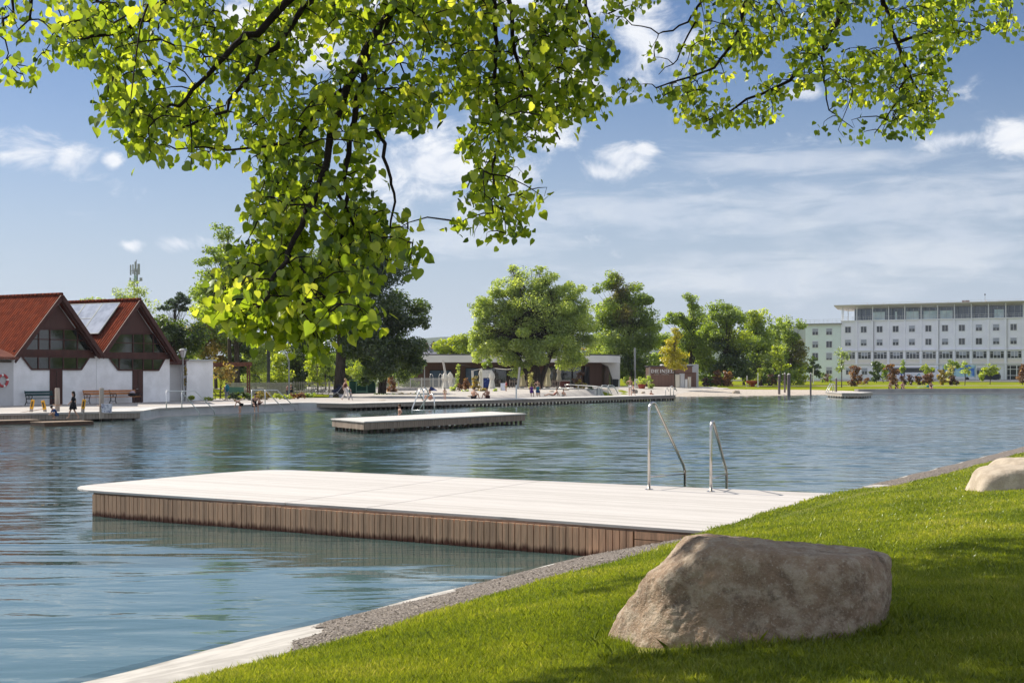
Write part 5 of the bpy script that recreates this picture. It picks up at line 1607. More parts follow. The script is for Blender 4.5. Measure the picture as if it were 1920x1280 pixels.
pb = thing('pale_block', 'pale flat block seen between the trees behind the dark lamp column', 'building', tuple(AT(485, 735, 190)), 0)
MB().beam(AT(462, 690, 190), AT(505, 690, 190), 8, 7.6).build('wall', mat('pale_wall', (.58, .56, .57)), pb, world=True)
MB().beam(AT(461, 638.5, 190), AT(506, 639.5, 190), 8.4, .6).build('roof', mat('roof_edge_dark', (.2, .2, .21)), pb, world=True)
ch = thing('chimney_house', 'grey-roofed house with two brick chimneys behind the cafe', 'house', tuple(AT(805, 690, 330)), 0)
MB().prism([AT(790, 690, 330), AT(824, 690, 330), AT(824, 665, 330), AT(790, 665, 330)], (0, 9, 0)).build('wall', mat('pale_wall', (.58, .56, .57)), ch, world=True)
MB().prism([AT(788, 666, 329.6), AT(826, 666, 329.6), AT(822, 650, 333.5), AT(795, 650, 333.5)], (0, .6, .3)).prism([AT(788, 666, 339), AT(826, 666, 339), AT(822, 650, 335), AT(795, 650, 335)], (0, .5, .3)).build('roof', mat('slate_roof', (.22, .22, .26), rough=.8), ch, world=True)
for x in (799, 813):
    c_ = MB().beam(AT(x, 655, 333), AT(x, 643, 333), 1.0, 1.0, up=(0, 1, 0)).build('chimney', mat('chimney_brick', (.28, .14, .11)), ch, world=True)
    MB().beam(AT(x, 643, 333), AT(x, 639.5, 333), .4, .4, up=(0, 1, 0)).build('chimney_pot', mat('dark_pot', (.08, .06, .06)), c_, world=True)
ww = thing('white_blossom_house', 'pale house wall half hidden behind the hut roof', 'house', tuple(AT(1228, 690, 230)), 0)
MB().beam(AT(1216, 686, 230), AT(1252, 686, 230), 5, 3).build('wall', mat('pale_wall', (.58, .56, .57)), ww, world=True)
MB().prism([AT(1213, 672, 227), AT(1255, 672, 227), AT(1252, 664, 230), AT(1217, 664, 230)], (0, .4, .3)).build('roof', mat('slate_roof', (.22, .22, .26)), ww, world=True)

# ---------------------------------------------------------------- far trees and shrubs
def cmul(c, k): return tuple(x * k for x in c)
LEAF = {
 'dark': [(0, (0.018, 0.049, 0.011)), (.5, (0.042, 0.096, 0.018)), (1, (0.096, 0.166, 0.032))],
 'mid': [(0, (0.049, 0.105, 0.018)), (.5, (0.105, 0.193, 0.032)), (1, (0.201, 0.298, 0.052))],
 'olive': [(0, (0.070, 0.096, 0.032)), (.5, (0.149, 0.184, 0.056)), (1, (0.263, 0.289, 0.096))],
 'bright': [(0, (0.096, 0.175, 0.018)), (.5, (0.210, 0.315, 0.032)), (1, (0.385, 0.473, 0.061))],
 'yellow': [(0, (.16, .16, .008)), (.5, (.34, .31, .015)), (1, (.50, .42, .04))],
 'rusty': [(0, (0.088, 0.088, 0.026)), (.5, (0.228, 0.175, 0.045)), (1, (0.420, 0.280, 0.088))],
 'brownolive': [(0, (.06, .065, .022)), (.5, (.135, .125, .042)), (1, (.23, .19, .07))],
 'red': [(0, (.055, .022, .014)), (.5, (.145, .062, .034)), (1, (.27, .145, .07))],
 'purple': [(0, (.032, .015, .014)), (.5, (.080, .036, .03)), (1, (.165, .085, .06))],
 'pine': [(0, (0.018, 0.032, 0.021)), (.5, (0.038, 0.063, 0.038)), (1, (0.088, 0.123, 0.070))],
 'pale': [(0, (0.123, 0.158, 0.079)), (.5, (0.228, 0.280, 0.140)), (1, (0.385, 0.438, 0.245))],
 'cream': [(0, (.10, .12, .04)), (.5, (.35, .33, .18)), (1, (.62, .58, .42))],
}
for k_ in ('olive', 'mid', 'bright'): LEAF[k_] = [(p_, tuple(min(.6, x * (1.75 if k_ == 'olive' else 1.35)) for x in c_)) for p_, c_ in LEAF[k_]]
LEAF['mid'] = [(0, (.08, .12, .02)), (.5, (.18, .245, .036)), (1, (.30, .365, .065))]
LEAF['bright'] = [(0, (.13, .18, .02)), (.5, (.26, .31, .03)), (1, (.40, .43, .06))]
LEAF['dark'] = [(0, (.022, .042, .008)), (.5, (.05, .085, .014)), (1, (.115, .155, .028))]
LM = {k: leaf_mat('leaves_' + k, v, (2.2, 2.2, .8), tw=.58) for k, v in LEAF.items()}
bark = mat('bark', (.075, .058, .045), (.035, .027, .021), scale=5, rough=.95, bump=.9, bscale=12, stretch=(1, 1, .25))
bark_pale = mat('pale_bark', (.34, .32, .27), (.16, .14, .11), scale=6, rough=.9, stretch=(1, 1, 2))


def unit(n):
    v = rng.normal(size=(n, 3)); return v / np.linalg.norm(v, axis=1)[:, None]


def leaf_cloud(P, size, outward=None, up=.5):
    """diamond shaped leaf faces at points P"""
    n = len(P)
    nrm = unit(n) + np.array((0, 0, up))
    if outward is not None: nrm += outward * .6
    nrm /= np.linalg.norm(nrm, axis=1)[:, None]
    a = np.cross(nrm, unit(n)); a /= np.linalg.norm(a, axis=1)[:, None] + 1e-9
    b = np.cross(nrm, a)
    s = (size * (.6 + .8 * rng.random(n)))[:, None]
    V = np.stack([P - a * s, P + b * s * .55 + nrm * s * .12, P + a * s, P - b * s * .55 + nrm * s * .12], 1)
    return V.reshape(-1, 3), (4 * np.arange(n)[:, None] + np.arange(4)[None])


def tree(name, label, base, trunk_w, ells, kind, D, cover=2.6, px=4.6, group=None, cat='tree', kinds=None, sub=.46, trunk_top=None, trunks=None, bk=None, limb=True, dep=.9, hollow=.3):
    """base=(px,py) foot; trunk_w width in photo px; ells = crown lobes (px,py,rx,ry) in photo px at distance D"""
    global rng
    keep_rng, rng = rng, np.random.default_rng(int(base[0] * 131 + base[1] * 17 + D))
    px *= .88
    s = D / F
    foot = AT(base[0], base[1], D)
    z0 = float(z_terrain(foot.x, foot.y)); foot.z = z0
    t = thing(name, label, cat, tuple(foot), 0, group)
    Ps, Os, Ts = [], [], []
    tips = []
    for e in ells:
        x, y, rx, ry = e[:4]
        k = e[4] if len(e) > 4 else 1.0
        c = np.array(AT(x, y, D + rng.normal() * .15 * (rx + ry) * s))
        rx *= 1.13; ry *= 1.13; 
        rad = np.array((rx * s, (rx + ry) * .5 * s * dep, ry * s))
        rs = min(rx, ry) * s * sub
        nsub = max(3, int(1.6 * (1 / sub) ** 2 * max(rx, ry) / min(rx, ry)))
        nleaf = int(math.pi * rx * ry / (px * px * .55) * cover * 1.9 * k)
        per = max(4, nleaf // nsub)
        d = unit(nsub)
        r = (hollow + (1 - hollow) * rng.random(nsub)) ** .8
        sc = c + d * (r * .88)[:, None] * rad
        for q, dd_ in zip(sc, d):
            m = int(per * rng.uniform(.55, 1.45))
            u = unit(m)
            rr_ = rs * rng.uniform(.7, 1.35) * rng.random(m) ** .45
            sq = np.array((1.15, 1.15, .75))
            p = q + u * rr_[:, None] * sq
            Ps.append(p); Os.append(u * .5 + dd_ * .5); Ts.append(np.clip(rng.normal(.5 + rng.normal() * .13, .2, m), 0, 1))
        tips += [(c, rad)] + [(q, None) for q in sc[:: max(1, nsub // 5)]]
    P = np.concatenate(Ps); O = np.concatenate(Os); T = np.concatenate(Ts)
    keep = P[:, 2] > z0 + .05
    P, O, T = P[keep], O[keep], T[keep]
    V, Fq = leaf_cloud(P, px * s * .62, O)
    if kinds:
        # several leaf colours in one crown: nearest-lobe choice
        lab = np.zeros(len(P), int)
        cs = np.array([AT(e[0], e[1], D) for e in ells])
        dist = np.linalg.norm((P[:, None, [0, 2]] - cs[None][:, :, [0, 2]]), axis=2) + rng.normal(size=(len(P), len(ells))) * 8 * s
        lab = np.array([kinds[i] for i in dist.argmin(1)])
        for kk in sorted(set(kinds)):
            sel = np.where(lab == kk)[0]
            if len(sel): 
                VV = V.reshape(-1, 4, 3)[sel].reshape(-1, 3)
                mesh_np('crown', VV, (4 * np.arange(len(sel))[:, None] + np.arange(4)[None]), LM[kk], t, np.repeat(T[sel], 4))
    else:
        mesh_np('crown', V, Fq, LM[kind], t, np.repeat(T, 4))
    if trunk_w:
        ys = [e[1] for e in ells]
        ttop = trunk_top or (sum(ys) / len(ys))
        for (bx, by, tx, ty, w) in (trunks or [(base[0], base[1], base[0] + rng.normal() * 3, ttop, trunk_w)]):
            f0_ = AT(bx, by, D); f0_.z = z0 - .3
            f1_ = AT(tx, ty, D + rng.normal() * .3)
            r0 = w * s / 2
            mid_ = f0_.lerp(f1_, .5) + Vector((rng.normal() * r0 * .5, 0, 0))
            b = MB().tube([f0_, f0_.lerp(f1_, .04), f0_.lerp(mid_, .5), mid_, mid_.lerp(f1_, .5), f1_], [r0 * 1.5, r0 * 1.15, r0, r0 * .9, r0 * .7, r0 * .25], 9)
            if limb:
                for q, _ in tips:
                    st_ = f0_.lerp(f1_, rng.uniform(.45, .95))
                    q = Vector(q)
                    if q.z > st_.z - .5:
                        mm = st_.lerp(q, .5) + Vector((0, 0, (q - st_).length * .08))
                        b.tube([st_, mm, q], [min(r0 * .26, .10), min(r0 * .14, .05), r0 * .03], 5)
            b.build('trunk', bk or bark, t, smooth=True, world=True)
    rng = keep_rng
    return t


big_group = 'trees on the far shore'
# left side
tree('tall_tree', 'tall airy light-green tree with two bare trunks right of the gabled houses', (440, 742), 10,
     [(418, 440, 20, 22, .7), (400, 485, 32, 22, .8), (425, 478, 34, 30), (392, 530, 30, 24, .8), (440, 528, 44, 44), (415, 572, 46, 30), (462, 580, 40, 44), (470, 520, 28, 34), (440, 620, 34, 20, .6)], 'mid', 125, cover=2.3, px=4.6,
     trunks=[(432, 742, 428, 520, 8), (445, 742, 440, 560, 11)])
tree('chestnut_tree', 'massive dark-green tree with a thick straight trunk left of the cafe', (635, 746), 19,
     [(665, 420, 40, 45), (705, 470, 42, 50), (640, 480, 60, 55), (690, 545, 70, 60), (740, 590, 48, 42), (610, 560, 55, 50), (760, 640, 38, 40), (775, 600, 26, 34), (780, 675, 20, 30), (640, 640, 45, 34), (600, 520, 40, 38), (650, 560, 50, 40), (700, 630, 62, 50), (735, 680, 34, 34), (690, 690, 40, 26), (575, 600, 35, 35, .7), (660, 600, 50, 50)], 'dark', 120,
     cover=3.6, px=4.6, trunks=[(635, 746, 645, 470, 19)])
tree('slender_tree', 'dark slim-trunked tree standing right of the thick trunk beside the net cage', (713, 742), 7, [(720, 655, 40, 40), (745, 690, 30, 28), (700, 690, 25, 22), (768, 662, 28, 32)], 'dark', 130, cover=3, px=4.4,
     trunks=[(711, 742, 712, 650, 6), (718, 742, 724, 660, 10)])
tree('shrub_tree', 'rounded dark-green tree immediately right of the second gable', (325, 720), 6, [(312, 612, 30, 26), (345, 625, 34, 34), (330, 655, 44, 34), (300, 640, 24, 30)], 'dark', 128, cover=3.2, px=4.4)
tree('pine_tree', 'distant dark pine with flat-layered crown above the rounded tree', (328, 660), 5, [(338, 556, 16, 9), (322, 566, 22, 9), (350, 565, 12, 7), (308, 577, 16, 6), (336, 578, 26, 8)], 'pine', 190, cover=3.2, px=3.6, sub=.4)
tree('rusty_tree', 'yellowish-brown leafing tree behind the flat annex', (385, 730), 5, [(385, 590, 34, 32), (372, 630, 42, 36), (400, 650, 40, 34), (352, 655, 26, 26), (420, 625, 25, 40)], 'rusty', 140, cover=2.8, px=4.2, kinds=['bright', 'rusty', 'rusty', 'olive', 'mid'])
tree('thin_tree', 'thin pale half-bare tree in front of the antenna mast', (245, 640), 3, [(245, 545, 30, 18, .45), (230, 560, 22, 18, .5), (265, 560, 22, 22, .45), (285, 575, 18, 22, .22), (245, 570, 34, 14, .5)], 'pale', 150, cover=1.5, px=3.6, sub=.4)
tree('hedge_tree', 'faint tree tops just over the ridge of the second gable', (180, 640), 3, [(178, 562, 22, 7, .6), (158, 565, 14, 5, .6)], 'olive', 180, cover=2, px=3.6)
tree('broad_tree', 'dim green tree filling the gap behind the small yellow tree', (1240, 725), 5, [(1240, 650, 20, 30), (1232, 690, 18, 26), (1275, 690, 24, 26), (1255, 670, 20, 26), (1285, 645, 30, 38)], 'mid', 225, cover=2.8, px=3.8)
tree('broad_tree', 'shaded low-crowned tree between the broad and the oval tree', (1395, 725), 5, [(1395, 640, 20, 30), (1330, 625, 26, 36), (1402, 615, 22, 30), (1392, 690, 26, 26), (1330, 690, 22, 26), (1440, 705, 24, 14)], 'dark', 222, cover=2.8, px=3.8)
tree('broad_tree', 'leafy green tree between the oval tree and the olive one', (1455, 725), 5, [(1452, 630, 16, 22), (1458, 612, 14, 16, .7), (1450, 665, 20, 30), (1458, 700, 24, 20)], 'mid', 226, cover=2.8, px=3.8)
tree('tall_tree', 'full light-green tree behind the airy one with two trunks', (405, 742), 6, [(400, 570, 34, 44), (440, 590, 44, 50), (470, 560, 30, 50), (385, 560, 24, 26, .7), (450, 640, 36, 26)], 'mid', 150, cover=2.4, px=4.4)
# understory between annex and the thick trunk
for (lab, ells, kind, D, foot) in (
    ('olive shrubby tree behind the picket fence next to the pergola', [(478, 665, 22, 40), (495, 690, 24, 40), (465, 705, 18, 30)], 'olive', 150, (480, 738)),
    ('dark shaded bush behind the dark lamp column', [(440, 700, 22, 34), (455, 670, 22, 30)], 'dark', 140, (445, 738)),
    ('sunlit yellow-green bush right of the dark lamp column', [(520, 660, 18, 40), (525, 700, 20, 36), (512, 720, 14, 18)], 'bright', 136, (520, 740)),
    ('deep-green bushy tree behind the lantern lamp left of the trunk', [(555, 640, 36, 40), (562, 690, 34, 44), (545, 715, 24, 25)], 'dark', 140, (560, 738)),
    ('fresh green bushy tree between birch and thick trunk', [(605, 645, 26, 40), (612, 690, 22, 38)], 'mid', 142, (610, 738)),
    ('bright green bush behind the net cage', [(690, 690, 26, 22), (672, 705, 22, 20)], 'bright', 150, (690, 738)),
    ('long dark hedge-like bush far behind the picket fence, left part', [(440, 690, 24, 40), (470, 700, 26, 36), (500, 690, 26, 40)], 'dark', 172, (470, 735)),
    ('long dark hedge-like bush far behind the picket fence, right part', [(535, 690, 28, 40), (575, 680, 30, 46), (620, 690, 30, 44), (650, 705, 22, 30)], 'dark', 174, (580, 735)),
    ('mid-green bush far behind the metal bar fence', [(720, 705, 22, 26), (760, 712, 26, 20)], 'mid', 168, (740, 735)),
    ('bluish-green distant tree seen right of the thick trunk', [(660, 668, 22, 30), (672, 690, 18, 20)], 'pale', 200, (660, 735))):
    tree('bush', lab, foot, 3, ells, kind, D, cover=2.8, px=4.2)
tree('birch', 'young birch with a white stem and bright leaves by the picket fence', (595, 741), 2.6, [(585, 690, 13, 26), (590, 712, 14, 16), (600, 670, 10, 20)], 'bright', 131, cover=1.8, px=4.2, bk=bark_pale, trunks=[(595.5, 742, 593, 672, 2.8)])
tree('climber', 'brown-leaved climbing plant on the pergola beside the bicycle', (412, 745), 2, [(418, 690, 20, 18, .8), (425, 715, 12, 20, .7), (402, 695, 10, 26, .5), (430, 700, 10, 18, .8)], 'rusty', 108, cover=1.4, px=4.2)
tree('climber', 'thin climbing plant on the post behind the left lantern lamp', (346, 745), 1.5, [(347, 695, 3, 12, .8), (346, 715, 3, 10, .8)], 'rusty', 101.5, cover=1.6, px=3.6)

# behind and around the cafe
tree('round_tree', 'bright yellow-green trees behind the left part of the cafe roof', (850, 700), 4, [(835, 650, 22, 16), (862, 648, 26, 20), (885, 655, 20, 16), (845, 660, 30, 12)], 'bright', 230, cover=3, px=4)
wl_ = [(925, 590, 38, 40, .9), (900, 585, 22, 28, .8), (930, 555, 26, 24, .8), (1070, 590, 40, 36), (1025, 565, 40, 30, .9), (965, 580, 36, 32, .9), (890, 640, 16, 22, .8), (1105, 640, 18, 30, .8), (905, 625, 26, 30, .8), (955, 545, 34, 30, .7), (1000, 530, 40, 28, .7), (1045, 535, 36, 28, .7), (1082, 560, 30, 32, .7), (1098, 600, 22, 40, .7), (1000, 590, 60, 45, .9), (1050, 610, 50, 50), (950, 640, 55, 38),
       (1000, 655, 55, 40), (1065, 655, 42, 36), (915, 660, 30, 24), (985, 690, 32, 18, .9), (1075, 676, 30, 10, .6), (960, 505, 16, 9, .5), (1010, 506, 18, 9, .5)]
tree('willow_tree', 'huge spreading olive-green tree growing through the cafe terrace', (1010, 742), 15, wl_, 'olive', 152, cover=2.7, px=3.6, sub=.40, hollow=.15, trunks=[(1010, 742, 990, 600, 15), (1007, 712, 1060, 590, 9), (1005, 700, 935, 600, 8), (1010, 690, 1000, 540, 8)],
     kinds=['olive'] * len(wl_))
tree('tall_tree', 'tall two-tone tree, brownish top, right behind the end of the cafe', (1180, 728), 9, [(1135, 532, 26, 22), (1160, 545, 26, 28), (1190, 555, 30, 30), (1165, 590, 36, 36), (1200, 600, 34, 36), (1150, 640, 34, 40), (1195, 650, 40, 40), (1215, 625, 22, 34), (1170, 690, 44, 30), (1205, 690, 28, 24), (1150, 575, 34, 32), (1140, 605, 28, 34), (1178, 630, 46, 42)],
     'olive', 195, cover=2.9, px=3.8, kinds=['mid', 'brownolive', 'mid', 'brownolive', 'mid', 'olive', 'mid', 'mid', 'dark', 'mid', 'mid', 'mid', 'olive'])
tree('small_tree', 'small orange-tinged tree just behind the right end of the cafe roof', (1115, 700), 3, [(1112, 650, 10, 18), (1105, 662, 14, 10)], 'rusty', 200, cover=2.6, px=3.6)
tree('yellow_tree', 'small bright yellow tree in front of the lettered hut', (1265, 729), 3, [(1262, 635, 15, 16), (1257, 655, 18, 16), (1270, 660, 18, 18), (1260, 680, 22, 15), (1275, 682, 14, 11), (1266, 622, 8, 8)], 'yellow', 163, cover=2.1, px=3.8, trunks=[(1265.5, 730, 1264, 640, 2.6)])
tree('broad_tree', 'fresh green tree with pointed top behind the lettered hut', (1300, 725), 8, [(1298, 562, 17, 16), (1290, 595, 30, 26), (1262, 600, 22, 14, .7), (1310, 620, 36, 34), (1290, 650, 34, 34), (1320, 670, 30, 34), (1335, 700, 26, 20)], 'mid', 205, cover=3, px=3.8)
tree('broad_tree', 'broad fresh green tree right of the pointed one, behind the red shrubs', (1360, 725), 8, [(1345, 575, 22, 16, .8), (1375, 590, 30, 24), (1345, 610, 30, 30), (1375, 635, 34, 36), (1350, 660, 36, 34), (1385, 680, 26, 34), (1355, 700, 30, 20)], 'mid', 200, cover=3, px=3.8, kinds=['mid', 'mid', 'mid', 'bright', 'dark', 'dark', 'dark'])
tree('broad_tree', 'tall oval green tree behind the mooring piles', (1425, 725), 8, [(1418, 590, 20, 16), (1425, 620, 30, 32), (1408, 655, 28, 34), (1435, 665, 28, 36), (1420, 695, 36, 24)], 'mid', 210, cover=3, px=3.8, kinds=['bright', 'mid', 'mid', 'olive', 'dark'])
tree('broad_tree', 'olive-green tree directly left of the mint-green wing', (1480, 725), 7, [(1470, 605, 14, 12, .5), (1485, 620, 20, 22), (1470, 650, 26, 32), (1490, 660, 20, 34), (1480, 695, 30, 24)], 'olive', 230, cover=3, px=3.8, kinds=['olive', 'mid', 'olive', 'brownolive', 'mid'])
tree('small_tree', 'small vivid green tree at the lawn behind the mooring piles', (1462, 728), 2, [(1462, 662, 14, 15), (1456, 680, 14, 12), (1470, 682, 12, 14)], 'bright', 200, cover=2.4, px=3.8)
tree('weeping_tree', 'small dark weeping tree against the mint-green wing', (1524, 720), 2.5, [(1524, 676, 8, 9), (1516, 690, 9, 14), (1530, 692, 8, 15), (1537, 702, 4, 9, .8)], 'dark', 260, cover=3, px=3.6)
tree('thin_tree', 'thin young tree with sparse leaves before the first window bay', (1578, 729), 1.6, [(1574, 662, 13, 9, .6), (1585, 668, 12, 10, .6), (1577, 685, 8, 14, .7), (1572, 694, 5, 8, .8)], 'pale', 190, cover=1.5, px=3.6, trunks=[(1578, 730, 1578, 660, 1.8)])
for (px, yb, lab, ells, k, D) in (
    (1694, 712, 'slim young tree in front of the coach windscreen', [(1692, 683, 4, 12), (1693, 692, 6, 7)], 'mid', 250),
    (1738, 716, 'young umbrella-shaped tree in front of the coach windows', [(1735, 690, 10, 6), (1743, 692, 10, 5), (1738, 697, 7, 4)], 'bright', 250),
    (1785, 714, 'young green tree between coach and lorry', [(1785, 680, 12, 8), (1778, 688, 9, 7), (1793, 687, 8, 6)], 'mid', 255),
    (1809, 722, 'thin young tree in front of the blue lorry', [(1809, 680, 6, 5), (1810, 695, 9, 11, .7)], 'olive', 215),
    (1856, 718, 'round-topped young tree beside the dark van', [(1848, 690, 9, 8), (1864, 692, 10, 7), (1856, 698, 14, 7), (1842, 703, 6, 8)], 'bright', 235)):
    tree('young_tree', lab, (px, yb), 1.4, ells, k, D, cover=2.3, px=3.4, group='young trees along the far lawn')
for (px, yt, yb, hw, k, D, lab, cat) in (
    (1504, 690, 723, 13, 'bright', 225, 'loose yellow-green shrub left of the lone mooring pile', 'shrub'), (1405, 693, 716, 12, 'bright', 205, 'yellow-green shrub above the red planter bowl', 'shrub'),
    (1425, 693, 715, 11, 'bright', 206, 'yellow-green shrub right of the red planter bowl', 'shrub'), (1344, 694, 722, 11, 'red', 190, 'russet shrub, left of the pair by the beach', 'shrub'), (1364, 696, 722, 10, 'red', 190, 'russet shrub, right of the pair by the beach', 'shrub'),
    (1322, 708, 724, 10, 'purple', 192, 'low dark purple shrub left of the russet pair', 'shrub'), (1335, 712, 724, 8, 'dark', 190, 'low dark green shrub touching the russet pair', 'shrub'), (1448, 700, 722, 10, 'purple', 215, 'dim reddish shrub under the oval tree', 'shrub'),
    (1542, 700, 721, 4, 'mid', 265, 'small conical evergreen, left of two before the mint wing', 'shrub'), (1556, 706, 719, 4.5, 'mid', 268, 'small rounded evergreen, right of two before the mint wing', 'shrub'), (1549, 700, 718, 8, 'purple', 275, 'dark purple shrub behind the two small evergreens', 'shrub'),
    (1604, 686, 724, 13, 'red', 205, 'tall russet pyramid shrub before the second window bay', 'shrub'), (1626, 709, 720, 7, 'red', 235, 'small russet shrub right of the pyramid one', 'shrub'), (1644, 679, 712, 14, 'dark', 260, 'dark green bushy shrub left of the coach', 'shrub'), (1657, 684, 711, 8, 'mid', 262, 'lighter green shrub touching the dark one left of the coach', 'shrub'),
    (1672, 684, 721, 14, 'red', 222, 'large russet shrub hiding the coach front', 'shrub'), (1694, 705, 720, 7, 'purple', 225, 'dark purple shrub, first of the row before the coach', 'shrub'), (1707.5, 703, 720, 6.5, 'purple', 225, 'dark purple shrub, second of the row before the coach', 'shrub'),
    (1721, 702, 720, 8, 'purple', 225, 'dark purple shrub, third of the row before the coach', 'shrub'), (1734, 704, 720, 7, 'red', 225, 'russet shrub, fourth of the row before the coach', 'shrub'), (1747, 700, 720, 8, 'red', 225, 'russet shrub, fifth and last of the row before the coach', 'shrub'),
    (1768, 694, 720, 12, 'rusty', 222, 'brownish shrub left of the blossoming one', 'shrub'), (1784, 686, 718, 10, 'cream', 224, 'cream-blossoming shrub between coach and lorry', 'shrub'), (1785, 706, 721, 12, 'purple', 220, 'low dark shrub under the blossoming one', 'shrub'),
    (1918, 684, 717, 13, 'red', 225, 'large russet shrub at the right edge', 'shrub'), (1840, 700, 713, 6, 'bright', 240, 'small yellow-green shrub right of the lorry', 'shrub'),
    (1219, 706, 727, 7, 'olive', 165, 'pale grassy plant left of the lettered hut', 'plant'), (1177, 706, 725, 10, 'olive', 190, 'dim shrub under the two-tone tree', 'shrub'),
    (872, 712, 742, 9, 'red', 140, 'red-leaved shrub left of the plain pale post', 'shrub'), (893, 705, 744, 9, 'rusty', 139, 'tall rusty shrub at the plain pale post', 'shrub'), (863, 720, 742, 7, 'red', 138, 'low red shrub, leftmost of the terrace planting', 'shrub'), (853, 722, 742, 8, 'olive', 138, 'grey-green low shrub by the leaning mast', 'shrub'),
    (905, 726, 744, 8, 'rusty', 137, 'low rusty shrub under the banner', 'shrub'), (927, 730, 744, 7, 'olive', 137, 'pale dry shrub right of the banner', 'shrub'), (868, 732, 745, 12, 'pale', 136, 'pale dry ground plant among the red shrubs', 'plant'), (858, 683, 722, 4, 'olive', 158, 'yellowish climber column on the cafe wall', 'climber'),
    (914, 668, 690, 9, 'mid', 160, 'small clipped green tree above the white framed board', 'tree'), (996, 700, 730, 7, 'cream', 146, 'white-flowering shrub left of the willow trunk', 'shrub'), (1085, 699, 727, 10, 'red', 148, 'orange-red shrub before the cafe glass on the right', 'shrub'), (1088, 716, 738, 14, 'rusty', 146, 'low rusty shrub behind the ramp railing', 'shrub'),
    (1105, 724, 736, 9, 'dark', 145, 'low dark green plant right of the ramp shrub', 'plant'), (732, 704, 740, 10, 'red', 136, 'reddish-brown shrub in front of the metal bar fence', 'shrub'), (738, 724, 741, 7, 'purple', 134, 'dark low shrub at the metal bar fence', 'shrub'), (1100, 672, 700, 8, 'mid', 200, 'green tree top right behind the cafe roof', 'tree')):
    n = 3 if yb - yt > 22 else 2
    el_ = []
    h = yb - yt
    for q in range(n):
        fy = (q + .5) / n
        ww_ = hw * (1 - .35 * abs(fy - .6) * 1.6)
        el_.append((px + rng.normal() * hw * .15, yt + h * fy, max(ww_, 3), h / n * .72))
    tree('shrub' if cat in ('shrub',) else {'plant': 'plant', 'climber': 'climber', 'tree': 'small_tree'}[cat], lab, (px, yb), 1.2 if h > 20 else 0, el_, k, D, cover=2.6, px=3.6, cat=cat, limb=False)
# flower beds and low planting on the left: each bed a thing
for (x0, x1, y0, y1, k, D, lab) in ((345, 364, 742, 751, 'bright', 102, 'low yellow-green bed plants at the foot of the left lantern lamp'), (384, 398, 744, 751, 'bright', 103, 'low yellow-green plants left of the bicycle'), (430, 470, 737, 750, 'dark', 104, 'dark green bed plants around the green bench'),
                                (478, 505, 734, 748, 'rusty', 106, 'yellow-flowering bed behind the quay handrails'), (512, 545, 739, 748, 'bright', 108, 'bright green bed plants left of the lantern lamp'), (543, 572, 738, 747, 'red', 110, 'low red-leaved bed plants right of the lantern lamp'),
                                (570, 588, 736, 746, 'mid', 112, 'low rounded green plant near the birch'), (698, 745, 738, 744, 'dark', 126, 'long low hedge strip in front of the metal fence'), (748, 772, 737, 744, 'rusty', 127, 'orange-flowering bed before the pale planter wall'), (770, 796, 738, 744, 'bright', 127, 'yellow-green bed right of the orange flowers')):
    n = max(2, int((x1 - x0) / 9)); h = (y1 - y0)
    tree('bed_plants', lab, ((x0 + x1) / 2, y1), 0, [(x0 + (x1 - x0) * (q + .5) / n, (y0 + y1) / 2 + rng.normal() * .8, 7, h * .6) for q in range(n)], k, D, cover=2.6, px=3.6, cat='plants', limb=False)
for k, (x, y, sc) in enumerate(((60, 112, 1.0), (69, 119, 1.2), (76, 127, 1.0), (84, 134, 1.15), (92, 143, 1.1))):
    px_ = 960 + F * x / y; u_ = F / y
    yb_ = HY + 2 * u_
    tree('shore_tree', 'leafy tree on the right-hand shore outside the picture, mirrored in the gable windows', (px_, yb_), 14, [(px_ + a * u_ * sc, yb_ - b * u_ * sc, r * u_ * sc, r * u_ * sc * .8) for a, b, r in ((-1.5, 3.4, 2.6), (1.8, 3.8, 2.4), (0, 6.4, 2.8), (-1.2, 8.6, 1.8), (1.4, 8.2, 1.8))], 'mid', y, cover=1.6, px=9, group='trees on the right-hand shore')
# stakes, bowl planter
for px, yt, D, lab in ((1400.5, 704, 195, 'white stake left of the red planter bowl'), (1421, 699, 193, 'white stake right of the red planter bowl'), (1498, 671, 235, 'tall thin pale pole beside the yellow-green shrub'), (1525, 690, 240, 'thin grey pole right of the lone mooring pile')):
    f_ = AT(px, 722, D); z0 = float(z_terrain(f_.x, f_.y))
    t = thing('stake', lab, 'stake', (f_.x, f_.y, z0)); h = CZ - (yt - HY) / F * D - z0
    MB().tube([(0, 0, -.2), (0, 0, h)], .09 if D < 200 else .07, 6).build('shaft', whitep, t)
f_ = AT(1411, 716, 194); t = thing('planter_bowl', 'wide red planter bowl on the far lawn', 'planter', (f_.x, f_.y, float(z_terrain(f_.x, f_.y))))
MB().lathe(0, 0, [(.3, 0), (.35, .3), (.9, .62), (1.0, .9), (.9, .92)], 14).build('bowl', mat('red_bowl', (.28, .06, .04), rough=.6), t)
f_ = AT(1203.5, 726, 164); t = thing('plant_pot', 'red plant pot with a palm-like plant left of the hut', 'plant pot', (f_.x, f_.y, float(z_terrain(f_.x, f_.y)) + .06))
MB().lathe(0, 0, [(.35, 0), (.52, .55), (.48, .56)], 12).build('pot', mat('red_bowl', (.28, .06, .04), rough=.6), t)
P = np.array((0, 0, .95)) + unit(160) * (rng.random(160)[:, None] ** .5) * np.array((.7, .7, .5))
V, Fq = leaf_cloud(P, .16); V = V + np.array(t.location)
mesh_np('foliage', V, Fq, LM['olive'], t, np.repeat(rng.random(160), 4))

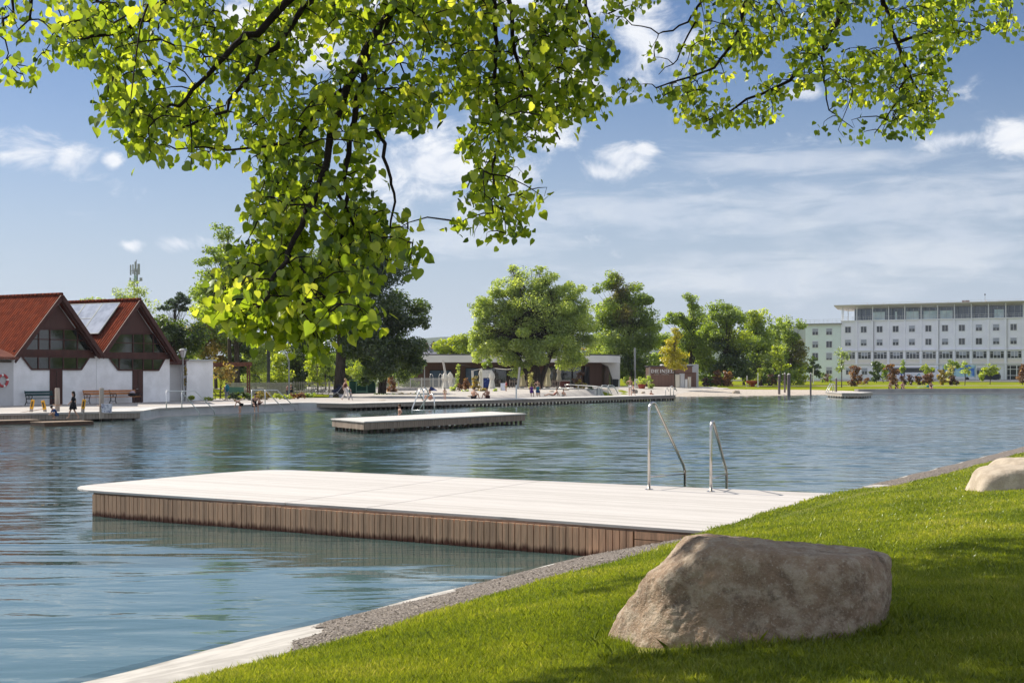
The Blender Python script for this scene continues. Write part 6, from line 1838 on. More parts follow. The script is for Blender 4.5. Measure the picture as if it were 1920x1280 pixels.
# distant woods as one mass on the horizon behind the buildings
wd = []
for x in np.arange(-330, 420, 9.0):
    for k in range(2):
        wd.append((x + rng.normal() * 4, 430 + rng.random() * 60, 1 + rng.random() * 5))
P = np.concatenate([np.array((x, y, 2.5)) + unit(60) * (rng.random(60)[:, None] ** .4) * np.array((7, 5, 4 + z * .3)) for x, y, z in wd])
P = P[P[:, 2] > .5]
V, Fq = leaf_cloud(P, 1.0)
tag(mesh_np('distant_wood', V, Fq, LM['mid'], None, np.repeat(np.clip(rng.normal(.4, .2, len(P)), 0, 1), 4), kind='stuff'), 'distant line of trees along the horizon', 'wood')

# ---------------------------------------------------------------- the lime tree overhead
lime = [(0, (.05, .09, .012)), (.32, (.145, .215, .024)), (.7, (.30, .37, .045)), (1, (.45, .48, .09))]
lime_m = leaf_mat('lime_leaves', lime, (2.3, 2.15, .85), tw=.64, gloss=.03, trough=.4)
limb_m = mat('lime_bark', (.014, .010, .008), (.028, .021, .017), scale=14, rough=.95, bump=.6, bscale=40)
lt = thing('lime_tree', 'large lime tree whose bright green branches hang into the picture from above', 'tree', (4.6, -3.0, float(lawn_z(-16, 12))))
TRK = Vector((4.6, -3.0, 1.2))
MB().tube([TRK + Vector((0, 0, -.4)), TRK + Vector((0, 0, .3)), TRK + Vector((-.1, .1, 2.2)), TRK + Vector((-.3, .4, 4.2))], [.62, .48, .42, .38], 14).build('trunk', bark, lt, smooth=True, world=True)
CR = TRK + Vector((-.3, .4, 4.0))
limbs = [  # (photo px, py, distance) along each visible limb, thick radius in m
 ([(830, -60, 8.0), (740, 12, 7.6), (690, 92, 7.4), (648, 165, 7.2), (625, 255, 7.0), (610, 330, 6.8), (576, 400, 6.5), (540, 470, 6.2), (508, 540, 5.9), (474, 590, 5.7)], .038),
 ([(690, 92, 7.4), (668, 190, 7.3), (652, 290, 7.1), (650, 400, 6.9), (620, 500, 6.5), (560, 545, 6.2)], .026),
 ([(590, -70, 7.4), (560, -15, 7.2), (480, 60, 7.0), (432, 82, 6.9), (400, 125, 6.8), (352, 190, 6.7), (310, 205, 6.6)], .032),
 ([(640, -60, 7.6), (540, 60, 7.2), (470, 130, 7.0), (420, 215, 6.9), (330, 245, 6.8)], .024),
 ([(420, -70, 7.2), (300, 18, 7.0), (240, 58, 6.9), (172, 72, 6.8), (120, 55, 6.8)], .022),
 ([(905, -60, 8.2), (925, 10, 8.0), (930, 60, 8.0), (925, 140, 7.9), (936, 250, 7.8), (932, 345, 7.7), (925, 400, 7.6)], .024),
 ([(950, -60, 8.0), (960, 60, 8.0), (985, 160, 7.9), (1012, 205, 7.9), (1050, 262, 7.9)], .020),
 ([(1075, -40, 8.2), (1030, 50, 8.1), (1000, 110, 8.1), (960, 205, 8.0), (900, 330, 7.9)], .018),
 ([(1095, -30, 8.2), (1070, 80, 8.2), (1040, 170, 8.2), (1000, 260, 8.1)], .016),
 ([(1100, -20, 8.2), (1108, 62, 8.2), (1100, 140, 8.2)], .014),
 ([(705, 245, 7.1), (725, 310, 7.0), (740, 360, 7.0), (736, 430, 6.9), (755, 480, 6.9)], .014),
 ([(30, -50, 7.4), (20, 20, 7.3), (0, 60, 7.3), (12, 110, 7.2)], .012), ([(60, -60, 7.2), (55, 30, 7.2), (30, 60, 7.2)], .012),
 ([(830, -60, 8.0), (760, 30, 7.9), (730, 90, 7.8), (790, 190, 7.7)], .014),
 ([(640, 170, 7.2), (560, 250, 7.0), (480, 280, 6.9), (330, 280, 6.8)], .016),
 ([(610, 330, 6.8), (660, 420, 6.8), (700, 470, 6.8), (770, 490, 6.8)], .012),
 ([(540, 470, 6.2), (600, 560, 6.0), (660, 590, 6.0)], .010),
 # right-hand part, farther off
 ([(1430, -60, 10.5), (1400, 0, 10.4), (1385, 60, 10.3), (1335, 130, 10.2), (1230, 165, 10.1)], .026),
 ([(1590, -60, 10.8), (1570, 40, 10.7), (1545, 90, 10.6), (1480, 150, 10.4), (1400, 190, 10.3), (1320, 230, 10.2)], .030),
 ([(1640, -60, 10.8), (1660, 10, 10.7), (1680, 80, 10.6), (1700, 130, 10.6), (1740, 210, 10.5)], .032),
 ([(1540, 85, 10.6), (1545, 150, 10.5), (1556, 205, 10.5), (1600, 240, 10.4)], .012),
 ([(1330, -40, 10.3), (1310, 15, 10.2), (1290, 42, 10.2), (1247, 64, 10.2), (1205, 50, 10.2), (1150, 30, 10.2)], .014),
 ([(1300, 40, 10.2), (1270, 110, 10.2), (1235, 140, 10.1)], .010),
 ([(1680, 80, 10.6), (1760, 60, 10.6), (1830, 60, 10.6), (1890, 30, 10.6)], .016),
 ([(1700, 130, 10.6), (1690, 180, 10.5), (1640, 250, 10.4)], .014),
]
nodes, nrad = [], []
for pts, r in limbs:
    P3 = [AT(*p) for p in pts]
    # each limb that starts above the frame runs on to the trunk fork
    lead = []
    if pts[0][1] < 0:
        st_ = P3[0]
        lead = [CR.lerp(st_, k) + Vector((0, 0, 1.9 * math.sin(math.pi * k) * (1 - .3 * k))) for k in (0, .25, .5, .75)]
    fine_ = []
    allp = lead + P3
    for a, b in zip(allp[:-1], allp[1:]):
        for k in (0, .34, .67):
            j = .012 if a.y > 3 and len(lead) == 0 or a in P3 else 0.0
            fine_.append(a.lerp(b, k) + Vector((rng.normal(), rng.normal(), rng.normal())) * j)
    fine_.append(allp[-1])
    n = len(fine_)
    nl = len(lead) * 3
    rads = [(.15 - (.15 - r) * (i / max(nl, 1))) if i < nl else r * .82 * (1 - .80 * (i - nl) / max(1, n - nl)) for i in range(n)]
    MB().tube(fine_, rads, 7).build('limb', limb_m, lt, smooth=True, world=True)
    for p, q in zip(fine_[nl:], rads[nl:]): nodes.append(np.array(p)); nrad.append(q)

def heart():
    o = [(0, -.02), (.20, -.10), (.40, -.02), (.50, .18), (.47, .42), (.34, .66), (.17, .85), (0, 1.06)]
    v = [(0, 0, 0), (0, .35, -.035), (0, .7, -.04), (0, 1.06, -.10)]
    rt = [(x, y, .10 * x - .10 * max(0, y - .6)) for x, y in o[1:-1]]
    vs = v + rt + [(-x, y, z) for x, y, z in rt]
    r0, l0 = 4, 10
    fs = []
    for b0, flip in ((r0, 0), (l0, 1)):
        tri = [(0, b0 + 1, b0), (0, 1, b0 + 1), (1, b0 + 2, b0 + 1), (1, b0 + 3, b0 + 2), (1, 2, b0 + 3), (2, b0 + 4, b0 + 3), (2, b0 + 5, b0 + 4), (2, 3, b0 + 5)]
        fs += [t[::-1] if flip else t for t in tri]
    return np.array(vs, float), np.array(fs)
HV_, HF_ = heart()


def lime_leaves(B, size, tint, down=.8):
    """B: stalk points"""
    n = len(B)
    u = unit(n) * .75 + np.array((0, 0, -down)); u /= np.linalg.norm(u, axis=1)[:, None]
    w = np.cross(u, unit(n)); w /= np.linalg.norm(w, axis=1)[:, None]
    nn = np.cross(w, u)
    flip = np.where(nn[:, 2] < 0, -1, 1)[:, None]
    w, nn = w * flip, nn * flip
    T = HV_[None] * size[:, None, None]
    wd_ = (.95 + .2 * rng.random(n))[:, None, None]
    curl = (rng.random(n) * 1.8)[:, None, None]
    V = B[:, None] + T[..., 0:1] * wd_ * w[:, None] + T[..., 1:2] * u[:, None] + T[..., 2:3] * curl * nn[:, None]
    Fq = HF_[None] + len(HV_) * np.arange(n)[:, None, None]
    return V.reshape(-1, 3), Fq.reshape(-1, 3), np.repeat(tint, len(HV_))


PA = [(100, -40), (105, 80), (160, 125), (190, 100), (205, 170), (182, 210), (240, 260), (290, 300), (370, 312), (410, 290), (450, 300), (485, 318), (500, 365), (445, 405), (440, 440), (470, 440), (432, 500), (440, 540), (412, 572),
      (420, 612), (470, 622), (530, 645), (562, 662), (605, 655), (622, 600), (680, 612), (688, 590), (655, 570), (700, 522), (740, 500), (792, 496), (770, 468), (762, 420), (720, 388), (702, 400), (690, 330), (703, 262), (720, 232),
      (800, 240), (850, 214), (872, 250), (862, 290), (890, 322), (880, 362), (835, 425), (850, 445), (930, 455), (985, 442), (990, 390), (1030, 368), (1020, 350), (960, 340), (1000, 290), (1060, 232), (1130, 212), (1135, 180), (1085, 160), (1160, 130), (1150, 100), (1110, 60), (1090, -40)]
PB = [(1300, -40), (1310, 70), (1282, 100), (1292, 150), (1180, 182), (1152, 168), (1160, 150), (1210, 172), (1280, 212), (1276, 230), (1340, 250), (1400, 232), (1455, 236), (1455, 200), (1462, 170), (1530, 165), (1580, 180), (1590, 195), (1555, 200),
      (1515, 245), (1560, 250), (1620, 270), (1682, 252), (1730, 252), (1755, 240), (1760, 190), (1792, 195), (1780, 160), (1770, 110), (1800, 80), (1850, 62), (1875, 90), (1872, 120), (1900, 75), (1905, -40)]
extra = [([(412, 560), (560, 560), (605, 650), (530, 645), (420, 612)], 46, 6.0, 9), ([(600, 560), (690, 580), (688, 612), (620, 606)], 14, 6.0, 9), ([(440, 500), (700, 480), (690, 560), (430, 560)], 60, 6.3, 9), ([(480, 370), (690, 340), (720, 470), (450, 490)], 60, 6.7, 9), ([(-20, -30), (100, -30), (100, 40), (60, 60), (30, 60), (-20, 50)], 10, 7.2, 8), ([(0, 90), (48, 95), (50, 165), (0, 150)], 7, 7.2, 5), ([(48, 108), (104, 108), (104, 138), (48, 138)], 4, 7.2, 6),
         ([(1110, -20), (1250, -20), (1250, 25), (1180, 35), (1120, 48)], 16, 10.2, 7), ([(1195, 90), (1232, 90), (1232, 120), (1195, 120)], 3, 10.1, 6), ([(1160, 150), (1210, 150), (1210, 180), (1160, 180)], 5, 10.1, 7)]
import itertools
def spread(poly, n, rmin):
    """spaced random points in a polygon"""
    p = np.array(poly, float); lo, hi = p.min(0), p.max(0)
    out = []
    tries = 0
    while len(out) < n and tries < n * 60:
        tries += 1
        q = lo + (hi - lo) * rng.random(2)
        if not in_poly(q[None], poly)[0]: continue
        g_ = mn.noise(Vector((q[0] / 95, q[1] / 95, 3.1)))
        if g_ < -.10 and rng.random() < .90: continue
        if out and np.min(np.hypot(*(np.array(out) - q).T)) < rmin * (.6 + .8 * rng.random()): continue
        out.append(q)
    return out


clus = []   # (photo x, y, distance, leaves)
def dist_A(x, y):
    base = np.interp(y, [-40, 250, 480, 560, 660], [7.7, 7.3, 6.7, 6.2, 5.9])
    if x > 820: base = 7.9
    if x < 330: base = 6.9
    return base
for q in spread(PA, 1120, 11): clus.append((q[0], q[1], dist_A(*q) + rng.normal() * .35, int(rng.integers(6, 13))))
for q in spread(PB, 500, 10): clus.append((q[0], q[1], 10.4 + rng.normal() * .4, int(rng.integers(6, 13))))
for poly, n, D, k in extra:
    for q in spread(poly, n, 10): clus.append((q[0], q[1], D + rng.normal() * .1, k))
C3 = np.array([AT(c[0], c[1] - 10, c[2]) for c in clus])
NP_ = np.array(nodes)
order = np.argsort([np.min(np.linalg.norm(NP_ - c, axis=1)) for c in C3])
tw = [MB() for _ in range(3)]
pool = list(NP_)
SV, ST, SS = [], [], []
for i in order:
    c = C3[i]
    A = np.array(pool)
    dlt = A - c
    dist = np.linalg.norm(dlt, axis=1) + np.where(dlt[:, 2] < -.05, .5, 0)     # prefer to hang from something above
    p = A[dist.argmin()]
    L = float(np.linalg.norm(c - p))
    side_ = np.array((rng.normal(), rng.normal(), 0)) * .08 * L
    m1 = p + (c - p) * .35 + side_ + np.array((0, 0, .10 * L)); m2 = p + (c - p) * .72 + side_ * .6 + np.array((0, 0, .07 * L))
    endp = c + np.array((rng.normal() * .03, rng.normal() * .03, -.05))
    r0 = .0038 + .0045 * min(L, .6)
    tw[i % 3].tube([p, m1, m2, c, endp], [r0, r0 * .8, r0 * .6, r0 * .45, .0012], 4, caps=False)
    pool += [c, m2, m1]
    k = clus[i][3]
    # leaves spring from the last stretch of the twig and a little around it
    f = rng.random(k)
    b = m2[None] * (1 - f[:, None]) + endp[None] * f[:, None]
    D = clus[i][2]
    b = b + unit(k) * (.035 + .075 * rng.random(k)[:, None]) * np.array((1, 1, .7))
    SV.append(b)
    base_t = .47 + rng.normal() * .15
    ST.append(np.clip(rng.normal(base_t, .22, k), 0, 1))
    SS.append((.026 + .028 * rng.random(k)) * (1.05 if D < 6.4 else 1.0))
for b in tw: tag(b.build('twigs', limb_m, lt, world=True), kind='stuff')
B = np.concatenate(SV); T = np.concatenate(ST); Sz = np.concatenate(SS)
V, Fq, Tv = lime_leaves(B, Sz, T)
mesh_np('foliage', V, Fq, lime_m, lt, Tv)

# the rest of the crown, above the frame: it shades the lawn and is mirrored in the water
def shade_points(poly, n, s0, s1):
    p = np.array(poly, float); lo, hi = p.min(0), p.max(0)
    out = []
    while len(out) < n:
        q = lo + (hi - lo) * rng.random(2)
        if not in_poly(q[None], poly)[0]: continue
        zz = .9
        gp = G(q[0], q[1], zz)
        s_ = rng.uniform(s0, s1)
        out.append(np.array(gp) + np.array(sun_vec) * s_)
    return np.array(out)
up = [shade_points([(1390, 1045), (1640, 1050), (2150, 1010), (2250, 1290), (1700, 1330), (1560, 1200), (1430, 1120)], 640, 8.5, 11.5),
      shade_points([(1700, 1040), (2150, 1010), (2300, 1290), (1560, 1330), (1560, 1120)], 470, 8.5, 11.5),
      shade_points([(1000, 1262), (1330, 1225), (1600, 1230), (1560, 1400), (950, 1400)], 190, 8.0, 11),
      shade_points([(1040, 1050), (1250, 1020), (1270, 1062), (1110, 1085)], 26, 9.5, 12)]
# general crown volume over and behind the viewer
gen = np.array((2.2, 1.5, 8.4)) + unit(300) * (rng.random(300)[:, None] ** .4) * np.array((6.5, 6.0, 2.4))
UP = np.concatenate(up + [gen])
ok = UP[:, 2] > CZ + .2808 * 1.06 * np.maximum(UP[:, 1], 0) + .35
UP = UP[ok]
bl_, tl_ = [], []
for c in UP:
    k = int(rng.integers(7, 13))
    bl_.append(c + unit(k) * (rng.random(k)[:, None] ** .6) * np.array((.26, .26, .16)))
    tl_.append(np.clip(rng.normal(.45, .18, k), 0, 1))
B = np.concatenate(bl_); T = np.concatenate(tl_)
V, Fq, Tv = lime_leaves(B, .075 + .03 * rng.random(len(B)), T, down=.5)
mesh_np('foliage', V, Fq, lime_m, lt, Tv)
b = MB()
for k, c in enumerate(UP[::9]):
    c = Vector(c); st_ = CR + Vector((0, 0, .5))
    b.tube([st_, st_.lerp(c, .5) + Vector((0, 0, 1.2)), c], [.09, .05, .012], 5)
b.build('limb', limb_m, lt, smooth=True, world=True)

# ---------------------------------------------------------------- grass blades on the near lawn
def lawn_pixels(n):
    px = rng.uniform(-200, 2250, n * 3); py = rng.uniform(838, 1330, n * 3)
    z = np.full(n * 3, .6)
    for _ in range(8):
        D = F * (CZ - z) / (py - HY); x = (px - 960) / F * D
        d = (x - NB0[0]) * NBN[0] + (D - NB0[1]) * NBN[1]; t = (x - NB0[0]) * NBT[0] + (D - NB0[1]) * NBT[1]
        z = .5 * z + .5 * lawn_z(t, np.maximum(d, .02))
    k = (d > lawn_edge(t) - .01 + .035 * rng.normal(size=len(d))) & (D < 60)
    return x[k][:n], D[k][:n], d[k][:n], t[k][:n]
NBL = 620000
gx_, gy_, gd, gt = lawn_pixels(NBL)
# keep out of the boulder's footprint
inb = (np.abs(gx_ - BX) < .72) & (np.abs(gy_ - BY) < .34)
rim = (np.abs(gx_ - BX) < .95) & (np.abs(gy_ - BY) < .56) & (rng.random(len(gx_)) < .5)
gx_, gy_, gd, gt, rim = (a[~inb] for a in (gx_, gy_, gd, gt, rim))
n = len(gx_)
gz = lawn_z(gt, gd) - .004
a = rng.random(n) * 6.283
patch = np.sin(gx_ * 1.7 + 1.3 * np.sin(gy_ * .9)) * np.sin(gy_ * 1.1 + .8 * np.sin(gx_ * 1.4)) * .5 + np.sin(gx_ * 4.1 + gy_ * 3.3) * .2
hgt = (.018 + .020 * rng.random(n) + .022 * (rng.random(n) < .05)) * (1 + .25 * patch) * (1 + rim * rng.random(n) * 1.3)
wd_ = np.maximum(.0022, gy_ * .00034) * (.7 + .6 * rng.random(n))
lean = unit(n) * np.array((.75, .75, 0)) * hgt[:, None] * (.4 + .9 * rng.random(n))[:, None]
Pb = np.column_stack([gx_, gy_, gz])
wv = np.column_stack([np.cos(a), np.sin(a), np.zeros(n)]) * wd_[:, None]
tipv = Pb + lean + np.array((0, 0, 1)) * hgt[:, None]
mdv = Pb + lean * .35 + np.array((0, 0, .6)) * hgt[:, None]
V = np.stack([Pb - wv, Pb + wv, mdv + wv * .7, tipv, mdv - wv * .7], 1)
grass_m = leaf_mat('grass_blades', [(0, (.10, .145, .016)), (.45, (.235, .285, .028)), (.8, (.35, .37, .05)), (1, (.52, .48, .17))], (1.5, 1.5, .5), tw=.45, gloss=.04, trough=.35)
dry = np.array([mn.fractal(Vector((x * .8, y * .8, 4.0)), .8, 2.1, 4) for x, y in zip(gx_[::1], gy_[::1])])
tint = np.clip(rng.normal(.44, .19, n) + patch * .12 + dry * .42, 0, 1)
tag(mesh_np('grass', V.reshape(-1, 3), (5 * np.arange(n)[:, None] + np.arange(5)[None]), grass_m, None, np.repeat(tint, 5), kind='stuff'), 'short mown grass of the near lawn', 'grass')

# ---------------------------------------------------------------- people
skin = mat('skin', (.52, .30, .21), (.46, .26, .18), scale=8, rough=.55)
CLOTH = {n: mat('cloth_' + n, c, cmul(c, .7), scale=9, rough=.85) for n, c in dict(black=(.014, .013, .016), maroon=(.07, .02, .025), white=(.70, .66, .64), blue=(.03, .09, .26), teal=(.015, .18, .24), grey=(.30, .30, .32),
         red=(.38, .04, .05), purple=(.13, .04, .26), navy=(.02, .025, .06), pink=(.55, .30, .30), mint=(.25, .45, .40), tan=(.42, .32, .16)).items()}
HAIR = {n: mat('hair_' + n, c, rough=.6) for n, c in dict(dark=(.02, .014, .010), brown=(.07, .04, .02), fair=(.33, .23, .11), grey=(.35, .33, .31)).items()}
EDGES = [('pelvis', 'belly'), ('belly', 'chest'), ('chest', 'neck'), ('neck', 'jaw'), ('jaw', 'head'), ('head', 'crown')]
for s_ in 'LR':
    EDGES += [('chest', 'sh' + s_), ('sh' + s_, 'el' + s_), ('el' + s_, 'wr' + s_), ('wr' + s_, 'ha' + s_), ('pelvis', 'hip' + s_), ('hip' + s_, 'kn' + s_), ('kn' + s_, 'an' + s_), ('an' + s_, 'to' + s_)]
RAD = dict(pelvis=.135, belly=.118, chest=.135, neck=.055, jaw=.072, head=.094, crown=.070, sh=.066, el=.043, wr=.030, ha=.034, hip=.088, kn=.056, an=.040, to=.034)


def joints(pose):
    """1.7 m figure looking toward -y; feet at z 0"""
    j = dict(pelvis=(0, 0, .93), belly=(0, 0, 1.08), chest=(0, .01, 1.27), neck=(0, .01, 1.45), jaw=(0, -.02, 1.51), head=(0, -.01, 1.59), crown=(0, 0, 1.65))
    for s, k in (('L', -1), ('R', 1)):
        j.update({'sh' + s: (.18 * k, .01, 1.38), 'el' + s: (.23 * k, .03, 1.11), 'wr' + s: (.25 * k, -.05, .88), 'ha' + s: (.25 * k, -.09, .79), 'hip' + s: (.095 * k, 0, .88), 'kn' + s: (.10 * k, -.02, .49), 'an' + s: (.10 * k, .02, .08), 'to' + s: (.11 * k, -.13, .035)})
    if pose == 'walk':
        j.update(knL=(-.1, -.18, .52), anL=(-.1, -.26, .10), toL=(-.1, -.40, .06), knR=(.1, .10, .50), anR=(.1, .36, .12), toR=(.1, .26, .04), elL=(-.24, .14, 1.13), wrL=(-.24, .12, .9), haL=(-.24, .09, .81), elR=(.24, -.08, 1.12), wrR=(.23, -.25, .93), haR=(.23, -.31, .87))
    if pose == 'hips':
        j.update(elR=(.38, .06, 1.16), wrR=(.19, -.05, 1.02), haR=(.13, -.09, 1.02))
    if pose == 'bend':      # stooping forward, one arm down, one arm back
        j.update(pelvis=(0, .12, .84), belly=(0, .0, .95), chest=(0, -.18, 1.05), neck=(0, -.34, 1.10), jaw=(0, -.42, 1.09), head=(0, -.48, 1.14), crown=(0, -.52, 1.19), hipL=(-.1, .12, .80), hipR=(.1, .12, .80), knL=(-.12, -.06, .46), knR=(.12, .02, .46),
                 shL=(-.18, -.24, 1.05), shR=(.18, -.22, 1.06), elL=(-.2, -.34, .80), wrL=(-.2, -.42, .56), haL=(-.2, -.45, .48), elR=(.26, -.02, 1.22), wrR=(.30, .2, 1.36), haR=(.31, .27, 1.40))
    if pose == 'sit':       # on an edge 0.45 m up, legs hanging; feet at z 0
        j.update(pelvis=(0, .05, .52), belly=(0, .07, .68), chest=(0, .04, .87), neck=(0, -.0, 1.05), jaw=(0, -.04, 1.11), head=(0, -.04, 1.19), crown=(0, -.03, 1.25))
        for s, k in (('L', -1), ('R', 1)):
            j.update({'sh' + s: (.18 * k, .03, .98), 'el' + s: (.24 * k, -.04, .73), 'wr' + s: (.15 * k, -.24, .64), 'ha' + s: (.10 * k, -.32, .62), 'hip' + s: (.1 * k, .02, .50), 'kn' + s: (.12 * k, -.38, .50), 'an' + s: (.12 * k, -.40, .09), 'to' + s: (.13 * k, -.53, .03)})
    if pose == 'ground':    # sitting on the ground, knees up
        j.update(pelvis=(0, .1, .12), belly=(0, .13, .28), chest=(0, .08, .47), neck=(0, .02, .65), jaw=(0, -.02, .71), head=(0, -.02, .79), crown=(0, -.01, .85))
        for s, k in (('L', -1), ('R', 1)):
            j.update({'sh' + s: (.18 * k, .07, .58), 'el' + s: (.25 * k, -.02, .35), 'wr' + s: (.18 * k, -.24, .34), 'ha' + s: (.12 * k, -.32, .36), 'hip' + s: (.1 * k, .06, .12), 'kn' + s: (.14 * k, -.34, .44), 'an' + s: (.13 * k, -.52, .08), 'to' + s: (.14 * k, -.66, .04)})
    if pose == 'recline':   # leaning back on straight arms, legs out
        j.update(pelvis=(0, .0, .11), belly=(0, .14, .2), chest=(0, .30, .36), neck=(0, .38, .53), jaw=(0, .36, .59), head=(0, .37, .67), crown=(0, .38, .73))
        for s, k in (('L', -1), ('R', 1)):
            j.update({'sh' + s: (.18 * k, .34, .46), 'el' + s: (.23 * k, .48, .25), 'wr' + s: (.24 * k, .56, .06), 'ha' + s: (.24 * k, .60, .035), 'hip' + s: (.1 * k, -.03, .11), 'kn' + s: (.12 * k, -.42, .22), 'an' + s: (.12 * k, -.80, .07), 'to' + s: (.13 * k, -.86, .16)})
    if pose == 'crouch':
        j.update(pelvis=(0, .14, .38), belly=(0, .08, .53), chest=(0, -.06, .68), neck=(0, -.18, .80), jaw=(0, -.24, .84), head=(0, -.28, .91), crown=(0, -.29, .97))
        for s, k in (('L', -1), ('R', 1)):
            j.update({'sh' + s: (.18 * k, -.09, .76), 'el' + s: (.24 * k, -.22, .52), 'wr' + s: (.17 * k, -.38, .36), 'ha' + s: (.12 * k, -.45, .32), 'hip' + s: (.11 * k, .1, .36), 'kn' + s: (.2 * k, -.26, .47), 'an' + s: (.15 * k, .0, .09), 'to' + s: (.17 * k, -.15, .035)})
    return j


def skinned(name, j, keys, m, parent, extra=0.0, root='pelvis', lev=1, trim=None):
    ks = []
    ed = []
    for a, b in EDGES:
        if a in keys and b in keys:
            for q in (a, b):
                if q not in ks: ks.append(q)
            ed.append((ks.index(a), ks.index(b)))
    me = bpy.data.meshes.new(name)
    me.from_pydata([j[k] for k in ks], ed, [])
    o = bpy.data.objects.new(name, me); COL.objects.link(o); o.parent = parent
    me.materials.append(m)
    md = o.modifiers.new('skin', 'SKIN'); md.use_smooth_shade = True; md.branch_smoothing = .4
    if not me.skin_vertices: 
        me.attributes  # layer is made by the modifier
    for i, k in enumerate(ks):
        base = RAD.get(k) or RAD[k[:-1]]
        r = base + extra
        if trim and k in trim: r = trim[k]
        v = me.skin_vertices[0].data[i]
        v.radius = (r, r * (.80 if k in ('chest', 'belly', 'pelvis') else 1.0))
        v.use_root = (k == root)
    sb = o.modifiers.new('subd', 'SUBSURF'); sb.levels = lev; sb.render_levels = lev
    return o


TORSO = ['pelvis', 'belly', 'chest', 'shL', 'shR']
def person(label, loc, pose, rz, h=1.7, top=None, bottom=None, hair='brown', longhair=False, sleeves=False, skirt_=False, group='bathers and visitors around the lake', suit=None, scale_z=1.0):
    t = thing('person', label, 'person', loc, rz, group)
    s = h / 1.7
    t.scale = (s, s, s * scale_z)
    j = joints(pose)
    skinned('body', j, list(j), skin, t)
    if top: skinned('shirt', j, TORSO + (['elL', 'elR'] if sleeves else []), CLOTH[top], t, .018, root='pelvis')
    if suit: skinned('swimsuit', j, ['pelvis', 'belly', 'chest'], CLOTH[suit], t, .014)
    if bottom:
        long_ = bottom.endswith('+')
        ks = ['pelvis', 'hipL', 'hipR', 'knL', 'knR'] + (['anL', 'anR'] if long_ else [])
        jj = dict(j)
        if not long_ :
            for q in 'LR': jj['kn' + q] = tuple(np.array(j['hip' + q]) * .45 + np.array(j['kn' + q]) * .55)
        skinned('trousers' if long_ else 'shorts', jj, ks, CLOTH[bottom.strip('+')], t, .02, trim={} if long_ else {'knL': .085, 'knR': .085})
    if skirt_:
        p = Vector(j['pelvis'])
        MB().lathe(p.x, p.y, [(.15, p.z + .12), (.19, p.z - .05), (.25, p.z - .32)], 10).build('skirt', CLOTH[skirt_], t, smooth=True)
    hd = (Vector(j['head']) + Vector(j['crown'])) / 2
    b = MB().ball(hd.x, hd.y + .022, hd.z + .022, .098, .108, .10, 10, 7)
    if longhair: b.ball(hd.x, hd.y + .085, hd.z - .13, .085, .06, .19, 8, 6)
    b.build('hair', HAIR[hair], t, smooth=True)
    # a nose so the head has a front
    return t


def on(px, py, z): return tuple(G(px, py, z))
def atl(px, py, D): return tuple(AT(px, py, D))
def fix(px, D, z): v = AT(px, 700, D); return (v.x, v.y, z)
face_l, face_r, away = R(-90), R(90), R(180)
person('child in a black dress with dark hair stepping left on the low pontoon', fix(137, 68.6, .205), 'walk', R(-75), 1.42, top='black', hair='dark', longhair=True, skirt_='black', sleeves=True)
person('child in a blue shirt crouching on the landing below the left bollard', fix(103, 68.6, .205), 'crouch', R(-55), 1.15, top='blue', bottom='blue', hair='dark', sleeves=True)
person('dark-haired head and shoulders of a child in the water at the low pontoon', fix(104, 65.3, -.98), 'hips', R(-100), 1.15, hair='dark')
person('boy in dark trunks stooping over the quay edge with one arm flung back', fix(450, 85.0, .02), 'bend', R(-60), 1.22, bottom='black', hair='fair')
person('woman in black sitting on the quay edge with her legs in the water', fix(478, 87.3, .03), 'sit', R(25), 1.6, top='black', bottom='black', hair='dark')
person('small child in dark red held in front of the seated woman in black', fix(487, 87.0, .52), 'ground', R(60), .85, top='maroon', bottom='maroon', hair='brown')
person('person with a big turquoise backpack standing beside the bicycle', fix(424, 104.5, GZ), 'stand', R(150), 1.35, top='navy', bottom='grey+', hair='brown')
person('woman in a dark sleeveless top and white trousers walking on the promenade', fix(648, 104, GZ), 'walk', R(80), 1.68, top='maroon', bottom='white+', hair='fair')
person('toddler in grey walking beside the woman in white trousers', fix(657.5, 103.5, GZ), 'walk', R(90), .85, top='grey', bottom='grey+', hair='grey', sleeves=True)
person('swimmer with bare shoulders out of the water behind the platform', fix(749, 82, -.93), 'hips', R(-70), 1.6, hair='brown')
person('person stooping on the boardwalk behind the platform ladder', fix(806, 100.5, .52), 'ground', R(-60), 1.6, suit='red', hair='brown')
person('brown-haired child standing in front of the leaning mast', fix(834, 103.5, .52), 'stand', away, .95, hair='brown', longhair=True, suit='tan')
person('broad-backed man sitting on the boardwalk with his back to the lake', fix(889, 109.0, .515), 'ground', R(150), 1.75, bottom='black', hair='dark')
person('person in bathing trunks sitting cross-legged beside the broad-backed man', fix(913, 111.5, .515), 'ground', R(-30), 1.7, bottom='maroon', hair='dark')
person('child in a red shirt standing at the white easel board', fix(949, 137, .62), 'stand', R(-70), 1.25, top='red', bottom='tan', hair='brown', sleeves=True)
person('woman wrapped in a purple towel sitting on the boardwalk step', fix(997, 118, .515), 'sit', R(170), 1.55, top='purple', bottom='purple', hair='brown', longhair=True)
person('woman wrapped in a bright blue towel sitting next to the purple one', fix(1008.5, 119, .515), 'sit', R(170), 1.6, top='teal', bottom='blue', hair='fair')
person('person standing bare-shouldered behind the woman in the blue towel', fix(1008, 124, .55), 'hips', away, 1.5, hair='dark', suit='navy')
person('sunbather leaning back with legs stretched out on the boardwalk', fix(1037, 121.5, .515), 'recline', R(-75), 1.65, suit='red', hair='dark')
person('small child in white sitting right of the leaning sunbather', fix(1056.5, 121.5, .515), 'ground', R(20), 1.15, top='white', bottom='white', hair='brown')
person('man in bathing shorts walking along the boardwalk with his arms raised to his chest', fix(1181.5, 126, .515), 'hips', R(150), 1.72, bottom='white', hair='fair')
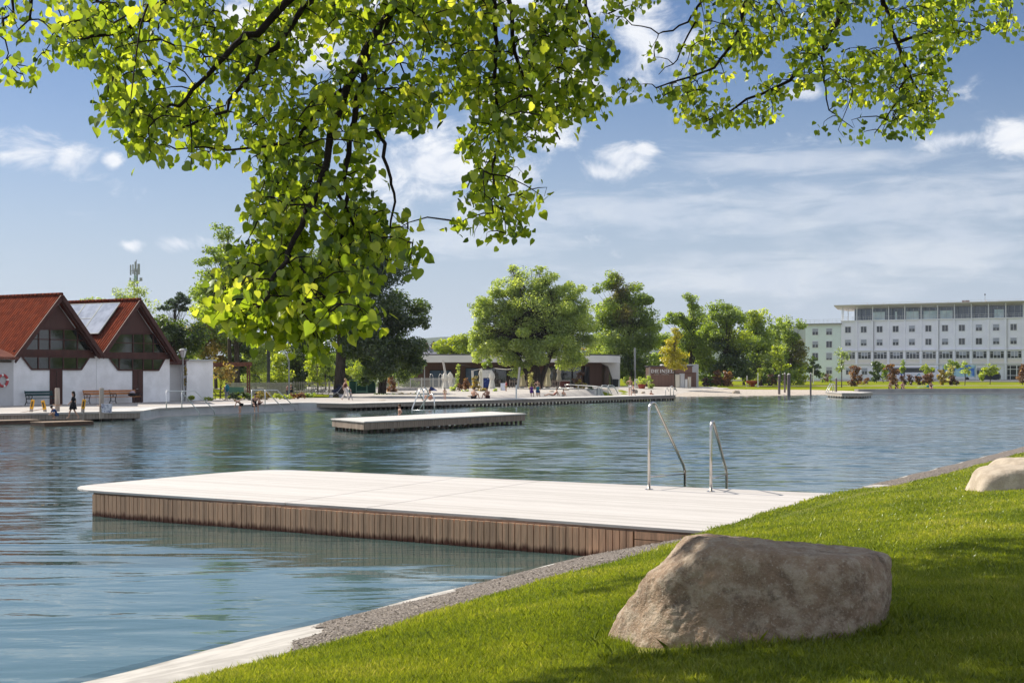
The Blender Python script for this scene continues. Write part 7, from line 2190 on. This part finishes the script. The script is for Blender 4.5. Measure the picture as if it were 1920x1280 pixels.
person('child walking on the boardwalk beside the man in shorts', fix(1187.5, 125, .515), 'walk', R(120), 1.05, bottom='navy', hair='brown')
person('dark-haired person sitting low behind the boardwalk left of its ladder', fix(1221, 131.5, .30), 'ground', R(30), 1.2, top='white', hair='dark')
for px, lab, tp, bt, hr, z in ((1669, 'leftmost of the three people sitting on the far right shore wall, in tan', 'tan', 'black', 'fair', 0), (1681, 'middle of the three people sitting on the far right shore wall, in black', 'black', 'black', 'dark', 0),
                         (1692.5, 'rightmost of the three people sitting on the far right shore wall, in pale pink', 'pink', 'navy', 'fair', 0)):
    D = 176.3 + (px - 1669) * .03
    person(lab, fix(px, D + .4, .22), 'sit', R(10), 1.75, top=tp, bottom=bt, hair=hr, sleeves=True)
person('person in a dark swimsuit sitting alone on the far right shore wall beside a towel', fix(1746, 178.2, .22), 'sit', R(-10), 1.75, top='navy', bottom='pink', hair='dark')
person('person in a blue shirt seated behind the picket fence next to the lantern lamp', fix(546, 125, .5), 'sit', R(-60), 1.55, top='navy', bottom='navy+', hair='grey', sleeves=True)
person('pale-shirted person seated left of the one in blue behind the lantern lamp', fix(540, 125.5, .5), 'sit', R(60), 1.45, top='pink', bottom='maroon', hair='brown', sleeves=True)
# seat for the two
tb_ = thing('picnic_bench', 'low bench under the two people behind the lantern lamp', 'bench', fix(543, 125.6, .5))
MB().box(0, 0, .38, 1.6, .4, .06).build('seat', wood_grey, tb_)
for sx in (-.7, .7): MB().box(sx, 0, 0, .1, .36, .38).build('leg', wood_grey, tb_)
# things they carry
bp_ = thing('backpack', 'large turquoise backpack worn by the person beside the bicycle', 'backpack', fix(426, 104.2, GZ + .78))
MB().ball(0, 0, .17, .17, .13, .30, 10, 8).build('pack_body', CLOTH['teal'], bp_, smooth=True)
MB().ball(0, -.1, .1, .11, .06, .15, 8, 6).build('pocket', mat('teal_dark', (.01, .1, .15)), bp_, smooth=True)
tw_ = thing('towel', 'pale mint towel spread on the lawn above the far right shore wall', 'towel', fix(1736, 180, .72))
MB().prism([(-1.1, -.5, .06), (-.3, -.5, .1), (.4, -.5, .05), (1.0, -.5, .22), (1.05, -.5, .26), (.3, -.5, .1), (-.3, -.5, .14), (-1.1, -.5, .1)], (0, 1.0, 0)).build('cloth', CLOTH['mint'], tw_)
MB().ball(.35, 0, .2, .3, .2, .18, 8, 6).build('bundle', CLOTH['teal'], tw_, smooth=True)

# ---------------------------------------------------------------- bicycle, pushchair, green bench
bk_ = thing('bicycle', 'dark bicycle with a basket leaning by the climbing plant', 'bicycle', fix(409, 104.8, GZ))
def wheel(x, nm='wheel'):
    o = MB()
    vs_, fs_ = torus(.33, .022, 0, 2 * math.pi, 22, 6)
    o.add([(a + x, b, c + .35) for a, b, c in vs_], fs_)
    w = o.build('wheel', blk, bk_, smooth=True)
    s = MB()
    for k in range(8): s.tube([(x, 0, .35), (x + .32 * math.cos(k * math.pi / 4), 0, .35 + .32 * math.sin(k * math.pi / 4))], .004, 3)
    s.build('spokes', galv, w)
wheel(-.52); wheel(.52)
f = MB()
for a, b in (((-.52, 0, .35), (-.38, 0, .95)), ((-.42, 0, .82), (.2, 0, .78)), ((-.40, 0, .72), (.05, 0, .3)), ((.05, 0, .3), (.2, 0, .9)), ((.52, 0, .35), (.18, 0, .75)), ((.52, 0, .35), (.05, 0, .3))): f.tube([a, b], .018, 6)
f.build('bike_frame', iron, bk_)
MB().tube([(-.45, -.26, 1.03), (-.36, -.1, 1.0), (-.38, 0, .98), (-.36, .1, 1.0), (-.45, .26, 1.03)], .014, 6).build('handlebar', galv, bk_)
MB().ball(.22, 0, .93, .13, .08, .04, 8, 5).build('saddle', blk, bk_, smooth=True)
MB().box(-.62, 0, .78, .3, .36, .22).build('basket', mat('pale_basket', (.6, .58, .55), (.3, .3, .3), scale=20), bk_)
gb = thing('green_bench', 'green slatted bench among the bed plants left of the quay handrails', 'bench', fix(440, 110, .48), R(12))
s = MB()
for k in range(4): s.box(0, -.2 + k * .12, .42, 1.5, .1, .03)
s.build('seat', mat('green_bench_slats', (.035, .16, .11), rough=.5), gb)
s = MB()
for k in range(5): s.box(0, .26, .5 + k * .1, 1.5, .03, .085)
s.build('backrest', mat('green_bench_slats', (.035, .16, .11)), gb)
for sx in (-.65, .65): MB().box(sx, 0, 0, .06, .5, .42).build('leg', iron, gb)
pc = thing('pushchair', 'dark pushchair with pale wheels at the foot of the thick trunk', 'pushchair', fix(630, 116, .5), R(20))
MB().prism([(-.35, -.22, .45), (.25, -.22, .42), (.4, -.22, .95), (.2, -.22, 1.05), (.05, -.22, .75), (-.35, -.22, .65)], (0, .44, 0)).build('seat_shell', CLOTH['navy'], pc)
MB().ball(.2, 0, .98, .26, .24, .2, 10, 6).build('hood', CLOTH['black'], pc, smooth=True)
f = MB()
for y in (-.25, .25): f.tube([(-.45, y, .12), (.1, y, .5), (.55, y, 1.05)], .016, 5); f.tube([(.45, y, .14), (.0, y, .5)], .016, 5)
f.tube([(.55, -.25, 1.05), (.55, .25, 1.05)], .018, 5); f.build('chassis', galv, pc)
for x, r in ((-.45, .12), (.45, .15)):
    for y in (-.28, .28): MB().tube([(x, y - .02, r), (x, y + .02, r)], r, 12).build('wheel', mat('pale_wheel', (.4, .4, .42)), pc)
for (px, D, lab) in ((600, 126, 'bicycle parked at the picket fence left of the thick trunk'),):
    q = dup(bk_, fix(px, D, .5), R(10), lab)

# ---------------------------------------------------------------- air over the lake
hz_ = bpy.data.materials.new('thin_haze'); hz_.use_nodes = True
g = NG(hz_.node_tree)
o_ = g.n('ShaderNodeOutputMaterial'); v_ = g.n('ShaderNodeVolumePrincipled')
v_.inputs['Color'].default_value = (.78, .86, 1.0, 1); v_.inputs['Density'].default_value = .00008; v_.inputs['Anisotropy'].default_value = .2
g.nt.links.new(v_.outputs[0], o_.inputs['Volume'])
tag(MB().box(0, 2900, -5, 6200, 7000, 230).build('haze', hz_), kind='stuff')
bpy.data.objects['haze']['label'] = 'thin bluish haze in the distance'
bpy.data.objects['haze']['category'] = 'haze'
